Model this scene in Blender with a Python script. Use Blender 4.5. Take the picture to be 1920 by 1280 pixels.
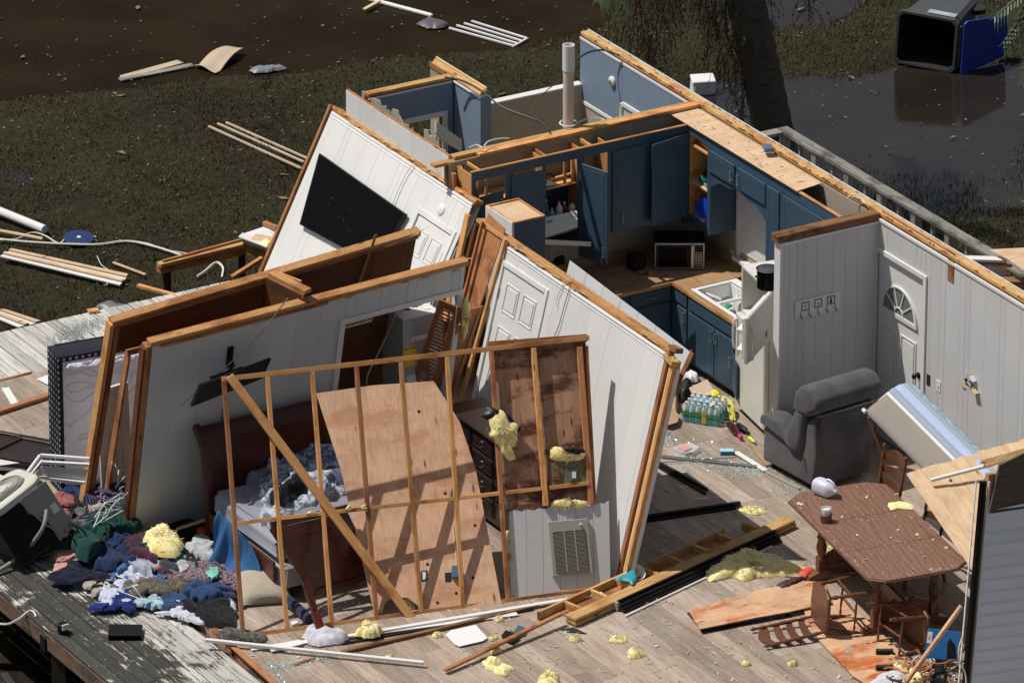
import bpy, math, random
import numpy as np
from mathutils import Vector as V, Matrix as MX, noise as NZ
from math import sin, cos, pi, radians as R
random.seed(11)
for o in list(bpy.data.objects): bpy.data.objects.remove(o)
S = bpy.context.scene; COL = S.collection
# ---------------------------------------------------------------- camera
# world axes: x runs along the kitchen wall, y away from the viewer along the outer wall, z up; origin at the kitchen corner
FPX, ELEV, DIST = 13060.0, R(23.6), 73.0
_n = math.hypot(.506, .862)
BX, BY = .862/_n, .506/_n
def conv(v): return V((v[0]*BX+v[1]*BY, -v[0]*BY+v[1]*BX, v[2]))
FW = conv((0, cos(ELEV), -sin(ELEV))); RT = conv((1, 0, 0)); UP = conv((0, sin(ELEV), cos(ELEV)))
_c0 = V((0, -DIST*cos(ELEV), DIST*sin(ELEV)))
_d = V((0, cos(ELEV), -sin(ELEV)))*FPX+V((1, 0, 0))*350-V((0, sin(ELEV), cos(ELEV)))*(193-640)
_o = _c0+_d*((2.45-_c0.z)/_d.z); _o.z = 0
CAM = conv(_c0-_o)
def ray(px, py): return (FW*FPX+RT*(px-960)-UP*(py-640)).normalized()
def at(px, py, z=0.0):
    d = ray(px, py); return CAM+d*((z-CAM.z)/d.z)
def onp(px, py, p, n):
    d = ray(px, py); return CAM+d*((V(p)-CAM).dot(V(n))/d.dot(V(n)))
def proj(p):
    v = V(p)-CAM; k = v.dot(FW); return 960+FPX*v.dot(RT)/k, 640-FPX*v.dot(UP)/k
cam_d = bpy.data.cameras.new('camera'); cam = bpy.data.objects.new('camera', cam_d); COL.objects.link(cam)
cam_d.sensor_width = 36; cam_d.lens = 36*FPX/1920; cam_d.clip_start = 1; cam_d.clip_end = 2000
cam.matrix_world = MX(((RT.x, UP.x, -FW.x, CAM.x), (RT.y, UP.y, -FW.y, CAM.y), (RT.z, UP.z, -FW.z, CAM.z), (0, 0, 0, 1)))
S.camera = cam
# ---------------------------------------------------------------- light
SUN = V((.42, -.32, -1.0)).normalized()      # the way the sunlight travels
w_ = bpy.data.worlds.new('World'); S.world = w_; w_.use_nodes = True
nt = w_.node_tree; nt.nodes.clear()
sky = nt.nodes.new('ShaderNodeTexSky'); sky.sky_type = 'NISHITA'; sky.sun_disc = False
sky.sun_elevation = math.asin(-SUN.z); sky.sun_rotation = math.atan2(-SUN.x, -SUN.y)
sky.air_density = 1.0; sky.dust_density = 1.5; sky.ozone_density = 1.0
bg = nt.nodes.new('ShaderNodeBackground'); bg.inputs[1].default_value = .055
ow = nt.nodes.new('ShaderNodeOutputWorld'); hs = nt.nodes.new('ShaderNodeHueSaturation'); hs.inputs['Saturation'].default_value = .55; nt.links.new(sky.outputs[0], hs.inputs['Color']); nt.links.new(hs.outputs[0], bg.inputs[0]); nt.links.new(bg.outputs[0], ow.inputs[0])
sl = bpy.data.lights.new('sun', 'SUN'); sl.energy = 3.9; sl.angle = R(.53); sl.color = (1, .955, .89)
so = bpy.data.objects.new('sun', sl); COL.objects.link(so); so.rotation_euler = SUN.to_track_quat('-Z', 'Y').to_euler()
S.view_settings.view_transform = 'Standard'; S.view_settings.look = 'None'; S.view_settings.gamma = 1
S.view_settings.exposure = 0.06
try: S.view_settings.use_curve_mapping = False
except Exception: pass
# ---------------------------------------------------------------- materials
def nmat(name, rough=.6, spec=.5, metal=0):
    m = bpy.data.materials.new(name); m.use_nodes = True
    b = m.node_tree.nodes['Principled BSDF']; b.inputs['Roughness'].default_value = rough
    b.inputs['Metallic'].default_value = metal; b.inputs['Specular IOR Level'].default_value = spec
    return m, m.node_tree, b
def nd(t, typ, **k):
    n = t.nodes.new(typ)
    for a, v in k.items():
        if isinstance(a, str) and hasattr(n, a): setattr(n, a, v)
        else: n.inputs[a.replace('_', ' ')].default_value = v
    return n
def tex(t, scale=(1, 1, 1), kind='Object', rand=True):
    tc = nd(t, 'ShaderNodeTexCoord'); mp = nd(t, 'ShaderNodeMapping'); mp.inputs['Scale'].default_value = scale
    t.links.new(tc.outputs[kind], mp.inputs['Vector'])
    if rand and kind == 'Object':
        oi = nd(t, 'ShaderNodeObjectInfo'); mu = nd(t, 'ShaderNodeMath', operation='MULTIPLY'); mu.inputs[1].default_value = 57.0
        t.links.new(oi.outputs['Random'], mu.inputs[0]); cx = nd(t, 'ShaderNodeCombineXYZ')
        for i in range(3): t.links.new(mu.outputs[0], cx.inputs[i])
        t.links.new(cx.outputs[0], mp.inputs['Location'])
    return mp.outputs[0]
def noi(t, vec, s, det=4, rough=.55, dist=0):
    n = nd(t, 'ShaderNodeTexNoise'); n.inputs['Scale'].default_value = s; n.inputs['Detail'].default_value = det
    n.inputs['Roughness'].default_value = rough; n.inputs['Distortion'].default_value = dist
    t.links.new(vec, n.inputs['Vector']); return n.outputs['Fac']
def ramp(t, fac, stops):
    r = nd(t, 'ShaderNodeValToRGB'); e = r.color_ramp.elements
    while len(e) < len(stops): e.new(.5)
    for i, (p, c) in enumerate(stops): e[i].position = p; e[i].color = (*c, 1)
    t.links.new(fac, r.inputs[0]); return r.outputs[0]
def mixc(t, fac, a, b, mode='MIX'):
    m = nd(t, 'ShaderNodeMix', data_type='RGBA', blend_type=mode)
    for s, x in ((m.inputs[0], fac), (m.inputs[6], a), (m.inputs[7], b)):
        if hasattr(x, 'links') or isinstance(x, bpy.types.NodeSocket): t.links.new(x, s)
        elif isinstance(x, (int, float)): s.default_value = x
        else: s.default_value = (*x, 1)
    return m.outputs[2]
def bump(t, b, fac, st=.3, d=.01):
    n = nd(t, 'ShaderNodeBump'); n.inputs['Strength'].default_value = st; n.inputs['Distance'].default_value = d
    t.links.new(fac, n.inputs['Height']); t.links.new(n.outputs[0], b.inputs['Normal'])
def vary(t, col, amt=.25):
    oi = nd(t, 'ShaderNodeObjectInfo'); mr = nd(t, 'ShaderNodeMapRange'); mr.inputs[3].default_value = 1-amt; mr.inputs[4].default_value = 1+amt
    t.links.new(oi.outputs['Random'], mr.inputs[0]); h = nd(t, 'ShaderNodeHueSaturation'); t.links.new(mr.outputs[0], h.inputs['Value'])
    t.links.new(col, h.inputs['Color']); return h.outputs[0]
def wood(name, c1, c2, rough=.65, sc=1.0, knots=True, var=.15, stain=None, grain=16, dirt=0, spec=.3, ax=0):
    def ar(a, b): v = [b*sc]*3; v[ax] = a*sc; return tuple(v)
    m, t, b = nmat(name, rough, spec)
    v = tex(t, ar(1.2, grain))
    n1 = noi(t, v, 1.6, 5, .6, 1.2); col = ramp(t, n1, [(.3, c1), (.62, c2)])
    n2 = noi(t, tex(t, ar(5, 90)), 1.5, 3); col = mixc(t, .35, col, ramp(t, n2, [(.35, tuple(x*.55 for x in c1)), (.6, c2)]))
    if knots:
        vo = nd(t, 'ShaderNodeTexVoronoi'); vo.inputs['Scale'].default_value = 1; t.links.new(tex(t, ar(2.2, 9)), vo.inputs['Vector'])
        k = ramp(t, vo.outputs['Distance'], [(.06, (1, 1, 1)), (.13, (0, 0, 0))]); col = mixc(t, k, col, tuple(x*.3 for x in c1))
    if stain:
        n3 = noi(t, tex(t, (1.3, 3, 3)), 1.4, 5, .65); col = mixc(t, ramp(t, n3, [(.5, (0, 0, 0)), (.62, (1, 1, 1))]), col, stain)
    if dirt:
        n4 = noi(t, tex(t, (1, 1, 1)), 3, 6, .7); col = mixc(t, ramp(t, n4, [(.42, (0, 0, 0)), (.75, (dirt,)*3)]), col, (.05, .04, .03))
    col = vary(t, col, var); t.links.new(col, b.inputs['Base Color']); bump(t, b, n2, .25, .004); return m
def paint(name, c, rough=.5, dirt=.25, var=.03, sc=1.0, dc=(.2, .17, .13), spec=.35, bmp=.06):
    m, t, b = nmat(name, rough, spec)
    n = noi(t, tex(t, (sc,)*3), 2.2, 7, .68); col = mixc(t, ramp(t, n, [(.45, (0, 0, 0)), (.8, (dirt,)*3)]), c, dc)
    n2 = noi(t, tex(t, (sc*40,)*3), 2, 3)
    sp = ramp(t, n2, [(.68, (0, 0, 0)), (.74, (dirt*.8,)*3)]); col = mixc(t, sp, col, dc)
    col = vary(t, col, var); t.links.new(col, b.inputs['Base Color']); bump(t, b, n2, bmp, .003); return m
def cloth(name, c, c2=None, sc=8, rough=.9, pat=None):
    m, t, b = nmat(name, rough, .1); c2 = c2 or tuple(x*.6 for x in c)
    v = tex(t, (sc,)*3)
    if pat == 'blot':
        vo = nd(t, 'ShaderNodeTexVoronoi'); vo.inputs['Scale'].default_value = 3; t.links.new(v, vo.inputs['Vector'])
        col = ramp(t, noi(t, v, 5, 4, .7), [(.46, c), (.54, c2)])
    elif pat == 'dots':
        vo = nd(t, 'ShaderNodeTexVoronoi'); vo.inputs['Scale'].default_value = 2.2; vo.inputs['Randomness'].default_value = .1; t.links.new(v, vo.inputs['Vector'])
        col = ramp(t, vo.outputs['Distance'], [(.2, c2), (.26, c)])
    elif pat == 'stripe':
        wv = nd(t, 'ShaderNodeTexWave'); wv.inputs['Scale'].default_value = 1.5; wv.inputs['Distortion'].default_value = 1; t.links.new(v, wv.inputs['Vector'])
        col = ramp(t, wv.outputs['Fac'], [(.4, c), (.6, c2)])
    else: col = ramp(t, noi(t, v, 1, 4), [(.3, c2), (.6, c)])
    t.links.new(col, b.inputs['Base Color']); bump(t, b, noi(t, v, 6, 5), .3, .01)
    b.inputs['Sheen Weight'].default_value = .15; return m
def plain(name, c, rough=.5, metal=0, spec=.5, **k):
    m, t, b = nmat(name, rough, spec, metal); b.inputs['Base Color'].default_value = (*c, 1)
    for a, v in k.items(): b.inputs[a.replace('_', ' ')].default_value = v
    return m
MT = {}
MT['lumber'] = wood('lumber', (.52, .23, .075), (.72, .385, .15), stain=(.38, .15, .05), var=.25)
MT['lumber_red'] = wood('lumber_red', (.33, .125, .05), (.48, .22, .095), stain=(.22, .08, .035))
MT['plate'] = wood('plate', (.44, .24, .08), (.66, .42, .17), stain=(.40, .18, .06))
MT['plate_dark'] = wood('plate_dark', (.17, .07, .025), (.34, .17, .075), stain=(.08, .04, .02))
MT['split'] = wood('split', (.55, .36, .17), (.74, .55, .30), var=.1)
MT['ply'] = wood('ply', (.60, .34, .20), (.74, .48, .31), grain=9, sc=.9, ax=1, stain=(.54, .29, .17), var=.08, dirt=.25)
MT['ply_pale'] = wood('ply_pale', (.62, .40, .22), (.74, .54, .35), grain=5, sc=.8, var=.05, dirt=.3)
MT['ply_back'] = wood('ply_back', (.34, .17, .10), (.56, .33, .21), grain=5, sc=1.0, ax=1, stain=(.11, .045, .025), var=.1, dirt=.2)
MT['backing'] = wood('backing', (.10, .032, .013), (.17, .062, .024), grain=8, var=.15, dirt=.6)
MT['orange_ply'] = wood('orange_ply', (.62, .33, .18), (.72, .47, .29), grain=4, stain=(.50, .13, .035), var=.04, dirt=.4)
MT['mahogany'] = wood('mahogany', (.055, .012, .008), (.11, .028, .018), rough=.25, knots=False, spec=.5)
MT['espresso'] = wood('espresso', (.018, .010, .009), (.04, .022, .02), rough=.35, knots=False, spec=.5)
MT['oak'] = wood('oak', (.10, .036, .018), (.18, .072, .036), rough=.35, knots=False, spec=.5, grain=22)
def m_oaktop():
    m, t, b = nmat('oak_top', .4, .4); v = tex(t, (1, .35, 1)); w = nd(t, 'ShaderNodeTexWave'); w.inputs['Scale'].default_value = 5; w.inputs['Distortion'].default_value = 14; w.inputs['Detail'].default_value = 3; w.inputs['Detail Scale'].default_value = .6
    t.links.new(v, w.inputs['Vector']); col = ramp(t, w.outputs['Fac'], [(.02, (.165, .080, .050)), (.25, (.205, .108, .068)), (.8, (.225, .122, .08))])
    n = noi(t, tex(t, (30, 3, 3)), 2, 3); col = mixc(t, .25, col, ramp(t, n, [(.3, (.12, .06, .045)), (.7, (.30, .17, .13))])); t.links.new(col, b.inputs['Base Color']); return m
MT['oak_top'] = m_oaktop()
MT['counter'] = wood('counter', (.29, .16, .08), (.48, .30, .16), rough=.4, grain=9, sc=1.5)
MT['louver'] = wood('louver', (.30, .11, .04), (.42, .17, .065), rough=.5, knots=False)
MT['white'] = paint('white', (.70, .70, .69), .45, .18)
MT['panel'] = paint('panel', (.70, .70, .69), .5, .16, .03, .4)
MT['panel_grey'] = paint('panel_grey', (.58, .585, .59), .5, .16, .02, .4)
MT['trim'] = paint('trim', (.74, .74, .73), .4, .2)
MT['siding'] = paint('siding', (.74, .79, .86), .45, .12, .02)
MT['blue_wall'] = paint('blue_wall', (.20, .265, .36), .55, .12)
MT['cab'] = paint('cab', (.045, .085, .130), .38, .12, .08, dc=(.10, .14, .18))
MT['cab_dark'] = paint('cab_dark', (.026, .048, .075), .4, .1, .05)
MT['beige'] = paint('beige', (.42, .37, .29), .6, .3)
MT['appliance'] = paint('appliance', (.70, .69, .64), .35, .25)
MT['enamel'] = plain('enamel', (.78, .78, .76), .2)
MT['black'] = plain('black', (.012, .012, .014), .4, 0, .2)
MT['black_gloss'] = plain('black_gloss', (.003, .003, .004), .15, 0, .06)
MT['rubber'] = plain('rubber', (.015, .015, .017), .7)
MT['metal'] = plain('metal', (.55, .55, .56), .35, .8)
MT['steel'] = plain('steel', (.35, .35, .36), .3, .9)
MT['nickel'] = plain('nickel', (.45, .43, .40), .35, .7)
MT['greymetal'] = paint('greymetal', (.27, .28, .27), .5, .4)
MT['acbeige'] = paint('acbeige', (.55, .54, .47), .5, .3)
MT['heater'] = paint('heater', (.36, .34, .29), .45, .3)
MT['boxblue'] = plain('boxblue', (.10, .14, .24), .4)
MT['pvc'] = paint('pvc', (.66, .57, .50), .5, .4)
MT['recliner'] = cloth('recliner', (.105, .105, .112), (.065, .065, .072), sc=4)
MT['fan'] = plain('fan', (.10, .10, .095), .6)
MT['wire_w'] = plain('wire_w', (.68, .66, .60), .5)
MT['wire_b'] = plain('wire_b', (.03, .045, .045), .5)
MT['cardboard'] = paint('cardboard', (.40, .27, .16), .8, .3)
MT['card_pale'] = paint('card_pale', (.50, .40, .29), .8, .3)
MT['yellow_lbl'] = plain('yellow_lbl', (.75, .52, .03), .6)
MT['paper'] = plain('paper', (.72, .72, .72), .7)
MT['ink'] = plain('ink', (.03, .03, .03), .7)
MT['inkblue'] = plain('inkblue', (.05, .09, .45), .6)
MT['foam'] = paint('foam', (.72, .72, .72), .8, .3)
MT['binbody'] = paint('binbody', (.065, .07, .075), .5, .2)
MT['binlid'] = plain('binlid', (.015, .035, .28), .4)
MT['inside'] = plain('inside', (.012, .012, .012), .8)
MT['clearpl'] = plain('clearpl', (.80, .85, .9), .25, Alpha=.45)
MT['jug'] = plain('jug', (.72, .76, .84), .35, Subsurface_Weight=.3, Alpha=.82)
MT['tv_stand'] = MT['black']
def emis(): pass
# weathered deck
def m_deck():
    m, t, b = nmat('deck_wood', .8, .2)
    v = tex(t, (1.1, 22, 22)); n1 = noi(t, v, 2, 6, .65, .4)
    col = ramp(t, n1, [(.30, (.14, .13, .115)), (.42, (.40, .385, .355)), (.62, (.58, .56, .52))])
    w = tex(t, (1, 1, 1), 'Object', False)
    geo = nd(t, 'ShaderNodeNewGeometry'); n2 = noi(t, geo.outputs['Position'], 1.5, 7, .72, .6)
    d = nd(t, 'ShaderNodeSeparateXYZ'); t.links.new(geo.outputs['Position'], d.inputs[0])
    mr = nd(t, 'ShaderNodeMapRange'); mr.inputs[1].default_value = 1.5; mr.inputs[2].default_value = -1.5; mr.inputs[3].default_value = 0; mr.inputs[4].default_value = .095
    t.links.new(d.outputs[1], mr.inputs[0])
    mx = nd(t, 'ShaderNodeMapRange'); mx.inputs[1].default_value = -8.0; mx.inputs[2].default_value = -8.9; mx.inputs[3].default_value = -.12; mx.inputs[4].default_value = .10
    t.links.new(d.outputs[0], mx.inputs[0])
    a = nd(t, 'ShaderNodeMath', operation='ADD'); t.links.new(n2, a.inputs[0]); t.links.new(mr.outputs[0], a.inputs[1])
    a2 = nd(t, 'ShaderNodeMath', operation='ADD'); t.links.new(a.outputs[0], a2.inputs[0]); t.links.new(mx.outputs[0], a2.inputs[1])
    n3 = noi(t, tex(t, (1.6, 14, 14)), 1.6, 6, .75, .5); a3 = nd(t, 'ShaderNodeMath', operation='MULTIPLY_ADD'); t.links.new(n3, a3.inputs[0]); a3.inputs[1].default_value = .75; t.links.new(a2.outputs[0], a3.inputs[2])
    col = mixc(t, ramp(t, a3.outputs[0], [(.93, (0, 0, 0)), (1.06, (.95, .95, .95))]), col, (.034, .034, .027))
    col = vary(t, col, .2); t.links.new(col, b.inputs['Base Color']); bump(t, b, n1, .6, .008); return m
MT['deck'] = m_deck()
def m_lam():
    m, t, b = nmat('laminate', .42, .4)
    v = tex(t, (1.3, 13, 13)); n1 = noi(t, v, 1.5, 6, .65, 1.0)
    col = ramp(t, n1, [(.28, (.17, .12, .09)), (.48, (.345, .265, .205)), (.7, (.46, .375, .305))])
    n2 = noi(t, tex(t, (4, 70, 70)), 1, 3); col = mixc(t, .3, col, ramp(t, n2, [(.3, (.14, .10, .08)), (.6, (.43, .36, .30))]))
    geo = nd(t, 'ShaderNodeNewGeometry'); n3 = noi(t, geo.outputs['Position'], 1.1, 8, .75)
    col = mixc(t, ramp(t, n3, [(.5, (0, 0, 0)), (.72, (.4, .4, .4))]), col, (.50, .47, .43))
    n4 = noi(t, geo.outputs['Position'], 26, 4, .7)
    col = mixc(t, ramp(t, n4, [(.62, (0, 0, 0)), (.70, (.6, .6, .6))]), col, (.66, .63, .55))
    col = vary(t, col, .24); t.links.new(col, b.inputs['Base Color']); bump(t, b, n2, .12, .003); return m
MT['lam'] = m_lam()
def m_ground():
    m, t, b = nmat('mud_lawn', .9, .1); g = nd(t, 'ShaderNodeNewGeometry').outputs['Position']
    col = ramp(t, noi(t, g, .55, 6, .65), [(.32, (.019, .014, .008)), (.5, (.030, .026, .014)), (.66, (.034, .036, .015))])
    n = noi(t, g, 9, 6, .75); col = mixc(t, ramp(t, n, [(.45, (0, 0, 0)), (.75, (.8, .8, .8))]), col, (.062, .056, .033))
    t.links.new(col, b.inputs['Base Color']); bump(t, b, n, .8, .06); return m
MT['ground'] = m_ground()
def m_grass():
    m, t, b = nmat('grass_blade', .7, .2); g = nd(t, 'ShaderNodeNewGeometry').outputs['Position']
    col = ramp(t, noi(t, g, .7, 5, .6), [(.36, (.062, .045, .025)), (.5, (.045, .046, .020)), (.63, (.048, .068, .018))])
    n = noi(t, g, 30, 2); col = mixc(t, ramp(t, n, [(.5, (0, 0, 0)), (.7, (.6, .6, .6))]), col, (.11, .10, .05))
    t.links.new(col, b.inputs['Base Color']); return m
MT['grass'] = m_grass()
def m_water(name, c, spec, rough, c2, bs=.12):
    m, t, b = nmat(name, rough, spec); g = nd(t, 'ShaderNodeNewGeometry').outputs['Position']
    col = ramp(t, noi(t, g, .8, 5, .6), [(.35, c), (.7, c2)]); t.links.new(col, b.inputs['Base Color'])
    bump(t, b, noi(t, g, 7, 4, .6), bs, .02); b.inputs['IOR'].default_value = 1.33; return m
MT['creek'] = m_water('creek_water', (.014, .009, .0045), .03, .15, (.026, .017, .008))  # murky brown with the sky sheen cut, standing in for dark tree reflections
MT['puddle'] = m_water('puddle_water', (.016, .013, .012), 1.0, .06, (.026, .020, .014), .07)
MT['puddle'].node_tree.nodes['Principled BSDF'].inputs['Specular IOR Level'].default_value = 1.0
def m_insul():
    m, t, b = nmat('insulation', .95, .05); g = tex(t, (1, 1, 1))
    n = noi(t, g, 9, 7, .7, 1.0); t.links.new(ramp(t, n, [(.25, (.70, .52, .17)), (.45, (.84, .73, .32)), (.7, (.90, .85, .52))]), b.inputs['Base Color'])
    bump(t, b, noi(t, g, 40, 6, .7, 1.5), .6, .01); b.inputs['Subsurface Weight'].default_value = .7; b.inputs['Subsurface Radius'].default_value = (1, .9, .5); b.inputs['Subsurface Scale'].default_value = .05; return m
MT['insul'] = m_insul()
def m_glass():
    m, t, b = nmat('glass_shard', .15, .6); b.inputs['Base Color'].default_value = (.50, .62, .60, 1); return m
MT['shard'] = m_glass()
MT['bark'] = wood('bark', (.05, .04, .032), (.15, .125, .10), rough=.95, knots=False, grain=10, sc=1.5)
MT['leaf'] = plain('leaf', (.055, .085, .04), .5)
MT['dead'] = plain('dead', (.085, .058, .030), .8)
MT['railwood'] = wood('railwood', (.10, .095, .085), (.33, .32, .29), rough=.85, grain=20, stain=(.09, .085, .07), knots=False)
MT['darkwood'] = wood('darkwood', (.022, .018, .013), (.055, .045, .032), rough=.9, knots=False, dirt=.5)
MT['quilt'] = None
# ---------------------------------------------------------------- mesh helpers
class G:
    def __init__(s): s.v = []; s.f = []
    def add(s, vs, fs):
        n = len(s.v); s.v += [tuple(x) for x in vs]; s.f += [tuple(i+n for i in q) for q in fs]; return s
    def box(s, lo, hi, c=0):
        lo = V(lo); hi = V(hi)
        if c <= 0:
            vs = [(x, y, z) for x in (lo.x, hi.x) for y in (lo.y, hi.y) for z in (lo.z, hi.z)]
            return s.add(vs, [(0, 1, 3, 2), (4, 6, 7, 5), (0, 4, 5, 1), (2, 3, 7, 6), (0, 2, 6, 4), (1, 5, 7, 3)])
        c = min(c, .45*min(hi.x-lo.x, hi.y-lo.y, hi.z-lo.z)); vs = []; idx = {}
        for sx in (0, 1):
            for sy in (0, 1):
                for sz in (0, 1):
                    p = [hi[i] if q else lo[i] for i, q in enumerate((sx, sy, sz))]
                    for k in range(3):
                        q = [p[i]+(0 if i == k else (-c if (sx, sy, sz)[i] else c)) for i in range(3)]
                        idx[(sx, sy, sz, k)] = len(vs); vs.append(q)
        I = lambda a, b, d, k: idx[(a, b, d, k)]; fs = []
        for q in (0, 1):
            fs.append([I(q, 0, 0, 0), I(q, 1, 0, 0), I(q, 1, 1, 0), I(q, 0, 1, 0)]); fs.append([I(0, q, 0, 1), I(1, q, 0, 1), I(1, q, 1, 1), I(0, q, 1, 1)])
            fs.append([I(0, 0, q, 2), I(1, 0, q, 2), I(1, 1, q, 2), I(0, 1, q, 2)])
            for r in (0, 1):
                fs.append([I(0, q, r, 1), I(1, q, r, 1), I(1, q, r, 2), I(0, q, r, 2)]); fs.append([I(q, 0, r, 0), I(q, 1, r, 0), I(q, 1, r, 2), I(q, 0, r, 2)])
                fs.append([I(q, r, 0, 0), I(q, r, 1, 0), I(q, r, 1, 1), I(q, r, 0, 1)])
                for w in (0, 1): fs.append([I(q, r, w, 0), I(q, r, w, 1), I(q, r, w, 2)])
        return s.add(vs, fs)
    def prism(s, poly, z0, z1, ax=2):
        n = len(poly); mk = {2: lambda p, z: (p[0], p[1], z), 1: lambda p, z: (p[0], z, p[1]), 0: lambda p, z: (z, p[0], p[1])}[ax]
        vs = [mk(p, z0) for p in poly]+[mk(p, z1) for p in poly]
        return s.add(vs, [tuple(range(n))[::-1], tuple(range(n, 2*n))]+[(i, (i+1) % n, n+(i+1) % n, n+i) for i in range(n)])
    def slab(s, pts, off):      # 3-D polygon pushed along a vector
        n = len(pts); off = V(off); vs = [V(p) for p in pts]+[V(p)+off for p in pts]
        return s.add(vs, [tuple(range(n))[::-1], tuple(range(n, 2*n))]+[(i, (i+1) % n, n+(i+1) % n, n+i) for i in range(n)])
    def tube(s, pts, r, n=6, cap=True):
        pts = [V(p) for p in pts]; rr = r if isinstance(r, (list, tuple)) else [r]*len(pts); rings = []; a = None
        for i, p in enumerate(pts):
            d = (pts[min(i+1, len(pts)-1)]-pts[max(i-1, 0)]).normalized()
            if a is None: a = d.orthogonal().normalized()
            else: a = (a-d*a.dot(d)); a = a.normalized() if a.length > 1e-6 else d.orthogonal().normalized()
            b = d.cross(a); rings.append([p+(a*cos(2*pi*k/n)+b*sin(2*pi*k/n))*rr[i] for k in range(n)])
        vs = [q for g in rings for q in g]; fs = []
        for i in range(len(pts)-1):
            for k in range(n): fs.append((i*n+k, i*n+(k+1) % n, (i+1)*n+(k+1) % n, (i+1)*n+k))
        if cap: fs += [tuple(range(n))[::-1], tuple((len(pts)-1)*n+k for k in range(n))]
        return s.add(vs, fs)
    def lathe(s, prof, o=(0, 0, 0), ax=(0, 0, 1), n=16):
        ax = V(ax).normalized(); o = V(o); pts = [o+ax*h for h, r in prof]; a = ax.orthogonal().normalized(); b = ax.cross(a); vs = []
        for (h, r), p in zip(prof, pts): vs += [p+(a*cos(2*pi*k/n)+b*sin(2*pi*k/n))*r for k in range(n)]
        fs = [(i*n+k, i*n+(k+1) % n, (i+1)*n+(k+1) % n, (i+1)*n+k) for i in range(len(prof)-1) for k in range(n)]
        fs += [tuple(range(n))[::-1], tuple((len(prof)-1)*n+k for k in range(n))]
        return s.add(vs, fs)
    def grid(s, f, nu, nv):
        vs = [f(i/nu, j/nv) for j in range(nv+1) for i in range(nu+1)]
        return s.add(vs, [(j*(nu+1)+i, j*(nu+1)+i+1, (j+1)*(nu+1)+i+1, (j+1)*(nu+1)+i) for j in range(nv) for i in range(nu)])
    def obj(s, name, mat, parent=None, M=None, smooth=None, mesh=None, label=None):
        me = bpy.data.meshes.new(name); me.from_pydata(s.v, [], s.f)
        if smooth is not None:
            me.polygons.foreach_set('use_smooth', [True]*len(me.polygons))
            if smooth < 179: me.set_sharp_from_angle(angle=R(smooth))
        me.materials.append(MT[mat] if isinstance(mat, str) else mat); me.update()
        o = bpy.data.objects.new(name, me); COL.objects.link(o)
        if parent: o.parent = parent
        if M is not None: o.matrix_basis = M
        if label: o['label'] = label
        return o
def MF(o, u, v, w):
    return MX(((u[0], v[0], w[0], o[0]), (u[1], v[1], w[1], o[1]), (u[2], v[2], w[2], o[2]), (0, 0, 0, 1)))
def tag(o, label, cat, group=None):
    o['label'] = label; o['category'] = cat
    if group: o['group'] = group
    return o
def thing(name, label, cat, M=None, group=None):
    o = bpy.data.objects.new(name, None); COL.objects.link(o); o.empty_display_size = .1
    if M is not None: o.matrix_basis = M if isinstance(M, MX) else MX.Translation(V(M))
    return tag(o, label, cat, group)
def struct(o): o['kind'] = 'structure'; return o
def stuff(o): o['kind'] = 'stuff'; return o
class Fr:      # a leaning frame: u along, v up, w out of the face
    def __init__(s, o, u, v, w=None):
        s.o = V(o); s.u = V(u).normalized(); v = V(v); v = (v-s.u*v.dot(s.u)); s.h = v.length; s.v = v.normalized()
        s.w = s.u.cross(s.v)
        s.M = MF(s.o, s.u, s.v, s.w)
    def pt(s, a, b, c=0): return s.o+s.u*a+s.v*b+s.w*c
    def uv(s, px, py, c=0):
        q = onp(px, py, s.o+s.w*c, s.w)-s.o; return q.dot(s.u), q.dot(s.v)
def lean(bl, u, top):      # bl world, u direction, top = pixel of the upper left corner
    u = V(u).normalized(); q = onp(top[0], top[1], bl, u); return Fr(bl, u, q-V(bl))
_rb = random.Random(5)
def bmat(p0, p1, up=(0, 0, 1)):
    p0 = V(p0); p1 = V(p1); x = (p1-p0); L = x.length; x.normalize(); z = V(up); z = z-x*z.dot(x)
    if z.length < 1e-4: z = x.orthogonal()
    z.normalize(); y = z.cross(x); return MF(p0, x, y, z), L
def board(parent, name, p0, p1, w, t, mat, up=(0, 0, 1), c=.003, label=None, cat=None, group=None, kw=None, jag=0):
    M, L = bmat(p0, p1, up); g = G()
    if jag:
        rn = random.Random(int(jag*1000)+len(bpy.data.objects)); n = 5
        a = [(-rn.random()*jag, -w/2+w*i/n) for i in range(n+1)]; b = [(L+rn.random()*jag, w/2-w*i/n) for i in range(n+1)]
        g.prism(a[::-1]+b[::-1], -t/2, t/2)
    else: g.box((0, -w/2, -t/2), (L, w/2, t/2), c)
    o = g.obj(name, mat, parent, M)
    if cat: tag(o, label, cat, group)
    elif label: o['label'] = label
    return o
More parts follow.
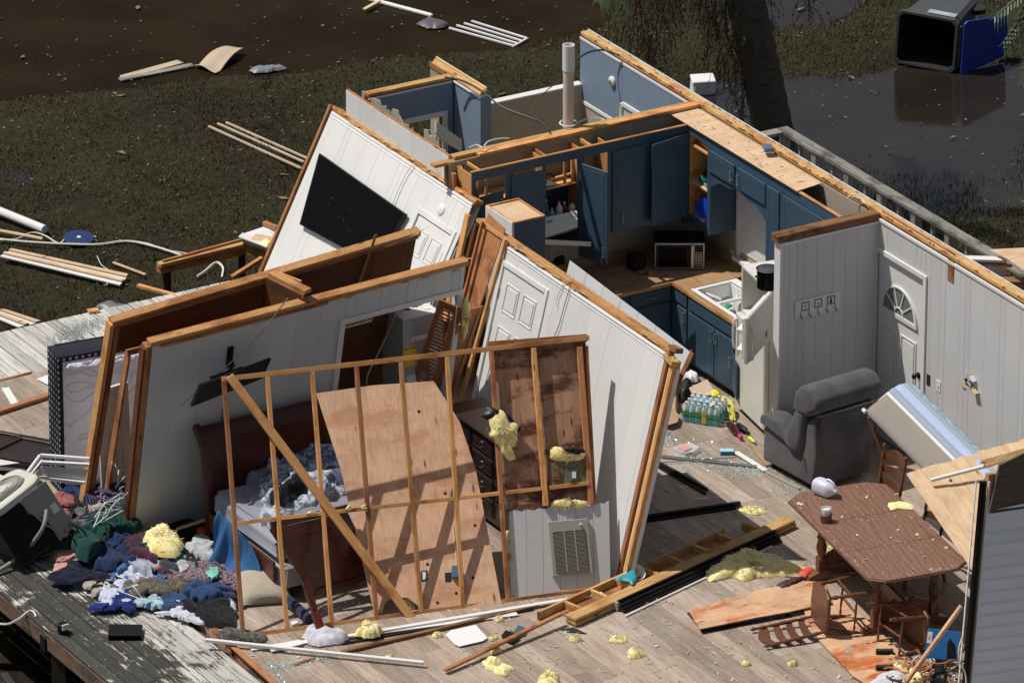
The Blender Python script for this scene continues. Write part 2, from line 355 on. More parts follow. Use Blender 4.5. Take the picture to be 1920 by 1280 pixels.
def panelling(par, u0, u1, v0, v1, w0, t, mat, holes=(), seed=1, wr=(.10, .31), name='panel_board', topf=None):
    rn = random.Random(seed); cuts = [u0]
    while cuts[-1] < u1-wr[0]: cuts.append(min(u1, cuts[-1]+rn.choice([wr[0], wr[1], (wr[0]+wr[1])/2, wr[1]])))
    if u1-cuts[-1] > .001: cuts.append(u1)
    for h in holes: cuts += [c for c in h[:2] if u0 < c < u1]
    cuts = sorted(set(round(c, 4) for c in cuts)); cuts = [c for i, c in enumerate(cuts) if i == 0 or c-cuts[i-1] > .012 or any(abs(c-h[k]) < .001 for h in holes for k in (0, 1))]
    for a, b in zip(cuts, cuts[1:]):
        m = (a+b)/2; segs = [(v0, v1 if topf is None else None)]
        for h in sorted(holes, key=lambda q: q[2]):
            if h[0] < m < h[1]:
                lo, hi = segs.pop(); 
                if h[2]-lo > .01: segs.append((lo, h[2]))
                segs.append((h[3], hi))
        for lo, hi in segs:
            g = G(); dw = rn.uniform(0, .0015)
            if hi is None: ta, tb = topf(a), topf(b); g.prism([(a+.0009, lo), (b-.0009, lo), (b-.0009, tb), (a+.0009, ta)], w0+dw, w0+t+dw)
            elif hi-lo < .01: continue
            else: g.box((a+.0009, lo, w0+dw), (b-.0009, hi, w0+t+dw), .0015)
            g.obj(name, mat, par)
def door6(par, u0, u1, v0, v1, w, mat='white', knob=None, name='door', t=.035, rows=((.06, .36), (.43, .73), (.80, .94)), M=None):
    g = G(); g.box((u0, v0, w-t/2), (u1, v1, w+t/2), .003); d = g.obj(name, mat, par)
    W = u1-u0; Hh = v1-v0
    for a, b in rows:
        for s in (0, 1):
            x0 = u0+W*(.13 if s == 0 else .55); x1 = x0+W*.32; y0 = v0+Hh*a; y1 = v0+Hh*b
            q = G()
            for k, (ins, hh) in enumerate(((0, .006), (.035, .013))):
                if k == 0:
                    for r in ((x0, y0, x1, y0+.014), (x0, y1-.014, x1, y1), (x0, y0+.014, x0+.014, y1-.014), (x1-.014, y0+.014, x1, y1-.014)):
                        q.box((r[0], r[1], w+t/2-.001), (r[2], r[3], w+t/2+.009), .004)
                else: q.box((x0+ins, y0+ins, w+t/2-.001), (x1-ins, y1-ins, w+t/2+.008), .006)
            q.obj('door_panel', mat, d)
    if knob:
        q = G(); q.lathe([(0, .03), (.01, .03), (.012, .012), (.035, .012), (.04, .024), (.055, .03), (.07, .022), (.074, .004)], (knob[0], knob[1], w+t/2), (0, 0, 1), 14)
        q.obj('door_knob', 'black', d, smooth=40)
    return d
def casing(par, u0, u1, v0, v1, w, cw=.06, t=.014, mat='trim', bottom=False):
    for k, (a, b, c, d) in enumerate(((u0-cw, v0, u0, v1+cw), (u1, v0, u1+cw, v1+cw), (u0+.001, v1, u1-.001, v1+cw))+(((u0+.001, v0-cw, u1-.001, v0),) if bottom else ())):
        g = G(); g.box((a, b, w), (c, d, w+t), .004); g.obj('casing', mat, par)
def ridge(p): return 1-abs(NZ.noise(p))*2
def crumple(name, px, mat, label=None, cat='garment', z=0.0, h=.08, seed=0, group=None, parent=None, freq=5, pts=None, spike=0, rings=9, n=64, slope=None, fr=None, flat=0):
    """a heap of cloth or fibre whose outline lies on z; px = outline points in the photograph"""
    P = ([V((*fr.uv(x, y, z), z)) for x, y in px] if fr else [at(x, y, z) for x, y in px]) if pts is None else [V(p) for p in pts]
    c = sum(P, V())/len(P); mx = max((p-c).length for p in P); Q = [p-c for p in P]
    def rad(a):
        d0, d1 = cos(a), sin(a); best = 0
        for i in range(len(Q)):
            p, e = Q[i-1], Q[i]-Q[i-1]; k = d0*e.y-d1*e.x
            if abs(k) < 1e-9: continue
            t = (p.x*e.y-p.y*e.x)/k; u = (p.x*d1-p.y*d0)/k
            if t > 0 and -.001 <= u <= 1.001: best = max(best, t)
        return best or .02
    g = G(); vs = [(0, 0, 0)]; sd = V((seed*7.3, seed*3.1, seed*1.7))
    for j in range(1, rings+1):
        for k in range(n):
            a = -pi+2*pi*k/n; t = j/rings; rr = rad(a)*t*(1+(.12+spike*.4+flat*.45)*NZ.noise(V((cos(a)*2.5, sin(a)*2.5, seed)))+flat*.22*NZ.noise(V((cos(a)*5, sin(a)*5, seed+3)))+.06*NZ.noise(V((cos(a)*8, sin(a)*8, seed))))
            vs.append((cos(a)*rr, sin(a)*rr, 0))
    out = []
    for i, (x, y, _) in enumerate(vs):
        t = 0 if i == 0 else ((i-1)//n+1)/rings
        p = V((x, y, 0))*freq+sd; q = p+V((NZ.noise(p*.7), NZ.noise(p*.7+V((9, 9, 9))), 0))*1.2
        ca, sa = cos(seed*1.9), sin(seed*1.9); an = V(((x*ca+y*sa)*.45, (y*ca-x*sa)*1.5, 0))*freq+sd+V((NZ.noise(p*.6)*1.1, NZ.noise(p*.6+V((3, 3, 3)))*1.3, 0))
        f = .46+.22*NZ.noise(p*.45)+.26*ridge(an)+.13*ridge(an*2.1+V((5, 1, 0)))+.07*ridge(q*3)
        if spike: f = .5+.34*NZ.noise(p*.55)+.10*ridge(an*1.2)+.07*NZ.noise(q*2)
        if flat: f = .30+.30*NZ.noise(p*.4+V((1, 1, 1)))+.30*max(-.5, ridge(an))+.24*ridge(an*1.9+V((5, 1, 0)))+.10*ridge(q*2.2); x += .03*ridge(an*.8); y += .03*ridge(an*.8+V((7, 0, 0)))
        zz = h*max(.05, f)*(1-t**(14 if flat else 4.5))**.8
        if slope: zz += slope[0]*x+slope[1]*y
        out.append((x+.02*NZ.noise(q*1.7), y+.02*NZ.noise(q*1.7+V((4, 4, 4))), zz+.003))
    fs = [(0, 1+k, 1+(k+1) % n) for k in range(n)]
    for j in range(rings-1):
        for k in range(n): fs.append((1+j*n+k, 1+(j+1)*n+k, 1+(j+1)*n+(k+1) % n, 1+j*n+(k+1) % n))
    g.add(out, fs)
    if spike:
        rn = random.Random(seed)
        for k in range(int(min(520, 700*mx))):
            b = V(out[rn.randrange(1, len(out))]); d = V((rn.uniform(-1, 1), rn.uniform(-1, 1), rn.uniform(-.3, .5)))*rn.uniform(.01, .08)*(.6+mx); w = V((rn.uniform(-1, 1), rn.uniform(-1, 1), 0))*.0045; g.add([b-w, b+w, b+d*.6+V((0, 0, .008)), b+d], [(0, 1, 2), (0, 2, 3)])
    g.add([(x, y, 0) for x, y, _ in out[1+(rings-1)*n:]], [])
    o = g.obj(name, mat, parent, (fr.M if fr and not parent else MX.Identity(4)) @ MX.Translation(c), smooth=180)
    if parent is None: tag(o, label, cat, group)
    return o
def spline(pts, n=8):
    pts = [V(p) for p in pts]; P = [pts[0]*2-pts[1]]+pts+[pts[-1]*2-pts[-2]]; out = []
    for i in range(1, len(P)-2):
        for k in range(n):
            t = k/n; a, b, c, d = P[i-1:i+3]
            out.append(.5*((2*b)+(c-a)*t+(2*a-5*b+4*c-d)*t*t+(3*b-a-3*c+d)*t**3))
    return out+[pts[-1]]
def cable(name, pts, r, mat, label, cat='cable', n=5): return tag(G().tube(spline(pts), r, n).obj(name, mat, smooth=60), label, cat)
def text(parent, s, size, M, mat='ink', name='lettering', ext=.0008):
    cu = bpy.data.curves.new(name, 'FONT'); cu.body = s; cu.size = size; cu.extrude = ext; cu.align_x = 'CENTER'; cu.align_y = 'CENTER'; cu.resolution_u = 2
    cu.materials.append(MT[mat]); c = bpy.data.objects.new(name, cu); COL.objects.link(c); bpy.context.view_layer.update()
    me = bpy.data.meshes.new_from_object(c.evaluated_get(bpy.context.evaluated_depsgraph_get())); bpy.data.objects.remove(c)
    o = bpy.data.objects.new(name, me); COL.objects.link(o); o.parent = parent; o.matrix_basis = M; return o
# ================================================================ SETTING
WL = -1.15
_a0 = at(0, 192, WL); _a1 = at(1140, 66, WL); _ad = (_a1-_a0).normalized(); _an = V((-_ad.y, _ad.x, 0))
def _blob(p, c, r): d = ((p.x-c[0])**2+(p.y-c[1])**2)/(r*r); return math.exp(-d)
_pud = [(at(1600, 210, WL), 1.5, .10), (at(1800, 230, WL), 2.0, .12), (at(1430, 200, WL), 1.1, .09), (at(1560, 260, WL), 1.6, .07), (at(1870, 330, WL), 2.2, .035), (at(1480, 12, WL), 1.0, .16), (at(1390, 40, WL), .5, .06), (at(1340, 180, WL), .6, .09),
        (at(1880, 150, WL), 1.3, .09), (at(1700, 330, WL), 2.0, .03), (at(120, 250, WL), .6, .035), (at(30, 330, WL), .7, .06), (at(560, 150, WL), .5, .03), (at(200, 1230, WL), 1.2, .12), (at(60, 480, WL), .4, .03)]
_hil = [(at(1560, 100, WL), 1.7, .09), (at(1280, 120, WL), 1.1, .07), (at(1800, 380, WL), 1.4, .012), (at(1900, 60, WL), 1.2, .10)]
def gh(x, y):
    p = V((x, y, 0)); d = (p-_a0).dot(_an); s = (p-_a0).dot(_ad)
    w = min(1, max(0, (d+.25+.5*NZ.noise(V((x*.5, y*.5, 4))))/.9)); w *= min(1, max(0, (7.9-s)/.8))
    h = -1.095+.045*NZ.noise(V((x*.6, y*.6, 0)))+.030*NZ.noise(V((x*2.1, y*2.1, 5)))+.018*NZ.noise(V((x*6, y*6, 9)))-.35*w*w*(3-2*w)
    for c, r, a in _pud:
        h -= a*_blob(p, c, r)
    for c, r, a in _hil: h += a*_blob(p, c, r)
    return h
def ground():
    g = G(); x0, x1, y0, y1 = -13, 15, -9, 20; st = .14
    nu = int((x1-x0)/st); nv = int((y1-y0)/st)
    g.grid(lambda u, v: (x0+(x1-x0)*u, y0+(y1-y0)*v, gh(x0+(x1-x0)*u, y0+(y1-y0)*v)), nu, nv)
    o = g.obj('ground', 'ground', smooth=180); struct(o)
    g = G(); R_ = 400      # the land goes on all round, a little lower
    for a in ((-R_, -R_, x0, R_), (x1, -R_, R_, R_), (x0, -R_, x1, y0), (x0, y1, x1, R_)):
        g.add([(a[0], a[1], -1.16), (a[2], a[1], -1.16), (a[2], a[3], -1.16), (a[0], a[3], -1.16)], [(0, 1, 2, 3)])
    struct(g.obj('ground', 'ground'))
    m = at(1180, 40, WL)
    g = G(); g.add([(m.x-60, m.y-60, WL), (m.x+12, m.y-60, WL), (m.x+.1, m.y, WL), (m.x+.1, m.y+60, WL), (m.x-60, m.y+60, WL)], [(0, 1, 2, 3, 4)])
    g = G(); sp = [(-2.28-50, 11.9+0*50), ]
    # brown creek water, its low sheen standing in for reflected trees, beyond the bank line, clear rain water over the lawn on this side of it
    L0 = _a0-_ad*60-_an*1.6; L1 = _a0+_ad*8.2-_an*1.6; L2 = _a0+_ad*8.2+_an*60; L3 = _a0-_ad*60+_an*60
    g.add([(p.x, p.y, WL) for p in (L0, L1, L2, L3)], [(0, 1, 2, 3)]); struct(g.obj('creek_water', 'creek'))
    g = G(); K1 = _a0+_ad*60-_an*60; K2 = _a0+_ad*60+_an*60; K0 = _a0-_ad*60-_an*60
    g.add([(p.x, p.y, WL) for p in (K0, K1, K2, L2, L1, L0)], [(0, 1, 2, 3, 4, 5)]); struct(g.obj('flood_water', 'puddle'))
ground()
def blades():
    rn = np.random.default_rng(3); N = 90000; vs = []; fs = []
    P = []
    while len(P) < N:
        px = rn.uniform(-60, 1980); py = rn.uniform(-30, 640)
        p = at(px, py, -1.1)
        if -8.9 < p.x < 2.4 and -9 < p.y < 3.2: continue
        h = gh(p.x, p.y)
        dn = NZ.noise(V((p.x*1.5, p.y*1.5, 2)))
        far = p.x > 3.5 and py > 235
        if h < WL-.012 and rn.random() > (.5 if far else .10)+.25*max(0, dn) : continue
        if h < WL-(.09 if far else .04): continue
        if far: h = max(h, WL-.005)
        if dn < rn.uniform(-.7, .15): continue
        P.append((p.x, p.y, h))
    P = np.array(P); n = len(P); a = rn.uniform(0, 2*np.pi, n); l = rn.uniform(.02, .055, n)*(1+(P[:, 0] > 4)*.5); w = rn.uniform(.004, .009, n); tl = rn.uniform(.2, 1.3, n)
    dx, dy = np.cos(a), np.sin(a)
    v = np.empty((n, 3, 3)); base = P.copy(); base[:, 2] -= .005
    v[:, 0] = base+np.stack([-dy*w, dx*w, 0*w], 1); v[:, 1] = base+np.stack([dy*w, -dx*w, 0*w], 1)
    v[:, 2] = base+np.stack([dx*l*np.sin(tl), dy*l*np.sin(tl), l*np.cos(tl)+.01], 1)
    me = bpy.data.meshes.new('grass'); me.vertices.add(n*3); me.vertices.foreach_set('co', v.ravel())
    me.loops.add(n*3); me.loops.foreach_set('vertex_index', np.arange(n*3)); me.polygons.add(n)
    me.polygons.foreach_set('loop_start', np.arange(0, n*3, 3)); me.polygons.foreach_set('loop_total', np.full(n, 3))
    me.update(); me.validate(); me.materials.append(MT['grass']); o = bpy.data.objects.new('grass', me); COL.objects.link(o); stuff(o)
    # small leaves and scraps lying on the mud
    g = G()
    for i in range(1500):
        p = at(rn.uniform(-60, 1980), rn.uniform(-20, 620), -1.1)
        if -8.9 < p.x < 2.4 and -9 < p.y < 3.2: continue
        h = max(gh(p.x, p.y), WL)+.012; a = rn.uniform(0, 6.28); s = rn.uniform(.008, .03)*(1+2*(rn.random() > .96))
        q = [(s, 0), (0, s*.4), (-s, 0), (0, -s*.4)]; g.add([(p.x+u*cos(a)-v*sin(a), p.y+u*sin(a)+v*cos(a), h+rn.uniform(0, .02)) for u, v in q], [(0, 1, 2, 3)])
    stuff(g.obj('fallen_leaves', plain('leafscrap', (.16, .15, .08), .8)))
blades()
# ---------------------------------------------------------------- floors
FLX0, FLX1, FLY0, FLY1 = -7.95, .1, -9.6, 2.27
def floor():
    g = G(); g.box((FLX0, FLY0, -.16), (FLX1, FLY1, -.016)); fl = struct(g.obj('floor', 'ply_back')); g = G(); g.box((FLX0, FLY0-5, -.16), (FLX1+2, FLY0-.002, -.004)); struct(g.obj('floor', 'lam'))
    rn = random.Random(8); W = .19; n = int((FLX1-FLX0)/W)+1; cnt = 0
    for i in range(n):
        x0 = FLX0+i*W; x1 = min(x0+W, FLX1)
        if x1-x0 < .03: continue
        y = FLY1+rn.uniform(0, 1.6)
        while y > FLY0:
            y1 = min(y, FLY1); y0 = max(y-1.85, FLY0); y -= 1.85
            if y1-y0 < .05: continue
            q = proj((x0, y0, 0)); q2 = proj((x1, y1, 0))
            if q2[1] > 1300 or q[0] < -40 and q2[0] < -40 or q2[0] > 1960: continue
            c = G(); c.box((0, -(x1-x0)/2+.0012, -.007), (y1-y0-.0015, (x1-x0)/2-.0012, .007), .0012)
            M, L = bmat(((x0+x1)/2, y0, -.008+rn.uniform(0, .0012)), ((x0+x1)/2, y1, -.008)); c.obj('floor_plank', 'lam', fl, M); cnt += 1
    return fl
floor()
MT['fascia'] = wood('fascia', (.07, .045, .03), (.19, .125, .08), rough=.85, stain=(.04, .035, .028), dirt=.7)
def deck():
    root = bpy.data.objects.new('deck', None); COL.objects.link(root); struct(root); rn = random.Random(4); zt = -.045
    def strip(x0, x1, ya, yb, W=.139, L=3.2):
        n = int((x1-x0)/W+.5)
        for i in range(n):
            y = yb+rn.uniform(0, L) if yb-ya > 2 else yb
            while y > ya+.02:
                y1 = min(y, yb); y0 = max(y-L, ya) if yb-ya > 2 else ya; y -= L
                if y1-y0 < .05: break
                q = proj(((x0+W*i), y0, 0))
                if q[0] < -250 or q[1] > 1450 and proj((x0+W*i, y1, 0))[1] > 1300: 
                    continue
                b = board(root, 'deck_board', (x0+W*(i+.5), y0, zt-.014+rn.uniform(-.004, .003)), (x0+W*(i+.5), y1-.004, zt-.014+rn.uniform(-.004, .003)), W-rn.uniform(.009, .017), .028, 'deck', c=.004)
    strip(-9.28, -7.96, -6.4, 2.24)
    strip(-11.2, -2.4, 2.285, 3.5, L=9)
    strip(.13, 2.5, -6.5, 2.24, L=9)
    strip(-11.2, -9.29, -.2, 2.24, L=9)
    for x in (-9.26, -8.6, -7.99):
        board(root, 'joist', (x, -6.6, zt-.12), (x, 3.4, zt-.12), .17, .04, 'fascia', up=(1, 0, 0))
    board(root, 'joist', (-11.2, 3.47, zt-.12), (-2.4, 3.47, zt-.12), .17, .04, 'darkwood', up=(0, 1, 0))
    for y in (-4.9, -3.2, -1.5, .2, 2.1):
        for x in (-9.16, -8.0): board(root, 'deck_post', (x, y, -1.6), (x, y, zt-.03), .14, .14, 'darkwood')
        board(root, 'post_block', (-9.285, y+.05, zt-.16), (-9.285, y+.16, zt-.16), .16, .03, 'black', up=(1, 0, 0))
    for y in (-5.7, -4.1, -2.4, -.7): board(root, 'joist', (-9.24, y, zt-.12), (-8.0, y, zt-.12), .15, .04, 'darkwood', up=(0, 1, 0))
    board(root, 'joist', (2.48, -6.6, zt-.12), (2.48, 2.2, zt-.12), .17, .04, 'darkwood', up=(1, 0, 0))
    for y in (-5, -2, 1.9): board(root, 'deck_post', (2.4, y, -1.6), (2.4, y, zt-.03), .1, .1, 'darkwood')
deck()
def house_base():
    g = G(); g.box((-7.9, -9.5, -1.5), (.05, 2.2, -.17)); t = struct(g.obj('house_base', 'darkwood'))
house_base()
# ---------------------------------------------------------------- railing
def railing():
    t = thing('deck_railing', 'weathered grey wooden railing with square balusters along the flooded lawn behind the house', 'railing', (2.47, 2.16, -.045))
    board(t, 'top_rail', (0, .06, .935), (0, -7.2, .935), .13, .04, 'railwood'); board(t, 'top_rail', (-.07, 0, .935), (-2.2, 0, .935), .13, .04, 'railwood')
    board(t, 'bottom_rail', (0, 0, .12), (0, -7.2, .12), .04, .09, 'railwood'); board(t, 'corner_post', (0, 0, -.1), (0, 0, .91), .09, .09, 'railwood', up=(0, 1, 0))
    y = -.32; k = 0
    while y > -6.3:
        if k % 2: board(t, 'post', (0, y, -.1), (0, y, .91), .095, .095, 'railwood', up=(0, 1, 0))
        else: board(t, 'baluster', (0, y, 0), (0, y, .91), .04, .04, 'railwood', up=(0, 1, 0))
        y -= .325; k += 1
    for x in (-.35, -.7, -1.05, -1.4): board(t, 'baluster', (x, 0, 0), (x, 0, .91), .04, .04, 'railwood', up=(0, 1, 0))
railing()
# ================================================================ STANDING WALLS
HT = 2.45
def east_wall():
    f = Fr((0, 2.4, 0), (0, -1, 0), (0, 0, HT)); t = thing('outer_wall', 'long outer wall with blue, beige and white panelled stretches, front door and yellow top plate', 'wall', f.M); f.t = t
    U1 = 9.5; wy = lambda y: 2.4-y
    # kitchen window opening between the studs
    wu0, wu1, wv0, wv1 = f.uv(1394, 430)[0], f.uv(1450, 460)[0]+.1, 1.10, 2.0
    d0, dt = f.uv(1640, 470); d1, _ = f.uv(1735, 540); dt = 2.03; f.door = (d0, d1)
    fan_c = ((d0+d1)/2, 1.60); fr = .27
    g = G()
    for a, b, lo, hi in ((0, wu0, 0, HT-.045), (wu0, wu1, 0, wv0), (wu0, wu1, wv1, HT-.045), (wu1, d0, 0, HT-.045), (d0, d1, dt, HT-.045), (d1, U1, 0, HT-.045)): g.box((a, lo, -.085), (b, hi, -.002))
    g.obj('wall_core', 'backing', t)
    for a in (0, 2.42, 4.84, 7.26): board(t, 'top_plate', (a+.003, HT-.021, -.045), (min(a+2.417, U1), HT-.021, -.045), .04, .085, 'plate', up=(0, 0, 1), c=.004)
    for v in range(0, 9):   # lap siding outside
        board(t, 'siding_strip', (0, .14+v*.27, -.093), (U1, .14+v*.27, -.093), .262, .012, 'white', up=(0, 0, 1))
    board(t, 'siding_edge', (0, HT-.012, -.098), (U1, HT-.012, -.098), .05, .008, 'trim', up=(0, 0, 1))
    g = G(); rn = random.Random(77)
    for k in range(90):
        u, w = rn.uniform(0, U1), rn.choice((-.008, -.085))+rn.uniform(-.004, .004); l = rn.uniform(.02, .06); g.tube([(u, HT, w), (u+rn.uniform(-.03, .03), HT+l, w+rn.uniform(-.015, .015))], .0016, 3, False)
    stuff(g.obj('bent_nails', 'steel', t)); g = G()
    for k in range(120):
        u = rn.uniform(0, U1); w = rn.choice((-.002, -.088)); l = rn.uniform(.03, .14); g.prism([(u, HT-.012), (u+l, HT-.010), (u+l*.6, HT+rn.uniform(.002, .012))], w-.004, w+.004)
    stuff(g.obj('splinters', 'lumber_red', t))
    # blue bedroom stretch above beige lower boards
    bh = f.uv(1083, 180)[1]; bh2 = bh
    panelling(t, .02, wy(.12), bh2, HT-.05, 0, .012, 'blue_wall', seed=3, wr=(1.2, 1.2), name='wall_board', holes=((f.uv(1168, 200)[0], f.uv(1232, 200)[0]+.3, 1.3, f.uv(1168, 200)[1]),))
    panelling(t, .02, wy(.12), 0, bh2-.045, 0, .012, 'beige', seed=4, wr=(.8, .8), name='wall_board')
    board(t, 'trim_strip', (.02, bh2-.02, .014), (wy(.12), bh2-.02, .014), .04, .02, 'trim', up=(0, 0, 1)); 
    board(t, 'edge_trim', (.02, HT-.065, .013), (wy(.12), HT-.065, .013), .03, .012, 'trim', up=(0, 0, 1))
    c0 = f.uv(1168, 193); board(t, 'window_casing', (c0[0], 1.38, .02), (c0[0], c0[1], .02), .05, .02, 'trim', up=(0, 0, 1)); board(t, 'window_casing', (c0[0]+.026, c0[1], .02), (c0[0]+.75, c0[1], .02), .05, .02, 'trim', up=(0, 0, 1))
    g = G(); g.box((c0[0]+.03, 1.38, .002), (c0[0]+.7, c0[1]-.03, .012)); g.obj('window_pane', 'shard', t)
    # kitchen stretch
    panelling(t, wy(0)+.01, wy(-3.33), 0, HT-.05, 0, .010, 'beige', seed=5, wr=(.8, .8), name='wall_board', holes=((wu0, wu1, wv0, wv1),))
    # living room stretch with narrow tongue boards
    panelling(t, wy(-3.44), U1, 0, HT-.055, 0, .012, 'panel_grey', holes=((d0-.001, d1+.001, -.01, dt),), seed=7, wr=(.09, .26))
    board(t, 'cornice', (wy(-3.44), HT-.07, .018), (U1, HT-.07, .018), .035, .014, 'trim', up=(0, 0, 1))
    board(t, 'drip_stain', (f.uv(1785, 520)[0], HT-.27, .0165), (f.uv(1785, 520)[0], HT-.03, .0165), .11, .006, 'lumber_red', up=(0, 0, 1))
    board(t, 'upper_plate', (wy(-3.44), HT+.005, -.03), (f.uv(1785, 500)[0], HT+.005, -.03), .035, .01, 'lumber_red', up=(0, 0, 1))
    # front door
    g = G(); g.box((d0+.02, .012, -.05), (d1-.02, dt-.02, -.01), .003)
    dr = g.obj('front_door', 'white', t); W = d1-d0-.04; x0 = d0+.02
    for a, b, c, d in ((.14, .46, .70, 1.28), (.54, .86, .70, 1.28), (.14, .46, .14, .60), (.54, .86, .14, .60)):
        X0, X1 = x0+W*a, x0+W*b; q = G()
        for r in ((X0, c, X1, c+.022), (X0, d-.022, X1, d), (X0, c+.0221, X0+.022, d-.0221), (X1-.022, c+.0221, X1, d-.0221)): q.box((r[0], r[1], -.0105), (r[2], r[3], .001), .004)
        q.box((X0+.04, c+.04, -.0105), (X1-.04, d-.04, -.001), .005); q.obj('door_panel', 'white', dr)
    cx, cy = x0+W/2, 1.44; q = G(); n = 20; outer = [(cx+cos(pi*k/n)*.33, cy+sin(pi*k/n)*.33) for k in range(n+1)]; inner = [(cx+cos(pi*k/n)*.285, cy+.03+sin(pi*k/n)*.285) for k in range(n+1)]
    for k in range(n):
        q.prism([outer[k], outer[k+1], inner[k+1], inner[k]], -.011, .010)
    q.box((cx-.33, cy-.012, -.011), (cx+.33, cy+.03, .011)); q.obj('fanlight_frame', 'white', dr)
    q = G(); q.prism([(cx+cos(pi*k/n)*.284, cy+.031+sin(pi*k/n)*.284) for k in range(n+1)], -.0105, -.004); q.obj('fanlight_pane', plain('fanglass', (.16, .18, .17), .12), dr)
    for k in (1, 2, 3, 4):
        a = pi*k/5; q = G(); M, L = bmat((cx+cos(a)*.07, cy+.03+sin(a)*.07, .001), (cx+cos(a)*.285, cy+.03+sin(a)*.285, .001), (0, 0, 1)); q.box((0, -.009, -.005), (L, .009, .005), .002); q.obj('glazing_bar', 'white', dr, M)
    q = G(); q.tube([(cx+cos(pi*k/8)*.08, cy+.03+sin(pi*k/8)*.08, .001) for k in range(9)], .009, 5); q.obj('glazing_bar', 'white', dr)
    kx, ky = f.uv(1722, 716); q = G(); q.lathe([(0, .033), (.01, .033), (.013, .012), (.04, .012), (.045, .026), (.062, .03), (.075, .02), (.078, .002)], (x0+W-.07, .95, -.01), (0, 0, 1), 14); q.obj('door_knob', 'black', dr, smooth=40)
    for (v0, v1) in ((.3, .4), (1.6, 1.7)): q = G(); q.box((x0-.012, v0, -.012), (x0+.008, v1, .002)); q.obj('hinge', 'metal', dr)
    casing(t, d0, d1, 0, dt, .013, .055, .02)
    # outlet hole, switch and torn spot
    a = f.uv(1743, 712); g = G(); g.box((a[0]-.035, a[1]-.06, .012), (a[0]+.035, a[1]+.06, .0145)); g.obj('outlet_hole', 'inside', t)
    a = f.uv(1762, 723); g = G(); g.box((a[0]-.04, a[1]-.062, .012), (a[0]+.04, a[1]+.062, .019), .003); g.obj('switch_plate', 'trim', t)
    g = G(); g.box((a[0]-.008, a[1]-.015, .019), (a[0]+.008, a[1]+.015, .026), .002); g.obj('switch', 'trim', t)
    a = f.uv(1818, 716); rn = random.Random(2); g = G()
    g.prism([(a[0]+cos(k*.6)*rn.uniform(.03, .11), a[1]+sin(k*.6)*rn.uniform(.02, .05)) for k in range(10)], .012, .0145); g.obj('torn_hole', 'inside', t)
    for k in range(5):
        g = G(); X = a[0]+rn.uniform(-.12, .12); Y = a[1]+rn.uniform(-.07, .07); g.prism([(X, Y), (X+rn.uniform(.04, .1), Y+rn.uniform(-.02, .02)), (X+rn.uniform(0, .05), Y+rn.uniform(.02, .05))], .0145, .03+.01*k); g.obj('torn_flap', 'panel_grey' if k % 2 else 'split', t)
    # round alarm on the blue wall
    a = f.uv(1151, 152); g = G(); g.lathe([(0, .055), (.02, .055), (.03, .045), (.035, .02)], (a[0], a[1], .012), (0, 0, 1), 20); o = g.obj('wall_alarm', 'trim', smooth=40); o.matrix_basis = f.M; tag(o, 'small round white alarm on the blue wall', 'alarm')
    g = G(); g.lathe([(0, .02), (.006, .02)], (a[0], a[1], .047), (0, 0, 1), 14); q = g.obj('alarm_grille', 'steel', o)
    # kitchen window: frame, pane, blinds
    for k, (a, b, c, d) in enumerate(((wu0, wv0, wu0+.05, wv1), (wu1-.05, wv0, wu1, wv1), (wu0+.051, wv0, wu1-.051, wv0+.05), (wu0+.051, wv1-.05, wu1-.051, wv1))):
        g = G(); g.box((a, b, -.07), (c, d, .0), .003); g.obj('window_frame', 'trim', t)
    g = G(); g.box((wu0+.05, wv0+.05, -.06), (wu1-.05, wv1-.05, -.054)); g.obj('window_pane', 'shard', t)
    bl = thing('window_blind', 'closed white slatted blind in the kitchen window behind the sink', 'blind', f.M)
    for k in range(38):
        v = wv0+.0+k*.0255; g = G(); g.box((wu0-.02, v, .016), (wu1+.02, v+.024, .021)); o = g.obj('slat', 'trim', bl); 
    g = G(); g.box((wu0-.03, wv1-.02, .012), (wu1+.03, wv1+.03, .05), .004); g.obj('head_rail', 'trim', bl)
    g = G(); g.box((wu0-.1, wv0-.07, .01), (wu0-.03, wv1+.1, .03), .004); g.obj('window_casing', 'trim', t)
    g = G(); g.box((wu0-.1, wv0-.11, .01), (wu1+.1, wv0-.07, .08), .004); g.obj('window_sill', 'trim', t)
    for (px, py) in ((1345, 470), (1375, 478)):
        a = f.uv(px, py); g = G(); g.box((a[0]-.035, a[1]-.06, .010), (a[0]+.035, a[1]+.06, .017), .003); o = g.obj('outlet_plate', 'trim', t)
        for s in (-.025, .025):
            q = G(); q.box((a[0]-.015, a[1]+s-.012, .017), (a[0]+.015, a[1]+s+.012, .019), .003); q.obj('socket', 'white', o)
    return f
EW = east_wall()
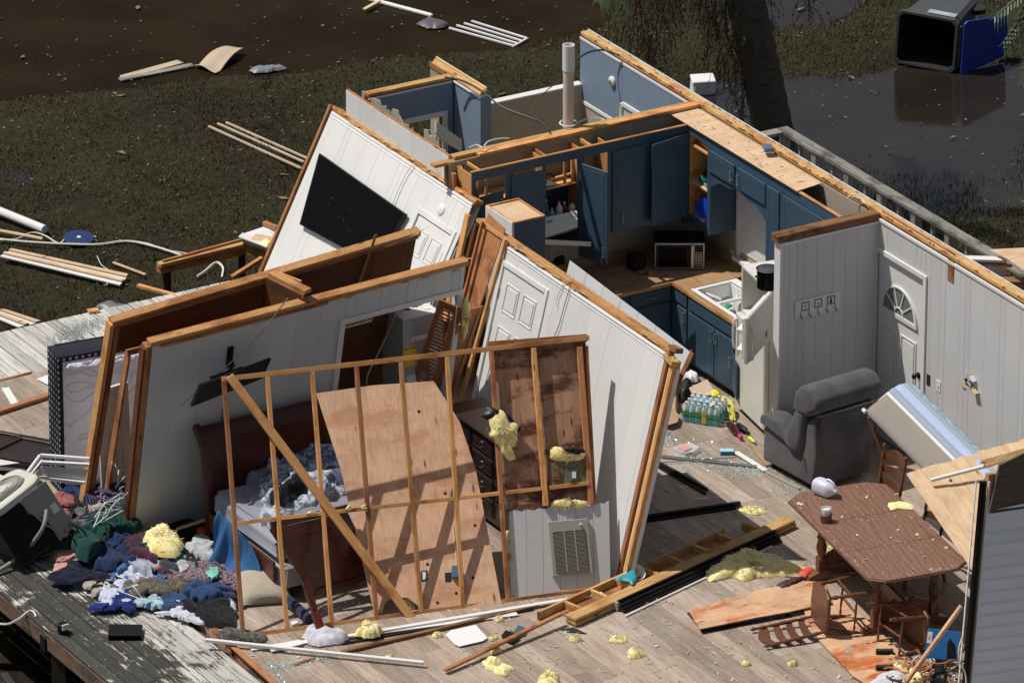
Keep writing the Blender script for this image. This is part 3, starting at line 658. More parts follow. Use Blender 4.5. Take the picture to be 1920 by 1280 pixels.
def kitchen_wall():
    x0 = -3.0; f = Fr((x0, 0.0, 0), (1, 0, 0), (0, 0, HT)); t = thing('kitchen_wall', 'partition wall behind the blue wall cabinets with doubled yellow top plates', 'wall', f.M)
    g = G(); g.box((0, 0, -.10), (2.99, HT-.1, -.012)); g.obj('wall_core', 'backing', t)
    panelling(t, 0, 2.99, 0, HT-.06, -.011, .011, 'beige', seed=9, wr=(.8, 1.2), name='wall_board')
    panelling(t, 0, 2.99, 0, HT-.12, -.112, .011, 'beige', seed=10, wr=(.8, 1.2), name='wall_board')
    board(t, 'top_plate', (-.16, HT-.075, -.06), (2.98, HT-.075, -.06), .09, .035, 'lumber', up=(0, 1, 0)); board(t, 'top_plate', (.08, HT-.036, -.075), (2.98, HT-.036, -.085), .09, .038, 'plate', up=(0, 1, 0))
    board(t, 'top_plate', (.32, HT-.018, .03), (3.05, HT-.018, -.01), .085, .035, 'lumber', up=(0, 1, 0))
    for u_, w_, h_, m_ in ((.03, .03, HT-.16, 'lumber_red'), (.10, .04, HT-.10, 'lumber'), (.17, .06, HT-.30, 'lumber'), (.19, .12, HT-.42, 'plate')): board(t, 'end_stud', (u_, 0, w_), (u_, h_, w_), .085, .038, m_, up=(1, 0, 0))
    return f
KW = kitchen_wall()
def partition():
    y = -3.44; x0 = at(1445, 440, HT-.1).x; x0 = -1.17; f = Fr((x0, y, 0), (1, 0, 0), (0, 0, HT)); t = thing('partition_wall', 'short grey panelled partition beside the fridge with a thick brown beam on top', 'wall', f.M); L = -x0
    g = G(); g.box((0.012, 0, -.085), (L-.002, HT-.09, -.013)); g.obj('wall_core', 'backing', t)
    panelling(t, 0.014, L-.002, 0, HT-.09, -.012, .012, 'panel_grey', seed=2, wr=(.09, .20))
    g = G(); g.box((0.014, 0, -.097), (L-.002, HT-.09, -.086)); g.obj('rear_board', 'white', t)
    g = G(); g.box((-.012, 0, -.10), (.012, HT-.09, .012), .003); g.obj('corner_trim', 'trim', t)
    board(t, 'top_plate', (-.05, HT-.042, -.045), (L-.004, HT-.042, -.045), .13, .08, 'plate_dark', up=(0, 1, 0), c=.008)
    board(t, 'cornice', (0.0, HT-.10, .012), (L-.02, HT-.10, .012), .025, .018, 'trim', up=(0, 0, 1))
    # key rack
    k = thing('key_rack', 'white board with three small pictures and five hooks on the grey partition', 'key rack', f.M)
    a, b = f.uv(1490, 565)[0], f.uv(1575, 545)[0]; v1 = (f.uv(1490, 565)[1]+f.uv(1575, 545)[1])/2; v0 = v1-.20
    g = G(); g.box((a, v0, .002), (b, v1, .016), .003); g.obj('backboard', 'trim', k)
    for i in range(3):
        c = a+(b-a)*(.22+.28*i); q = G(); 
        for r in ((c-.045, v1-.115, c+.045, v1-.108), (c-.045, v1-.032, c+.045, v1-.025), (c-.045, v1-.108, c-.038, v1-.032), (c+.038, v1-.108, c+.045, v1-.032)): q.box((r[0], r[1], .016), (r[2], r[3], .021))
        fr = q.obj('picture_frame', 'ink', k); q = G(); q.box((c-.037, v1-.107, .016), (c+.037, v1-.033, .0175)); q.obj('picture', 'paper', fr)
        q = G()
        if i == 0:
            for m in range(8): q.prism([(c, v1-.07), (c+.026*cos(m*pi/4), v1-.07+.026*sin(m*pi/4)), (c+.026*cos(m*pi/4+.4), v1-.07+.026*sin(m*pi/4+.4))], .0175, .0185)
            q.obj('motif', 'steel', fr)
        elif i == 1:
            for m in (-.5, -.1, .4): q.prism([(c-.006, v1-.1), (c+.006, v1-.1), (c+.03*m, v1-.045)], .0175, .0185)
            q.obj('motif', plain('motifgreen', (.35, .42, .05), .6), fr)
        else:
            q.prism([(c-.018, v1-.1), (c+.018, v1-.1), (c+.009, v1-.055), (c-.009, v1-.055)], .0175, .0185); q.box((c-.011, v1-.053, .0175), (c+.011, v1-.042, .0185)); q.obj('motif', 'ink', fr)
    for i in range(5):
        c = a+(b-a)*(.12+.19*i); q = G(); q.tube([(c, v0+.085, .018), (c, v0+.05, .02)], .004, 5); q.tube(spline([(c, v0+.05, .02), (c, v0+.02, .03), (c-.008, v0+.015, .05), (c-.008, v0+.04, .06)], 3), .007, 5); q.obj('hook', 'steel', k, smooth=50)
    return f
PW = partition()
def bedroom_walls():
    # low beige wall along the far side
    f = Fr((-1.75, 2.34, 0), (1, 0, 0), (0, 0, 1)); t = thing('low_beige_wall', 'low beige wall with a white top edge on the far side of the roofless bathroom', 'wall', f.M)
    h = 1.86; g = G(); g.box((0, 0, -.09), (1.75, h-.012, -.012)); g.obj('wall_core', 'backing', t); panelling(t, 0, 1.74, 0, h-.012, -.011, .011, 'beige', seed=12, wr=(.85, .85), name='wall_board')
    board(t, 'top_trim', (0, h, -.05), (1.75, h, -.05), .10, .022, 'trim', up=(0, 1, 0))
    # blue walls
    f = Fr((-3.05, 1.95, 0), (1, 0, 0), (0, 0, HT)); t = thing('blue_wall', 'blue wall with a white framed opening and yellow lumber on top, behind the hallway', 'wall', f.M)
    w0, w1, top = f.uv(775, 240)[0], f.uv(832, 212)[0], 2.02; 
    a0 = f.uv(778, 225)[0]; a1 = f.uv(829, 215)[0]
    top = f.uv(829, 218)[1]
    panelling(t, .2, 1.22, 0, HT-.045, -.011, .011, 'blue_wall', seed=13, wr=(1.2, 1.2), name='wall_board', holes=((a0-.35, a1, 1.0, top),))
    g = G(); g.box((.2, 0, -.09), (max(.22, a0-.36), HT-.04, -.012)); g.box((a1+.01, 0, -.09), (1.22, HT-.04, -.012)); g.box((max(.221, a0-.36), top+.01, -.09), (a1+.01, HT-.04, -.012)); g.obj('wall_core', 'backing', t)
    casing(t, a0-.35, a1, 1.0, top, .001, .06, .016)
    board(t, 'top_plate', (.2, HT-.018, -.05), (1.22, HT-.018, -.05), .10, .035, 'plate', up=(0, 1, 0)); board(t, 'edge_trim', (.2, HT-.055, .006), (1.2, HT-.055, .006), .022, .012, 'trim', up=(0, 0, 1))
    q_ = [onp(x, y, (0, 1.0, 0), (0, 1, 0)) for x, y in ((818, 228), (866, 262), (866, 286), (826, 262), (818, 250))]; lc = G().slab(q_, (0, .03, 0)).obj('loose_door', 'white'); tag(lc, 'small white loose board leaning in front of the blue wall opening', 'board'); 0 and board(t, 'loose_casing', (a0+.02, top-.52, .05), (a1+.16, top-.75, .14), .30, .03, 'trim', up=(.3, .2, 1)); board(t, 'jamb', (a0+.02, 1.2, -.04), (a0+.02, top, -.04), .07, .03, 'lumber_red', up=(1, 0, 0))
    f = Fr((-1.82, 2.45, 0), (0, -1, 0), (0, 0, HT)); t = thing('blue_closet_wall', 'short blue wall end capped with yellow and red lumber beside the low beige wall', 'wall', f.M); L = 1.06
    g = G(); g.box((.01, 0, -.12), (L-.012, HT-.04, -.012)); g.obj('wall_core', 'backing', t); g = G(); g.box((.5, 0, -.011), (L, HT-.045, 0), .001); g.obj('wall_board', 'blue_wall', t)
    g = G(); g.box((.0, 0, -.011), (.38, HT-.045, 0), .001); g.obj('wall_board', 'beige', t)
    g = G(); g.box((L-.011, 0, -.131), (L, HT-.045, -.0115), .001); g.obj('wall_board', 'blue_wall', t); g = G(); g.box((0, 0, -.132), (L-.012, HT-.045, -.121), .001); g.obj('wall_board', 'beige', t)
    board(t, 'top_plate', (-.02, HT-.018, -.065), (L-.05, HT-.018, -.065), .11, .036, 'plate', up=(1, 0, 0)); board(t, 'top_plate', (.0, HT+.014, -.075), (L*.98, HT+.014, -.085), .05, .02, 'split', up=(1, 0, 0)); board(t, 'edge_trim', (.5, HT-.055, .007), (L+.01, HT-.055, .007), .022, .012, 'trim', up=(0, 0, 1))
    board(t, 'edge_strip', (0, HT-.03, .006), (.5, HT-.03, .006), .06, .012, 'lumber_red', up=(0, 0, 1))
    # vent pipe
    b = at(1075, 238, HT); b.y = .06; b = onp(1075, 236, (0, .06, 0), (0, -1, 0)); t_ = onp(1075, 90, (0, .06, 0), (0, -1, 0)); z1 = t_.z
    g = G(); X = b.x; q = []
    for k in range(8): q.append((2.0+(z1-.28-2.0)*k/7, .056+.002*(k % 2)))
    g.lathe(q, (X, .16, 0), n=18); p = g.obj('vent_pipe', 'pvc', smooth=35); tag(p, 'tall stained plastic vent pipe rising above the kitchen wall', 'pipe')
    g = G(); g.lathe([(z1-.28, .064), (z1, .064), (z1, .055), (z1-.1, .05)], (X, .16, 0), n=18); g.obj('pipe_collar', 'trim', p, smooth=35)
    g = G(); g.tube([(X+.09*cos(k*.5), .16+.09*sin(k*.5), HT+.02) for k in range(14)], .008, 5); g.obj('caulk_ring', 'trim', p, smooth=60)
bedroom_walls()
def hall_wall():
    x = -2.95; f = Fr((x, 2.24, 0), (0, -1, 0), (0, 0, 2.45)); t = thing('hall_wall', 'thin white panelled hall wall with a torn outer skin between the television wall and the blue walls', 'wall', f.M); L = 2.15
    f.t = t; panelling(t, 0, L, 0, HT-.03, 0, .008, 'panel', seed=21, wr=(.1, .3)); board(t, 'edge_strip', (0, HT-.03, -.01), (L, HT-.03, -.01), .02, .03, 'lumber_red', up=(0, 0, 1))
    g = G(); g.box((.02, 0, -.06), (L-.02, HT-.35, -.002)); g.obj('wall_core', 'backing', t); rn = random.Random(5); u = 0.12
    while u < L+.1:
        w = rn.uniform(.12, .3); a, b = HT+rn.uniform(-.10, .03), HT+rn.uniform(-.12, .0); g = G(); g.prism([(u, 0), (u+w-.003, 0), (u+w-.003, b), (u+w*.6, a-.05), (u+w*.5, a), (u, a-.02)], -.13, -.115); g.obj('torn_board', 'beige', t); u += w
    for k, (u, h_) in enumerate(((L+.03, HT-.12), (L+.09, HT-.2), (L+.13, HT-.15))): board(t, 'end_stud', (u-.06, 0, -.13-.05*k), (u-.06, h_, -.13-.05*k), .04, .09, 'lumber' if k % 2 else 'lumber_red', up=(0, 0, 1))
    return f
hall_wall()
# ================================================================ LEANING WALLS
def tv_wall():
    f = lean(at(459, 592, 0), (0, -1, 0), (624, 203)); L = f.uv(884, 389)[0]; h = f.h
    t = thing('television_wall', 'white panelled wall leaning back on the left with a television and a white door', 'wall', f.M); f.t = t; f.L = L
    d0 = f.uv(786, 400)[0]; dtop = f.uv(788, 402)[1]; d1 = d0+.78; d1 = min(d1, L-.12)
    panelling(t, 0, L, 0, h-.03, -.008, .008, 'panel', seed=31, wr=(.10, .30), holes=((d0, d1, -.01, dtop),))
    board(t, 'top_plate', (-.02, h+.005, -.055), (L+.02, h+.005, -.055), .10, .038, 'lumber', up=(0, 1, 0)); board(t, 'top_plate', (0, h-.034, -.05), (L, h-.034, -.05), .08, .036, 'lumber_red', up=(0, 1, 0))
    for u in (-.02,): board(t, 'end_stud', (u-.03, 0, -.03), (u-.03, h+.02, -.03), .095, .04, 'lumber_red', up=(1, 0, 0))
    for u in (.6, 1.2, 1.8): board(t, 'stud', (u, 0, -.05), (u, h-.05, -.05), .04, .07, 'lumber', up=(0, 0, 1))
    g = G(); g.box((0, 0, -.10), (L, h-.03, -.092)); g.obj('rear_board', 'panel_grey', t)
    board(t, 'cornice', (.02, h-.045, .004), (L, h-.045, .004), .022, .012, 'trim', up=(0, 0, 1)); board(t, 'cornice', (.02, h-.085, .003), (L, h-.085, .003), .012, .008, 'trim', up=(0, 0, 1))
    d = door6(t, d0+.01, d1-.01, .01, dtop-.01, -.02); casing(t, d0, d1, 0, dtop, .001, .06, .016)
    for v in (dtop-.25, .3): g = G(); g.box((d1-.015, v-.05, .0), (d1+.008, v+.05, .012), .002); g.obj('hinge', 'metal', d)
    a = f.uv(828, 393); g = G(); g.lathe([(0, .062), (.012, .06), (.022, .045), (.026, .02)], (a[0], a[1], 0), (0, 0, 1), 22); o = g.obj('chime_cover', 'trim', smooth=40); o.matrix_basis = f.M; tag(o, 'round white cover above the door on the leaning television wall', 'wall cover')
    # television
    c = [f.uv(*p, .05) for p in ((600, 288), (762, 402), (563, 421), (705, 498))]
    tw = thing('television', 'large black flat television on the leaning white wall', 'television', f.M)
    q = [c[0], c[1], c[3], c[2]]; g = G(); g.prism([q[3], q[2], q[1], q[0]], .03, .062); g.obj('casing', 'black', tw)
    m = V((sum(p[0] for p in q)/4, sum(p[1] for p in q)/4)); g = G(); g.prism([tuple(m+(V(p)-m)*.975) for p in (q[3], q[2], q[1], q[0])], .062, .0635); sc = g.obj('screen', 'black_gloss', tw)
    g = G(); rn = random.Random(3)
    for k in range(22):
        p = m+V((rn.gauss(0, .25), rn.gauss(0, .15))); s = rn.uniform(.0012, .0035); g.prism([(p.x, p.y), (p.x+s, p.y), (p.x+s, p.y+s), (p.x, p.y+s)], .0636, .0645)
    stuff(g.obj('dust_specks', 'trim', sc)); g = G(); g.box((m.x-.2, m.y-.15, 0), (m.x+.2, m.y+.15, .03)); g.obj('bracket', 'black', tw)
    wv = [f.pt(*f.uv(x, y, .03), .03) for x, y in ((778, 305), (762, 325), (745, 360), (733, 395), (728, 425), (727, 440))]
    cable('hanging_wire', wv, .006, 'wire_w', 'thin white wire hanging down beside the large television', 'wire')
    return f
TW = tv_wall()
def center_wall():
    u = (at(1155, 1083, 0)-at(845, 870, 0)); br = at(1153, 1083, 0); L = 3.05
    u = V((0.0, -1, 0)); bl = br-u*L; f0 = lean(br, u, (1250, 655)); f = Fr(bl, u, f0.v*f0.h)
    h = f.h; t = thing('center_wall', 'white panelled wall with a white door leaning over in the middle of the wreck', 'wall', f.M); f.t = t; f.L = L
    # the far end has sagged: the head of the wall follows the photo's slanting line
    l0 = f.uv(947, 450); r0 = f.uv(1246, 652); topf = lambda u_: l0[1]+(r0[1]-l0[1])*(u_-l0[0])/(r0[0]-l0[0]); f.topf = topf
    d0 = f.uv(922, 520)[0]; dt = f.uv(1022, 563)[1]; d1 = f.uv(1020, 566)[0]; dtl = f.uv(928, 508)[1]
    d0 = max(.05, d0); d1 = d0+.80; dt = topf((d0+d1)/2)-.24
    us = f.uv(940, 450)[0]; us = max(0, us)
    panelling(t, us, L, 0, 0, -.008, .008, 'panel', seed=41, wr=(.09, .28), holes=((d0, d1, -.01, dt),), topf=lambda q: topf(q)-.035)
    n0 = (us, topf(us)); n1 = (L+.0, topf(L))
    us2 = f.uv(893, 402)[0]; board(t, 'top_plate', (us2, topf(us2)+.0, -.06), (n1[0]+.03, n1[1]+.0, -.06), .10, .04, 'lumber', up=(0, 1, 0)); board(t, 'top_plate', (n0[0], n0[1]-.035, -.05), (n1[0], n1[1]-.035, -.05), .09, .03, 'lumber_red', up=(0, 1, 0))
    board(t, 'cornice', (n0[0]+.02, n0[1]-.055, .005), (n1[0]-.02, n1[1]-.055, .005), .022, .014, 'trim', up=(0, 0, 1)); board(t, 'cornice', (n0[0]+.02, n0[1]-.09, .003), (n1[0]-.02, n1[1]-.09, .003), .012, .008, 'trim', up=(0, 0, 1))
    for k, (du, dw, m, w) in enumerate(((.02, -.03, 'lumber_red', .05), (.065, -.055, 'split', .03), (.10, -.075, 'lumber', .085))): board(t, 'end_stud', (L+du, 0, dw), (L+du, h-.02-.03*k, dw), w, .04, m, up=(1, 0, 0) if k != 1 else (0, 0, 1))
    board(t, 'plate_stub', (L-.02, h+.02, -.06), (L+.13, h+.03, -.06), .09, .05, 'plate_dark', up=(0, 1, 0)); board(t, 'split_block', (L+.0, h-.07, -.03), (L+.13, h-.09, -.03), .08, .05, 'plate', up=(0, 1, 0), jag=.04)
    board(t, 'corner_strip', (L+.125, 0, -.10), (L+.125, h-.15, -.10), .05, .006, 'panel', up=(1, 0, 0))
    for u_ in (1.0, 1.6, 2.2): board(t, 'stud', (u_, 0, -.05), (u_, topf(u_)-.08, -.05), .04, .07, 'lumber', up=(0, 0, 1))
    g = G(); g.prism([(us, 0), (L, 0), (L, topf(L)-.04), (us, topf(us)-.04)], -.105, -.097); g.obj('rear_board', 'panel_grey', t)
    d = door6(t, d0+.01, d1-.01, .01, dt-.01, -.02); casing(t, d0, d1, 0, dt, .001, .055, .016)
    for v in (dt-.28, .3): g = G(); g.box((d0-.008, v-.05, .0), (d0+.015, v+.05, .012), .002); g.obj('hinge', 'steel', d)
    # wires hanging from the head of the wall
    for i, pp in enumerate((((1075, 520), (1062, 524), (1050, 545), (1045, 560), (1043, 575)), ((1070, 534), (1062, 560), (1055, 585), (1048, 610), (1040, 630)))):
        cable('hanging_wire', [f.pt(*f.uv(x, y, .02), .02) for x, y in pp], .005, 'wire_w' if i == 0 else 'steel', ('pale wire loop hanging from the head of the middle leaning wall', 'dark thin wire running down the middle leaning wall beside its door')[i], 'wire')
    # grey skin that has come away behind the wall
    p = [at(1068, 488, 2.0), at(1297, 662, 1.95)]
    fw = V((-.55, 0, -.83))
    A0 = onp(1068, 488, f.pt(0, 0, -.38), f.w); A1 = onp(1297, 662, f.pt(0, 0, -.38), f.w); A2 = onp(1235, 800, f.pt(0, 0, -.30), f.w); uu = (A1-A0)
    b0 = f.pt(f.uv(1000, 640)[0], .0, -.16); b1 = f.pt(L+.12, 0, -.16)
    q = thing('grey_wall_skin', 'loose grey panelled skin with a brown splintered edge behind the middle leaning wall', 'wall panel', A0)
    g = G(); n = 7
    for k in range(n):
        a, b = k/n+.0012, (k+1)/n-.0012; g = G(); g.slab([A0.lerp(A1, a)-A0, b0.lerp(A2, a)-A0, b0.lerp(A2, b)-A0, A0.lerp(A1, b)-A0], -f.w*.006); g.obj('panel_board', 'panel_grey', q)
    board(q, 'brown_edge', A1-A0, A2-A0, .06, .012, 'lumber_red', up=tuple(f.w), jag=.03)
    return f
CW = center_wall()
def corner_bay():
    # brown backs and studs where the cross walls tore away between the two leaning walls
    f = TW; t = thing('corner_studs', 'brown studs and wall backing standing between the two leaning white walls', 'wall framing', at(850, 800, 0)); o = at(850, 800, 0)
    def P(x, y, w): return onp(x, y, CW.pt(0, 0, w), CW.w)-o
    g = G(); g.slab([P(915, 400, -.03), P(947, 430, -.03), P(905, 560, -.03), P(868, 660, -.03), P(842, 770, -.03), P(820, 760, -.03), P(862, 560, -.03)], -CW.w*.01); g.obj('back_board', 'lumber_red', t)
    for (a, b, w, m, ww) in (((878, 402), (835, 600), .0, 'lumber', .085), ((905, 415), (850, 640), .02, 'lumber_red', .03), ((948, 448), (850, 800), .03, 'lumber', .04), ((893, 420), (838, 640), -.01, 'backing', .05)):
        board(t, 'stud', P(*a, w), P(*b, w), ww, .035, m, up=tuple(CW.w))
corner_bay()
# ================================================================ CLOSET WALLS, FRAME
def pxboard(par, f, a, b, c, w, t, mat, name='stud', **k):
    p = f.uv(*a, c); q = f.uv(*b, c); return board(par, name, (p[0], p[1], c), (q[0], q[1], c), w, t, mat, up=(0, 0, 1), **k)
def pxslab(par, f, pts, c, t, mat, name, label=None):
    g = G(); q = [f.uv(x, y, c+t) for x, y in pts]
    ar = sum(q[i-1][0]*q[i][1]-q[i][0]*q[i-1][1] for i in range(len(q)))
    if ar < 0: q = q[::-1]
    g.prism(q, c, c+t); return g.obj(name, mat, par, label=label)
def closet_walls():
    f = lean(at(250, 1005, 0), (1, 0, 0), (287, 640)); L = f.uv(873, 500)[0]; h = f.h; t = thing('closet_front_wall', 'grey panelled wall with a wide closet opening, leaning over the bed', 'wall', f.M)
    o0 = f.uv(646, 612)[0]; o1 = f.uv(857, 560)[0]; ov = (f.uv(650, 605)[1]+f.uv(855, 551)[1])/2
    l0 = f.uv(290, 648); r0 = f.uv(870, 498); topf = lambda u: l0[1]+(r0[1]-l0[1])*(u-l0[0])/(r0[0]-l0[0])
    hd = lambda u: f.uv(646, 606)[1]+(f.uv(858, 551)[1]-f.uv(646, 606)[1])*(u-o0)/(o1-o0)
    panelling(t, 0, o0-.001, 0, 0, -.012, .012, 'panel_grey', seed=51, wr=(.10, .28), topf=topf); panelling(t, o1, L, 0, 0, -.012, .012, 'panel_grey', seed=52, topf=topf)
    rn = random.Random(1); u = o0
    while u < o1-.01:
        u1 = min(o1, u+rn.choice((.1, .2, .28))); g = G(); g.prism([(u+.0015, hd(u)+.01), (u1-.0015, hd(u1)+.01), (u1-.0015, topf(u1)), (u+.0015, topf(u))], -.012, 0); g.obj('panel_board', 'panel_grey', t); u = u1
    board(t, 'casing', (o0-.03, 0, .008), (o0-.03, hd(o0)+.03, .008), .06, .016, 'trim', up=(0, 0, 1)); board(t, 'casing', (o1+.03, 0, .008), (o1+.03, hd(o1)+.03, .008), .06, .016, 'trim', up=(0, 0, 1))
    board(t, 'casing', (o0-.06, hd(o0)+.03, .010), (o1+.06, hd(o1)+.03, .010), .06, .018, 'trim', up=(0, 0, 1))
    board(t, 'top_plate', (-.03, topf(0)+.03, -.03), (L+.02, topf(L)+.03, -.03), .10, .06, 'lumber', up=(0, 1, 0), c=.006); board(t, 'top_plate', (.08, topf(0)+.0, .015), (L*.55, topf(L*.55)+.0, .012), .05, .03, 'lumber_red', up=(0, 1, 0))
    board(t, 'end_stud', (-.035, 0, -.05), (-.035, topf(0)+.0, -.05), .10, .06, 'lumber_red', up=(1, 0, 0)); board(t, 'end_stud', (-.075, 0, -.06), (-.075, topf(0)-.03, -.06), .09, .02, 'backing', up=(1, 0, 0))
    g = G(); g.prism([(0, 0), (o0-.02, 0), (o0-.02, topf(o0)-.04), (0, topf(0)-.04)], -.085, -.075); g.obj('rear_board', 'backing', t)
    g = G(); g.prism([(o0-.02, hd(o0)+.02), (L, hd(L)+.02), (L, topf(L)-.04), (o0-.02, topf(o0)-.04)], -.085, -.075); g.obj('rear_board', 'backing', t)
    board(t, 'jamb', (o1+.0, 0, -.045), (o1+.0, hd(o1), -.045), .07, .02, 'trim', up=(1, 0, 0))
    f3 = f
    # wall behind it
    f = lean(at(160, 955, 0), (1, 0, 0), (214, 606)); h = f.h; L = f.uv(783, 440)[0]; t = thing('closet_back_wall', 'brown bare backed closet wall with a doorway at its left end', 'wall', f.M)
    l0 = f.uv(222, 603); r0 = f.uv(783, 438); topf = lambda u: l0[1]+(r0[1]-l0[1])*(u-l0[0])/(r0[0]-l0[0])
    j0, jt = f.uv(243, 660); j1 = j0+.82
    board(t, 'top_plate', (-.03, topf(0)+.015, -.02), (L+.02, topf(L)+.015, -.02), .10, .05, 'lumber', up=(0, 1, 0), c=.006); board(t, 'top_plate', (0, topf(0)-.03, -.01), (L, topf(L)-.03, -.01), .08, .03, 'lumber_red', up=(0, 1, 0))
    rn = random.Random(6); u = 0.05
    while u < L-.02:
        u1 = min(L, u+.405); lo = 0 if u > j1-.1 or u < .02 else jt+.04
        if u < j0 < u1: lo = jt+.04
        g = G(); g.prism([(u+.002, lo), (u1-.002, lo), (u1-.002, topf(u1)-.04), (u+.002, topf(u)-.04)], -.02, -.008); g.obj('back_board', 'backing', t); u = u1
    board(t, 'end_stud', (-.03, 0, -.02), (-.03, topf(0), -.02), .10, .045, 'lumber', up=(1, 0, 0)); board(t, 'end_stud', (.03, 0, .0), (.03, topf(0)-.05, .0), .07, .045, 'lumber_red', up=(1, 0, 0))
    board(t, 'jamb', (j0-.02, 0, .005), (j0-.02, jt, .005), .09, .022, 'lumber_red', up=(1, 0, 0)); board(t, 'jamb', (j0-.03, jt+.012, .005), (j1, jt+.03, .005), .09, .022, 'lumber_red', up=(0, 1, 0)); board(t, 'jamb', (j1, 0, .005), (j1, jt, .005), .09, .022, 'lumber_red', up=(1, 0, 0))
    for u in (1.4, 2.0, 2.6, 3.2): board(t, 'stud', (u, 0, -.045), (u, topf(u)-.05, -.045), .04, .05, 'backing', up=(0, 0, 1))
    pxboard(t, f, (705, 440), (672, 535), .02, .03, .012, 'lumber_red', 'loose_strip'); pxboard(t, f, (722, 462), (786, 437), .03, .012, .02, 'split', 'loose_strip')
    g = G(); g.prism([(j1+.1, 0), (L, 0), (L, topf(L)-.04), (j1+.1, topf(j1)-.04)], -.085, -.075); g.obj('rear_board', 'panel', t)
    f4 = f
    # cross studs between the two
    t = thing('closet_divider', 'short cross studs and brown board joining the two closet wall heads', 'wall framing', (0, 0, 0)); a = onp(508, 512, f4.pt(0, 0, .02), f4.w); b = onp(578, 546, f3.pt(0, 0, -.03), f3.w); t.matrix_basis = MX.Translation(a)
    board(t, 'cross_stud', V((0, 0, 0)), b-a, .09, .04, 'lumber', up=(0, 0, 1)); g = G(); d = b-a
    g.slab([V((-.06, 0, -.03)), d+V((-.06, .02, -.03)), d+V((-.06, .14, -.40)), V((-.06, -.02, -.40))], (-.012, 0, 0)); g.obj('divider_board', 'backing', t)
    board(t, 'thin_stud', V((-.04, 0, -.05)), d+V((-.05, 0, -.05)), .02, .05, 'lumber_red', up=(0, 0, 1)); board(t, 'thin_stud', V((.08, .0, -.02)), d*.5+V((.13, 0, -.03)), .02, .04, 'lumber', up=(0, 0, 1))
    # furnace cabinet
    b = at(755, 603, 1.62); b2 = at(818, 592, 1.62); fx = thing('furnace', 'grey metal furnace cabinet with a yellow notice standing in the closet', 'furnace', MF((b.x, b.y, 0), (1, 0, 0), (0, 0, 1), (0, -1, 0)))
    W = .46; g = G(); g.box((0, 0, -.42), (W, 1.62, 0), .006); g.obj('cabinet', paint('furnmetal', (.34, .36, .37), .35, .2), fx)
    FF = Fr((b.x, b.y, 0), (1, 0, 0), (0, 0, 1)); g = G(); g.box((.02, 1.621, -.4), (W-.02, 1.628, -.02)); g.obj('top_sheet', 'white', fx)
    rn = random.Random(4)
    for k in range(6):
        g = G(); x = .12+rn.random()*.22; z = -.36+rn.random()*.22; g.prism([(x, z), (x+.08, z+.02), (x+.07, z+.07), (x+.01, z+.05)], 1.6285, 1.63+.002*k, ax=1); g.obj('label_scrap', ['paper', plain('pinkred', (.6, .1, .12), .6), 'ink'][k % 3], fx)
    a0 = FF.uv(756, 652); a1 = FF.uv(781, 684); g = G(); g.box((a0[0], a1[1], .001), (a1[0], a0[1], .003)); o = g.obj('notice', 'yellow_lbl', fx); text(o, 'ENERGYGUIDE', .022, MF(((a0[0]+a1[0])/2, a0[1]-.022, .0042), (1, 0, 0), (0, 1, 0), (0, 0, 1)))
    a0 = FF.uv(772, 633); g = G(); g.box((a0[0], a0[1]-.045, .001), (a0[0]+.19, a0[1]+.005, .003)); o = g.obj('name_plate', 'paper', fx); text(o, 'J', .045, MF((a0[0]+.04, a0[1]-.02, .0042), (1, 0, .0), (.25, 1, 0), (0, 0, 1)))
    for k in range(9): g = G(); g.box((.235, 0, 0), (.236, .001, .001))
    g = G(); g.box((.04, .78, .001), (.26, 1.02, .004)); g.obj('panel_plate', 'trim', fx); g = G(); g.box((.30, .85, .001), (.40, 1.28, .006), .003); g.obj('side_plate', 'trim', fx)
    # wire shelf
    c = f3.uv(650, 612, -.25); s = thing('wire_shelf', 'white wire shelf end hanging inside the dark closet opening', 'shelf', f3.M)
    q0 = f3.uv(645, 605, -.2); q1 = f3.uv(697, 598, -.2); g = G(); g.tube([(q0[0], q0[1]-.07, -.2), (q1[0], q1[1]-.02, -.2)], .006, 5); g.tube([(q0[0], q0[1]-.02, -.2), (q1[0], q1[1]+.03, -.2)], .006, 5)
    for k in range(15): u = q0[0]+(q1[0]-q0[0])*k/14; v = q0[1]-.07+(q1[1]-q0[1]+.05)*k/14; g.tube([(u, v, -.2), (u, v+.05, -.2)], .0035, 4); g.tube([(u, v+.05, -.2), (u, v+.05, -.5)], .0035, 4)
    g.obj('wire_grid', 'trim', s)
    cable('closet_pipe', [f3.pt(*f3.uv(x, y, -.25), -.25) for x, y in ((740, 585), (728, 620), (705, 670), (690, 700), (686, 720))], .012, 'steel', 'curved grey tube hanging in the dark closet', 'pipe')
    # louvred bifold door
    p = [onp(x, y, f3.pt(0, 0, .03), f3.w) for x, y in ((822, 563), (862, 572))]
    hx = f3.pt(o1-.02, 0, .01); A = onp(866, 578, f3.pt(0, 0, .04), f3.w); Bq = onp(824, 560, f3.pt(0, 0, -.14), f3.w)
    uu = (A-Bq); tv = Fr(Bq, uu, f3.v*2).v; ld = Fr(Bq-tv*2.0, uu, tv*2.0); Wd = uu.length; t = thing('louvred_door', 'brown louvred folding door hanging open at the closet opening', 'door', ld.M)
    ld_h = 2.0
    for a, b, c_, d_ in ((0, 0, .055, ld_h), (Wd-.055, 0, Wd, ld_h), (.056, ld_h-.09, Wd-.056, ld_h), (.056, 0, Wd-.056, .12)): g = G(); g.box((a, b, -.012), (c_, d_, .012), .003); g.obj('rail', 'louver', t)
    v = .13
    while v < ld_h-.10:
        g = G(); M = MX.Translation((.056, v, 0)) @ MX.Rotation(R(35), 4, 'X'); g.box((0, -.018, -.003), (Wd-.112, .018, .003)); g.obj('slat', 'louver', t, M); v += .044
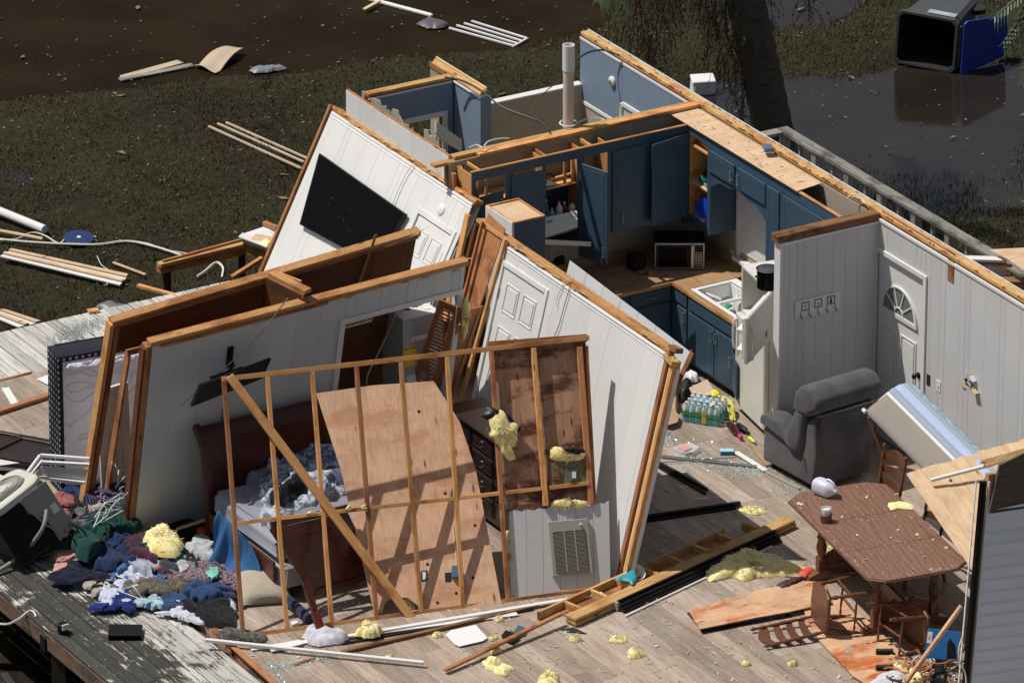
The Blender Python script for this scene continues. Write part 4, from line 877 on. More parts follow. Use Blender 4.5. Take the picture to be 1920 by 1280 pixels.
    ang = MX.Rotation(R(28), 4, 'Y'); t2 = thing('folded_door_leaf', 'narrow second leaf folded against the brown louvred door', 'door', ld.M @ MX.Translation((Wd+.005, 0, 0)) @ MX.Rotation(R(55), 4, 'Y'))
    for a, b, c_, d_ in ((0, 0, .05, ld_h-.03), (.22, 0, .27, ld_h-.03), (.051, ld_h-.12, .219, ld_h-.03), (.051, 0, .219, .12)): g = G(); g.box((a, b, -.012), (c_, d_, .012), .003); g.obj('rail', 'louver', t2)
    g = G(); g.box((.051, .121, -.004), (.219, ld_h-.121, .004)); g.obj('infill', 'louver', t2)
    return f3, f4
W3, W4 = closet_walls()
# small television on an arm
def small_tv():
    f = W3; m = f.uv(430, 668); P = lambda x, y, c: V((*f.uv(x, y, c), c))
    t = thing('wall_television', 'small black television drooping from its arm on the grey closet wall', 'television', f.M)
    q = [P(372, 720, .34), P(505, 670, .16), P(489, 707, .20), P(356, 760, .38)]; g = G(); n = (q[1]-q[0]).cross(q[3]-q[0]).normalized(); g.slab(q, n*-.03); g.obj('casing', 'black', t)
    m_ = sum(q, V())/4; g = G(); g.slab([m_+(p-m_)*.96+n*.002 for p in q], n*-.0015); 
    g = G(); g.box((m[0]-.03, m[1]-.12, 0), (m[0]+.03, m[1]+.12, .02)); g.obj('wall_plate', 'black', t)
    g = G(); g.tube([V((m[0], m[1], .01)), V((m[0], m[1]-.04, .10)), P(425, 700, .22)], .016, 6); g.obj('arm', 'black', t)
    g = G(); a = P(395, 708, .26); b = P(455, 690, .20); g.tube([a, b], .02, 6); g.obj('tilt_bar', 'black', t)
    cable('antenna_pole', [P2 for P2 in (f.pt(*f.uv(540, 558, .02), .02), f.pt(*f.uv(470, 645, .12), .12), f.pt(*f.uv(337, 762, .30), .30))], .007, 'steel', 'thin dark rod slanting across the grey wall beside the small television', 'rod')
    cable('power_cord', [f.pt(*f.uv(x, y, .03), .03) for x, y in ((417, 765), (415, 800), (417, 850), (414, 900))], .005, 'black', 'black cord hanging below the small television', 'cord')
small_tv()
def frame_wall():
    f = lean(at(480, 1190, 0), at(1150, 1100, 0)-at(480, 1190, 0), (417, 712)); t = thing('stud_frame', 'open stud frame with a diagonal brace leaning over the bed and floor', 'wall framing', f.M)
    B_ = lambda a, b, c, w, m='lumber', name='stud', th=.04, **k: pxboard(t, f, a, b, c, w, th, m, name, **k)
    B_((416, 711), (1104, 633), 0, .048, name='top_rail'); B_((472, 1190), (1150, 1100), 0, .05, name='bottom_rail')
    for k, (a, b) in enumerate((((420, 716), (455, 1183)), ((501, 706), (538, 1176)), ((585, 697), (622, 1168)), ((668, 688), (706, 1160)), ((751, 679), (790, 1148)), ((838, 669), (868, 1140)), ((921, 660), (953, 1130)))): B_(a, b, .001, .042, 'lumber' if k % 3 else 'lumber_red')
    B_((1000, 652), (1023, 948), .001, .05); B_((1086, 650), (1108, 945), -.01, .055, 'lumber_red'); B_((1099, 648), (1114, 940), -.035, .035, 'lumber_red')
    for x0_, x1_ in ((442, 518), (525, 602), (609, 686), (693, 770), (777, 854), (861, 939), (948, 1016), (1030, 1104)): B_((x0_, 980-(x0_-445)*.113), (x1_, 980-(x1_-445)*.113), 0, .038, name='nogging')
    B_((430, 705), (776, 1164), .042, .085, name='diagonal_brace', th=.03)
    pxslab(t, f, ((918, 655), (1098, 635), (1116, 945), (948, 955)), -.07, .012, 'ply_back', 'sheathing'); pxslab(t, f, ((915, 640), (1101, 626), (1102, 640), (917, 655)), -.055, .03, 'lumber_red', 'head_strip')
    pxslab(t, f, ((1030, 867), (1101, 858), (1102, 906), (1031, 916)), -.02, .01, paint('olive', (.17, .15, .075), .6, .2), 'olive_board')
    for (x, y) in ((1043, 889), (1076, 890)): pxslab(t, f, ((x-6, y-10), (x+6, y-10), (x+6, y+10), (x-6, y+10)), -.008, .02, 'boxblue' if x > 1060 else 'plate_dark', 'outlet_box')
    pxslab(t, f, ((1073, 884), (1080, 884), (1080, 896), (1073, 896)), .012, .004, 'trim', 'outlet_face')
    rn = random.Random(9); tx = [955+187*k/24 for k in range(25)]; ty = [958-17*k/24+rn.uniform(-3, 4) for k in range(25)]
    n = 6
    for k in range(n):   # torn white panel, board by board
        q = [(tx[j]+(.3 if j == 4*k else -.3 if j == 4*k+4 else 0), ty[j]) for j in range(4*k, 4*k+5)]; a, b = k/n, (k+1)/n
        pxslab(t, f, [*q, (957+188*b-.3, 1121-21*b), (957+188*a+.3, 1121-21*a)], -.045, .02, 'panel_grey', 'panel_board')
    B_((962, 1126), (1150, 1103), .0, .06, 'lumber_red', name='bottom_board')
    for k, a in enumerate((.0, .12, .2, .35, .5)): pxslab(t, f, ((960+187*a, 957), (975+187*a, 945+3*k % 7), (985+187*a, 956)), -.03, .004, 'lumber_red', 'splinter')
    # wall heater grille
    h = thing('wall_heater', 'beige louvred wall heater set in the torn white panel', 'heater', f.M)
    o_ = f.pt(*f.uv(1036, 1081)); hf = Fr(o_, f.pt(*f.uv(1112, 1074))-o_, f.pt(*f.uv(1033, 977))-o_); h.matrix_basis = hf.M; W_ = hf.uv(1112, 1074)[0]; H_ = hf.h
    g = G(); g.box((0, 0, -.024), (W_, H_, .012), .006); g.obj('frame', 'heater', h); x0, x1, y0, y1 = W_*.10, W_*.90, H_*.06, H_*.80
    g = G(); g.box((x0, y0, .0125), (x1, y1, .014)); g.obj('grille_back', 'inside', h)
    for j in range(3):
        a = x0+(x1-x0)*j/3; b = x0+(x1-x0)*(j+1)/3
        if j < 2: k = G(); k.box((b-.005, y0, .014), (b+.005, y1, .023), .002); k.obj('bar', 'heater', h)
        v = y0+.004
        while v < y1-.008: q = G(); q.box((a+.006, v, .014), (b-.006, v+.005, .021)); q.obj('fin', 'heater', h); v += .0125
    g = G(); g.lathe([(0, .012), (.012, .01)], (W_*.8, H_*.9, .012), (0, 0, 1), 10); g.obj('knob', 'trim', h, smooth=40)
    t.parent = None
    return f
FW_ = frame_wall()
def leaning_sheet():
    p0 = at(717, 1158, 0); u = (at(940, 1135, 0)-p0).normalized(); nrm = V((-u.y, u.x, 0)); v = nrm*sin(R(40))+V((0, 0, cos(R(40)))); f = Fr(p0+nrm*.05, u, v)
    t = thing('plywood_sheet', 'large sunlit plywood sheet with knots and a broken corner behind the stud frame', 'plywood sheet', f.M)
    pxslab(t, f, ((593, 737), (700, 722), (813, 714), (862, 790), (892, 880), (941, 1134), (870, 1143), (795, 1150), (788, 1138), (765, 1120), (738, 1118), (722, 1128), (716, 1150), (700, 1140), (672, 1020), (640, 882)), 0, .014, 'ply', 'sheet')
    for x, y in ((834, 925), (890, 985), (801, 1058), (886, 1083), (855, 1112), (820, 1130), (785, 772), (864, 700)):
        if x == 864: continue
        a = f.uv(x, y); g = G(); g.lathe([(.0145, .016), (.016, .016)], (a[0], a[1], 0), (0, 0, 1), 10); g.obj('plugged_hole', 'inside', t)
    pxslab(t, f, ((834, 1073), (846, 1072), (847, 1090), (835, 1091)), .0145, .001, 'inside', 'outlet_hole')
    pxslab(t, f, ((848, 1060), (861, 1059), (861, 1080), (848, 1081)), .0145, .05, 'boxblue', 'junction_box'); o = pxslab(t, f, ((789, 1070), (801, 1068), (802, 1087), (790, 1089)), .0145, .006, 'ink', 'receptacle')
    pxslab(o, f, ((792, 1072), (798, 1071), (799, 1085), (793, 1086)), .0206, .003, 'paper', 'receptacle_face')
    cable('loose_wire', [f.pt(*f.uv(x, y, .02), .02) for x, y in ((849, 985), (852, 1010), (855, 1040), (856, 1062))], .005, 'wire_w', 'grey wire running down the big plywood sheet into a small box', 'wire')
    return f
PS = leaning_sheet()
# ================================================================ KITCHEN
def cab_door(par, u0, u1, v0, v1, w, handle=None, t=.018, mat='cab', name='cabinet_door', M=None, hv=None):
    g = G(); g.box((u0, v0, w), (u1, v1, w+t), .006); d = g.obj(name, mat, par, M)
    if (u1-u0) > .12 and v1-v0 > .12:
        g = G(); m = .045
        for r in ((u0+m, v0+m, u1-m, v0+m+.006), (u0+m, v1-m-.006, u1-m, v1-m), (u0+m, v0+m+.0062, u0+m+.006, v1-m-.0062), (u1-m-.006, v0+m+.0062, u1-m, v1-m-.0062)): g.box((r[0], r[1], w+t-.001), (r[2], r[3], w+t+.0025), .002)
        g.obj('panel_groove', mat, d)
    if handle is not None:
        c = handle; vv = hv if hv is not None else (v0+.12)
        g = G(); g.tube([(c, vv-.05, w+t), (c, vv-.05, w+t+.028)], .0045, 6); g.tube([(c, vv+.05, w+t), (c, vv+.05, w+t+.028)], .0045, 6); g.tube([(c, vv-.062, w+t+.028), (c, vv+.062, w+t+.028)], .006, 6); g.obj('handle', 'nickel', d, smooth=50)
    return d
def fr_boxes(par, rects, w0, w1, mat='cab', name='face_frame'):
    for r in rects:
        g = G(); g.box((r[0], r[1], w0), (r[2], r[3], w1), .002); g.obj(name, mat, par)
def wall_cabs():
    f = Fr((-2.92, -.33, 0), (1, 0, 0), (0, 0, 1)); t = thing('wall_cabinets', 'row of dark blue wall cabinets with open doors on the kitchen back wall', 'cabinet', f.M); X = 2.58; zt = 2.38; zb = 1.36
    U = lambda x, y=330: f.uv(x, y)[0]
    a = [U(912, 330), U(950, 330), U(958, 330), U(1020, 330), U(1024, 330), U(1083, 330), U(1096, 330), U(1140, 330)]
    zl = 1.62   # shorter boxes over the cooker hood
    L_ = U(1085)+.02
    g = G()
    fr_boxes(t, ((0, zt-.10, X, zt), (0, zl, .05, zt-.1), (a[1]-.01, zl, a[2]+.03, zt-.1), (a[3]-.01, zl, a[4], zt-.1), (a[5], zb, a[6], zt-.1), (a[7], zb, a[7]+.05, zt-.1), (.05, zl, a[5], zl+.05), (a[6], zb, X, zb+.05), (a[7]+.05, zb+.05, X, zt-.1)), -.018, 0)
    # carcass
    fr_boxes(t, ((0, zl, .015, zt-.03), (a[4]-.02, zl, a[4]-.005, zt-.03), (a[6]-.012, zb, a[6]+.003, zt-.03), (a[7]+.02, zb, a[7]+.035, zt-.03)), -.31, -.019, 'lumber', 'divider')
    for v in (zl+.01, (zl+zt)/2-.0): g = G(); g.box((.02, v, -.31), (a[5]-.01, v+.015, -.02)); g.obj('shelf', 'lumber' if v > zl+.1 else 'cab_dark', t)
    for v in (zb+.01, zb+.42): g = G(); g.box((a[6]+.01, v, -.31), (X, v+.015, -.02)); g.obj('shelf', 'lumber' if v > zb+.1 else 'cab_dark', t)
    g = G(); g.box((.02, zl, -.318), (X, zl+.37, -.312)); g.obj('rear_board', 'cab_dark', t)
    board(t, 'top_edge', (-.01, zt+.006, -.012), (X, zt+.006, -.012), .035, .012, 'lumber', up=(0, 1, 0))
    for u in (.12, a[4]+.02, a[6]+.1, 1.45): board(t, 'cross_batten', (u, zt-.02, -.30), (u, zt-.02, -.02), .04, .018, 'lumber', up=(1, 0, 0))
    for u in (.1, .2, a[5]-.03, a[5]-.12): board(t, 'inner_batten', (u, zl+.4, -.06), (u, zt-.03, -.06), .025, .03, 'lumber', up=(0, 0, 1))
    board(t, 'inner_batten', (a[4], zt-.30, -.07), (a[5], zt-.28, -.07), .02, .03, 'lumber', up=(0, 0, 1))
    # doors
    m = MX.Translation((.05, 0, .001)) @ MX.Rotation(R(-12), 4, 'X')
    cab_door(t, 0, a[1]-.04, zl-.25, zt-.27, 0, M=MX.Translation((.03, 0, .03)) @ MX.Rotation(R(12), 4, 'Y'))
    cab_door(t, a[2]+.0, a[3]+.01, zl+.0, zt-.13, .001, a[3]-.03, hv=zl+.14)
    cab_door(t, 0, .40, zb-.16, zt-.14, 0, .36, M=MX.Translation((a[5]+.02, 0, .003)) @ MX.Rotation(R(-72), 4, 'Y'), hv=zb-.02)
    cab_door(t, 0, .40, zb-.06, zt-.12, 0, None, M=MX.Translation((a[6]+.01, 0, .003)) @ MX.Rotation(R(-58), 4, 'Y')) if 0 else None
    cab_door(t, a[7]+.045, a[7]+.43, zb+.02, zt-.10, .001, a[7]+.15, hv=zb+.15)
    cab_door(t, -.50, -.0, zb+.02, zt-.08, 0, None, M=MX.Translation((X+.0, 0, .004)) @ MX.Rotation(R(10), 4, 'Y'))
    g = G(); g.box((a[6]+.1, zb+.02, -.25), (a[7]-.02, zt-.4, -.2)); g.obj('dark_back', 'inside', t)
    # goods on the shelves: each its own thing
    def bottle(x, w, z, r, h, m, lab, cap='trim', cat='bottle'):
        p = f.pt(x, z, w); g = G(); g.lathe([(0, r*.9), (.01, r), (h*.65, r), (h*.8, r*.5), (h*.85, r*.35), (h, r*.35)], (0, 0, 0), n=12); o = g.obj('bottle' if cat == 'bottle' else 'jar', m, smooth=40); o.matrix_basis = MX.Translation(p); tag(o, lab, cat)
        q = G(); q.lathe([(h, r*.4), (h+.02, r*.4)], n=10); q.obj('cap', cap, o)
    pl = lambda n, c: plain(n, c, .35)
    bottle(a[4]+.05, -.08, zl+.026, .028, .20, pl('teal', (.02, .22, .18)), 'teal bottle at the left of the open cabinet shelf above the hood')
    bottle(a[4]+.13, -.10, zl+.026, .03, .08, 'paper', 'short pale tub beside the teal bottle in the open cabinet', cat='jar')
    bottle(a[4]+.21, -.09, zl+.026, .035, .16, 'paper', 'white jar with red lid in the middle of the open cabinet shelf', pl('redcap', (.45, .02, .03)), cat='jar')
    bottle(a[4]+.29, -.12, zl+.026, .03, .11, pl('crimson', (.40, .015, .05)), 'small crimson bottle in the open cabinet shelf'); bottle(a[4]+.37, -.09, zl+.026, .035, .12, 'paper', 'white jar with a purple band at the right of the open cabinet shelf', pl('pur', (.1, .03, .2)), cat='jar')
    g = G(); g.prism([(0, 0), (.13, 0), (.13, .03), (.03, .08)], 0, .07, ax=1); o = g.obj('hand_iron', 'steel'); o.matrix_basis = MX.Translation(f.pt(a[4]+.02, (zl+zt)/2+.015, -.05)); tag(o, 'small metal iron lying on the upper shelf over the hood', 'iron')
    q = G(); q.tube(spline([(.02, .035, .07), (.03, .035, .12), (.11, .035, .11), (.12, .035, .04)], 4), .009, 6); q.obj('handle', 'black', o, smooth=50)
    bottle(a[6]+.10, -.05, zb+.026, .035, .13, pl('greyb', (.2, .2, .2)), 'grey whisk jar standing in the narrow open cabinet'); 
    g = G(); g.prism([(0, 0), (.10, -.04), (.02, .16)], 0, .06); o = g.obj('paper_bag', 'trim'); o.matrix_basis = MX.Translation(f.pt(a[6]+.10, zb+.32, -.10)) @ f.M.to_3x3().to_4x4(); tag(o, 'crumpled white packet in the narrow open cabinet', 'packet')
    return f
KC = wall_cabs()
def east_cabs():
    f = Fr((-.33, -.33, 0), (0, -1, 0), (0, 0, 1)); t = thing('window_cabinets', 'blue cabinets around the kitchen window with a scalloped valance and a plywood cover', 'cabinet', f.M); zt = 2.38; U = lambda x, y: f.uv(x, y)[0]
    b0, b1 = U(1284, 300), U(1326, 330); s1 = U(1380, 400); zb = f.uv(1328, 450)[1]; zb = 1.30; w1 = U(1438, 350); e = 3.33-.33-.02
    s1 = b1+.05
    fr_boxes(t, ((0, zt-.09, e, zt), (0, zb, b0, zt-.09), (b1, zb, s1, zt-.09), (b0, zb, b1, zb+.09), (s1, zt-.38, w1+.0, zt-.09), (w1, 1.0, w1+.04, zt-.09), (w1+.27, 1.0, w1+.31, zt-.09), (w1+.04, 1.0, w1+.27, zt-.09), (w1+.31, 1.0, e, zt-.09)), -.018, 0)
    fr_boxes(t, ((0, zb, .012, zt-.02),), -.31, -.02, 'lumber', 'divider')
    g = G(); g.box((s1-.001, zb, -.318), (s1+.015, zt-.02, 0), .002); g.obj('side_panel', 'cab', t); g = G(); g.box((w1-.015, 1.0, -.318), (w1, zt-.02, -.019), .002); g.obj('side_panel', 'cab', t)
    for v, m in ((zb+.02, 'cab_dark'), (zb+.45, 'ply_pale'), (zb+.86, 'lumber')): g = G(); g.box((.013, v, -.31), (s1-.002, v+.018, -.02)); g.obj('shelf', m, t)
    board(t, 'inner_batten', (.02, zt-.13, -.1), (s1-.02, zt-.16, -.05), .08, .02, 'lumber', up=(0, 0, 1))
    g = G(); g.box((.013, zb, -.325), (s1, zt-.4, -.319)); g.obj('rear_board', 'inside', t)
    d0, d1 = U(1331, 290), U(1379, 320); d2, d3 = U(1385, 325), U(1437, 355)
    cab_door(t, d0, d1, zt-.36, zt-.12, .001, d1-.04, hv=zt-.25); cab_door(t, d2, d3, zt-.36, zt-.12, .001, d2+.03, hv=zt-.25)
    cab_door(t, w1+.015, w1+.25, 1.02, zt-.12, .001); cab_door(t, w1+.32, e-.03, 1.02, zt-.12, .001)
    # valance
    g = G(); n = 24; top = zt-.381; L = w1-s1; lowf = lambda k: top-.02-.13*(abs(2*k-1)**2.2)-.015*cos(6*pi*k)
    g.prism([(s1+.001, top)]+[(s1+.001+(L-.002)*k/n, lowf(k/n)) for k in range(n+1)]+[(w1-.001, top)], -.016, -.002); g.obj('valance', 'cab', t)
    board(t, 'top_edge', (-.0, zt+.006, -.01), (e, zt+.006, -.01), .04, .012, 'lumber', up=(0, 1, 0))
    q = [onp(x, y, (0, 0, 2.405), (0, 0, 1)) for x, y in ((1262, 212), (1303, 200), (1534, 345), (1480, 362))]
    g = G(); g.slab([(-.36, .06, 2.400), (-.36, q[3].y, 2.400), (-.03, q[2].y-.0, 2.400), (-.03, .06, 2.400)], (0, 0, .008)); o = g.obj('plywood_cover', 'ply_pale'); o.parent = t; o.matrix_basis = f.M.inverted(); t2 = o
    rn = random.Random(3); g = G()
    for k in range(26): x = rn.uniform(-.32, -.06); y = rn.uniform(-2.2, 0); s = rn.uniform(.004, .018); g.prism([(x+cos(a*1.05)*s*rn.uniform(.6, 1.4), y+sin(a*1.05)*s*.6) for a in range(6)], 2.4082, 2.4088)
    o = g.obj('debris_specks', 'backing', t); o.matrix_basis = f.M.inverted(); stuff(o)
    g = G(); 
    for k in range(30): x = rn.choice((-.34, -.05))+rn.uniform(-.01, .01); y = rn.uniform(-2.3, 0); g.tube([(x, y, 2.40), (x+rn.uniform(-.03, .03), y+rn.uniform(-.02, .02), 2.44+rn.uniform(0, .02))], .0015, 3)
    o = g.obj('bent_nails', 'steel', t); o.matrix_basis = f.M.inverted(); stuff(o)
    # bowls
    def bowl(u, w, v, r, h, m, lab):
        g = G(); g.lathe([(0, r*.5), (.005, r*.55), (h*.5, r*.9), (h, r), (h, r*.93), (h*.5, r*.8), (.01, r*.4)], n=22); o = g.obj('bowl', m, smooth=50); o.matrix_basis = MX.Translation(f.pt(u, v, w)) @ MX.Rotation(R(8), 4, 'Y'); tag(o, lab, 'bowl')
    bowl(b1-.13, -.12, zb+.47, .11, .09, plain('turq', (.01, .42, .36), .3), 'turquoise mixing bowl on the middle shelf of the corner cabinet'); bowl(b1-.16, -.13, zb+.50, .09, .07, plain('plum', (.12, .01, .04), .3), 'dark plum bowl nested in the turquoise bowl')
    bowl(b1-.09, -.06, zb+.47, .04, .05, 'paper', 'tiny white bowl at the shelf edge in the corner cabinet')
    g = G(); g.lathe([(0, .03), (.01, .08), (.03, .105), (.05, .11), (.06, .0)], n=22); o = g.obj('lid', plain('royal', (.01, .05, .55), .3), smooth=50); o.matrix_basis = MX.Translation(f.pt(b1-.10, zb+.24, -.06)) @ MX.Rotation(R(-78), 4, 'Y') @ MX.Rotation(R(20), 4, 'X'); tag(o, 'royal blue plastic lid on the bottom shelf of the corner cabinet', 'lid')
    for k, (u, r, lab) in enumerate(((.10, .055, 'clear tumbler beside the blue lid in the corner cabinet'), (.2, .07, 'clear tub with dark contents under the blue lid'))):
        g = G(); g.lathe([(0, r*.8), (.12, r), (.12, r*.95), (.01, r*.7)], n=18); o = g.obj('tumbler', 'clearpl', smooth=50); o.matrix_basis = MX.Translation(f.pt(u+.05, zb+.04, -.1+.03*k)); tag(o, lab, 'tumbler')
    crumple('plastic_bag', None, 'clearpl', 'crumpled clear bag hanging out of the bottom shelf of the corner cabinet', 'plastic bag', h=.12, seed=4, pts=[f.pt(.02+.15+.15*cos(k*.8), zb+.04, -.12+.11*sin(k*.8)) for k in range(8)])
    crumple('plastic_bag', None, 'black', 'dark crumpled bag on the middle shelf of the corner cabinet', 'plastic bag', h=.16, seed=5, pts=[f.pt(.02+.12+.1*cos(k*.8), zb+.47, -.18+.1*sin(k*.8)) for k in range(8)])
    return f
EC = east_cabs()
def base_units():
    t = thing('base_cabinets', 'dark blue base cabinets with a butcher block worktop in an L shape', 'cabinet', (0, 0, 0)); ct = .90; X0 = -2.6; D = .78
    # worktop planks
    n = 9
    for i in range(n): board(t, 'worktop_stave', (X0, -.02-(D)*(i+.5)/n, ct-.018), (-D+.0, -.02-D*(i+.5)/n, ct-.018), D/n-.001, .036, 'counter', c=.001)
    sy0, sy1 = -1.1, -1.98
    for i in range(n):
        xc = -.012-D*(i+.5)/n
        if i in (0, n-1) or 1: 
            for (a, b) in (((-.01), sy0+.04), (sy1-.0, -2.14)) if 0 < i < n-1 else ((-.01, -2.14),): board(t, 'worktop_stave', (xc, a, ct-.018), (xc, b, ct-.018), D/n-.001, .036, 'counter', c=.001)
    board(t, 'worktop_edge', (-D-.025, -D-.045, ct-.021), (-D-.025, -2.14, ct-.021), .02, .042, 'plate', up=(0, 0, 1)); board(t, 'worktop_edge', (X0, -D-.035, ct-.021), (-D-.02, -D-.035, ct-.021), .02, .042, 'counter', up=(0, 0, 1))
    board(t, 'backsplash', (X0, -.028, ct+.05), (-.03, -.028, ct+.05), .10, .02, 'counter', up=(0, 1, 0)); board(t, 'backsplash', (-.022, -.03, ct+.05), (-.022, -2.14, ct+.05), .10, .02, 'counter', up=(1, 0, 0))
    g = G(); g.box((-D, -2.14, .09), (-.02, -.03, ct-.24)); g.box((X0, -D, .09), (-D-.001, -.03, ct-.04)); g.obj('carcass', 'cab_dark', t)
    fa = Fr((-D-.001, -D, 0), (0, -1, 0), (0, 0, 1)); L = 2.14-D
    a = bpy.data.objects.new('sink_run', None); COL.objects.link(a); a.parent = t; a.matrix_basis = fa.M
    g = G(); g.box((0, .09, -.02), (L, ct-.042, 0), .001); g.obj('face_frame', 'cab', a)
    cab_door(a, .02, .30, .70, .84, .001); cab_door(a, .02, .30, .12, .67, .001, .26, hv=.58)
    cab_door(a, .34, L-.02, .70, .84, .001); m = (.34+L)/2; cab_door(a, .34, m-.006, .12, .67, .001, m-.04, hv=.58); cab_door(a, m+.006, L-.14, .12, .67, .001, m+.04, hv=.58)
    for o in a.children: pass
    g = G(); g.box((L-.13, .55, .0005), (L-.05, .67, .0015)); g.obj('dark_gap', 'inside', a)
    cab_door(a, 0, .36, .06, .46, 0, .03, M=MX.Translation((L-.16, .10, .006)) @ MX.Rotation(R(-24), 4, 'Y'), hv=.34)
    fb = Fr((X0, -D-.001, 0), (1, 0, 0), (0, 0, 1)); b = bpy.data.objects.new('back_run', None); COL.objects.link(b); b.parent = t; b.matrix_basis = fb.M; Lb = -X0-D
    g = G(); g.box((0, .09, -.02), (Lb-.022, ct-.042, 0), .001); g.obj('face_frame', 'cab', b)
    for u0, u1 in ((Lb-.52, Lb-.04), (Lb-1.06, Lb-.56)): cab_door(b, u0, u1, .70, .84, .001); cab_door(b, u0, u1, .12, .67, .001)
    g = G(); u = Lb-.28; g.tube([(u-.07, .77, .02), (u-.07, .77, .045), (u+.07, .77, .045), (u+.07, .77, .02)], .005, 6); g.obj('drawer_handle', 'nickel', b)
    # sink
    s = thing('sink', 'white kitchen sink set in the butcher block worktop, full of litter', 'sink', (0, 0, ct)); x0, x1 = -D+.02, -.20; y1, y0 = sy0, sy1
    def rim(a0, b0, a1, b1, z0, z1): g.box((min(a0, a1), min(b0, b1), z0), (max(a0, a1), max(b0, b1), z1), .006)
    g = G(); rim(x0, y0, x0+.05, y1, 0.001, .016); rim(x1-.09, y0, x1, y1, 0.001, .016); rim(x0+.051, y1-.05, x1-.091, y1, .001, .016); rim(x0+.051, y0, x1-.091, y0+.05, .001, .016); rim(x0+.051, (y0+y1)/2-.02, x1-.091, (y0+y1)/2+.02, -.02, .012); g.obj('rim', 'enamel', s)
    g = G(); rim(x0+.035, y0+.03, x0+.05, y1-.03, -.18, 0); rim(x1-.105, y0+.03, x1-.09, y1-.03, -.18, 0); rim(x0+.05, y1-.05, x1-.1, y1-.035, -.18, 0); rim(x0+.05, y0+.035, x1-.1, y0+.05, -.18, 0); rim(x0+.04, y0+.04, x1-.095, y1-.04, -.19, -.178); g.obj('basin', 'enamel', s)
    g = G(); p = [(x1-.05, -1.54, .016), (x1-.05, -1.54, .20), (x1-.09, -1.56, .27), (x1-.17, -1.62, .27), (x1-.2, -1.64, .2)]; g.tube(spline(p), .011, 8); g.lathe([(.015, .03), (.03, .02)], (x1-.05, -1.54, 0), n=12); g.obj('tap', 'metal', s, smooth=50)
    pts = lambda cx, cy, rx, ry, z: [V((cx+rx*cos(k*.7), cy+ry*sin(k*.7), z)) for k in range(9)]
    crumple('plastic_bag', None, plain('pbag', (.55, .57, .62), .3), 'pale grey plastic bag crumpled in the sink', 'plastic bag', h=.2, seed=2, pts=pts(-.36, -1.50, .13, .14, ct-.15))
    g = G(); g.lathe([(0, .08), (.01, .10), (.015, .10), (.018, .06)], n=20); o = g.obj('plate', 'paper', smooth=40); o.matrix_basis = MX.Translation((-.58, -1.27, ct-.06)) @ MX.Rotation(R(28), 4, 'Y'); tag(o, 'small white plate with dark rim lying in the sink', 'plate')
    for k, (x, y, m, l) in enumerate(((-.55, -1.48, plain('grn', (.02, .35, .12), .5), 'green packet in the sink'), (-.62, -1.44, plain('lim', (.45, .6, .05), .5), 'lime green packet in the sink by the green one'), (-.64, -1.30, 'paper', 'folded white paper at the front of the sink'), (-.50, -1.38, 'steel', 'grey crumpled foil beside the plate in the sink'))):
        g = G(); g.box((-.05, -.03, 0), (.05, .03, .035), .01); o = g.obj('packet', m); o.matrix_basis = MX.Translation((x, y, ct-.10+.01*k)) @ MX.Rotation(.5+k, 4, 'Z') @ MX.Rotation(.3, 4, 'X'); tag(o, l, 'packet')
    # microwave, facing the viewer
    c = at(1274, 507, ct); u = V((RT.x, RT.y, 0)).normalized(); M = MF(c-u*.26, u, (0, 0, 1), u.cross(V((0, 0, 1)))); mw = thing('microwave', 'steel and black microwave oven in the worktop corner', 'microwave', M)
    g = G(); g.box((0, .015, -.36), (.52, .30, -.02), .006); g.obj('housing', 'black', mw); g = G(); g.box((0, .012, -.02), (.52, .305, .0), .004); fr = g.obj('front', 'steel', mw)
    g = G(); g.box((.015, .035, .0), (.375, .285, .008), .004); d = g.obj('door', 'black', mw); g = G(); g.box((.05, .06, .008), (.33, .26, .0095)); g.obj('window', 'black_gloss', d); g = G(); g.box((.375, .03, .004), (.405, .285, .03), .006); g.obj('handle', 'metal', d)
    g = G(); g.box((.415, .035, .0), (.505, .285, .006), .002); kp = g.obj('keypad', 'black', mw)
    for r in range(7):
        for q in range(3): g = G(); x = .424+q*.026; v = .05+r*.024; g.box((x, v, .006), (x+.018, v+.012, .008)); g.obj('button', 'steel', kp)
    # toaster in the dark corner
    q = thing('toaster', 'small black appliance with a cord left of the microwave', 'appliance', c-u*.42+V((0, .06, 0)))
    g = G(); g.box((-.09, -.08, 0), (.09, .08, .17), .03); g.obj('housing', 'black', q); g = G(); g.box((-.05, -.06, .171), (-.01, .06, .174)); g.obj('slot', 'rubber', q)
    cable('appliance_cord', [c-u*.35+V((0, -.05, .02)), c-u*.42+V((0, -.14, .01)), c-u*.5+V((0, -.10, .01)), c-u*.5+V((0, .0, .1))], .005, 'black', 'black cord trailing from the small black appliance on the worktop', 'cord')
    g = G(); rn = random.Random(1)
    for k in range(500):
        x = rn.gauss(-.52, .22); y = rn.gauss(-.42, .14)
        if not (-1.4 < x < -.05 and -.76 < y < -.05): continue
        s = rn.uniform(.004, .012); a_ = rn.uniform(0, 6); g.add([(x, y, ct+.002), (x+s*cos(a_), y+s*sin(a_), ct+.004), (x+s*cos(a_+1), y+s*sin(a_+1), ct+.010)], [(0, 1, 2)])
    stuff(g.obj('glass_crumbs', 'shard'))
base_units()
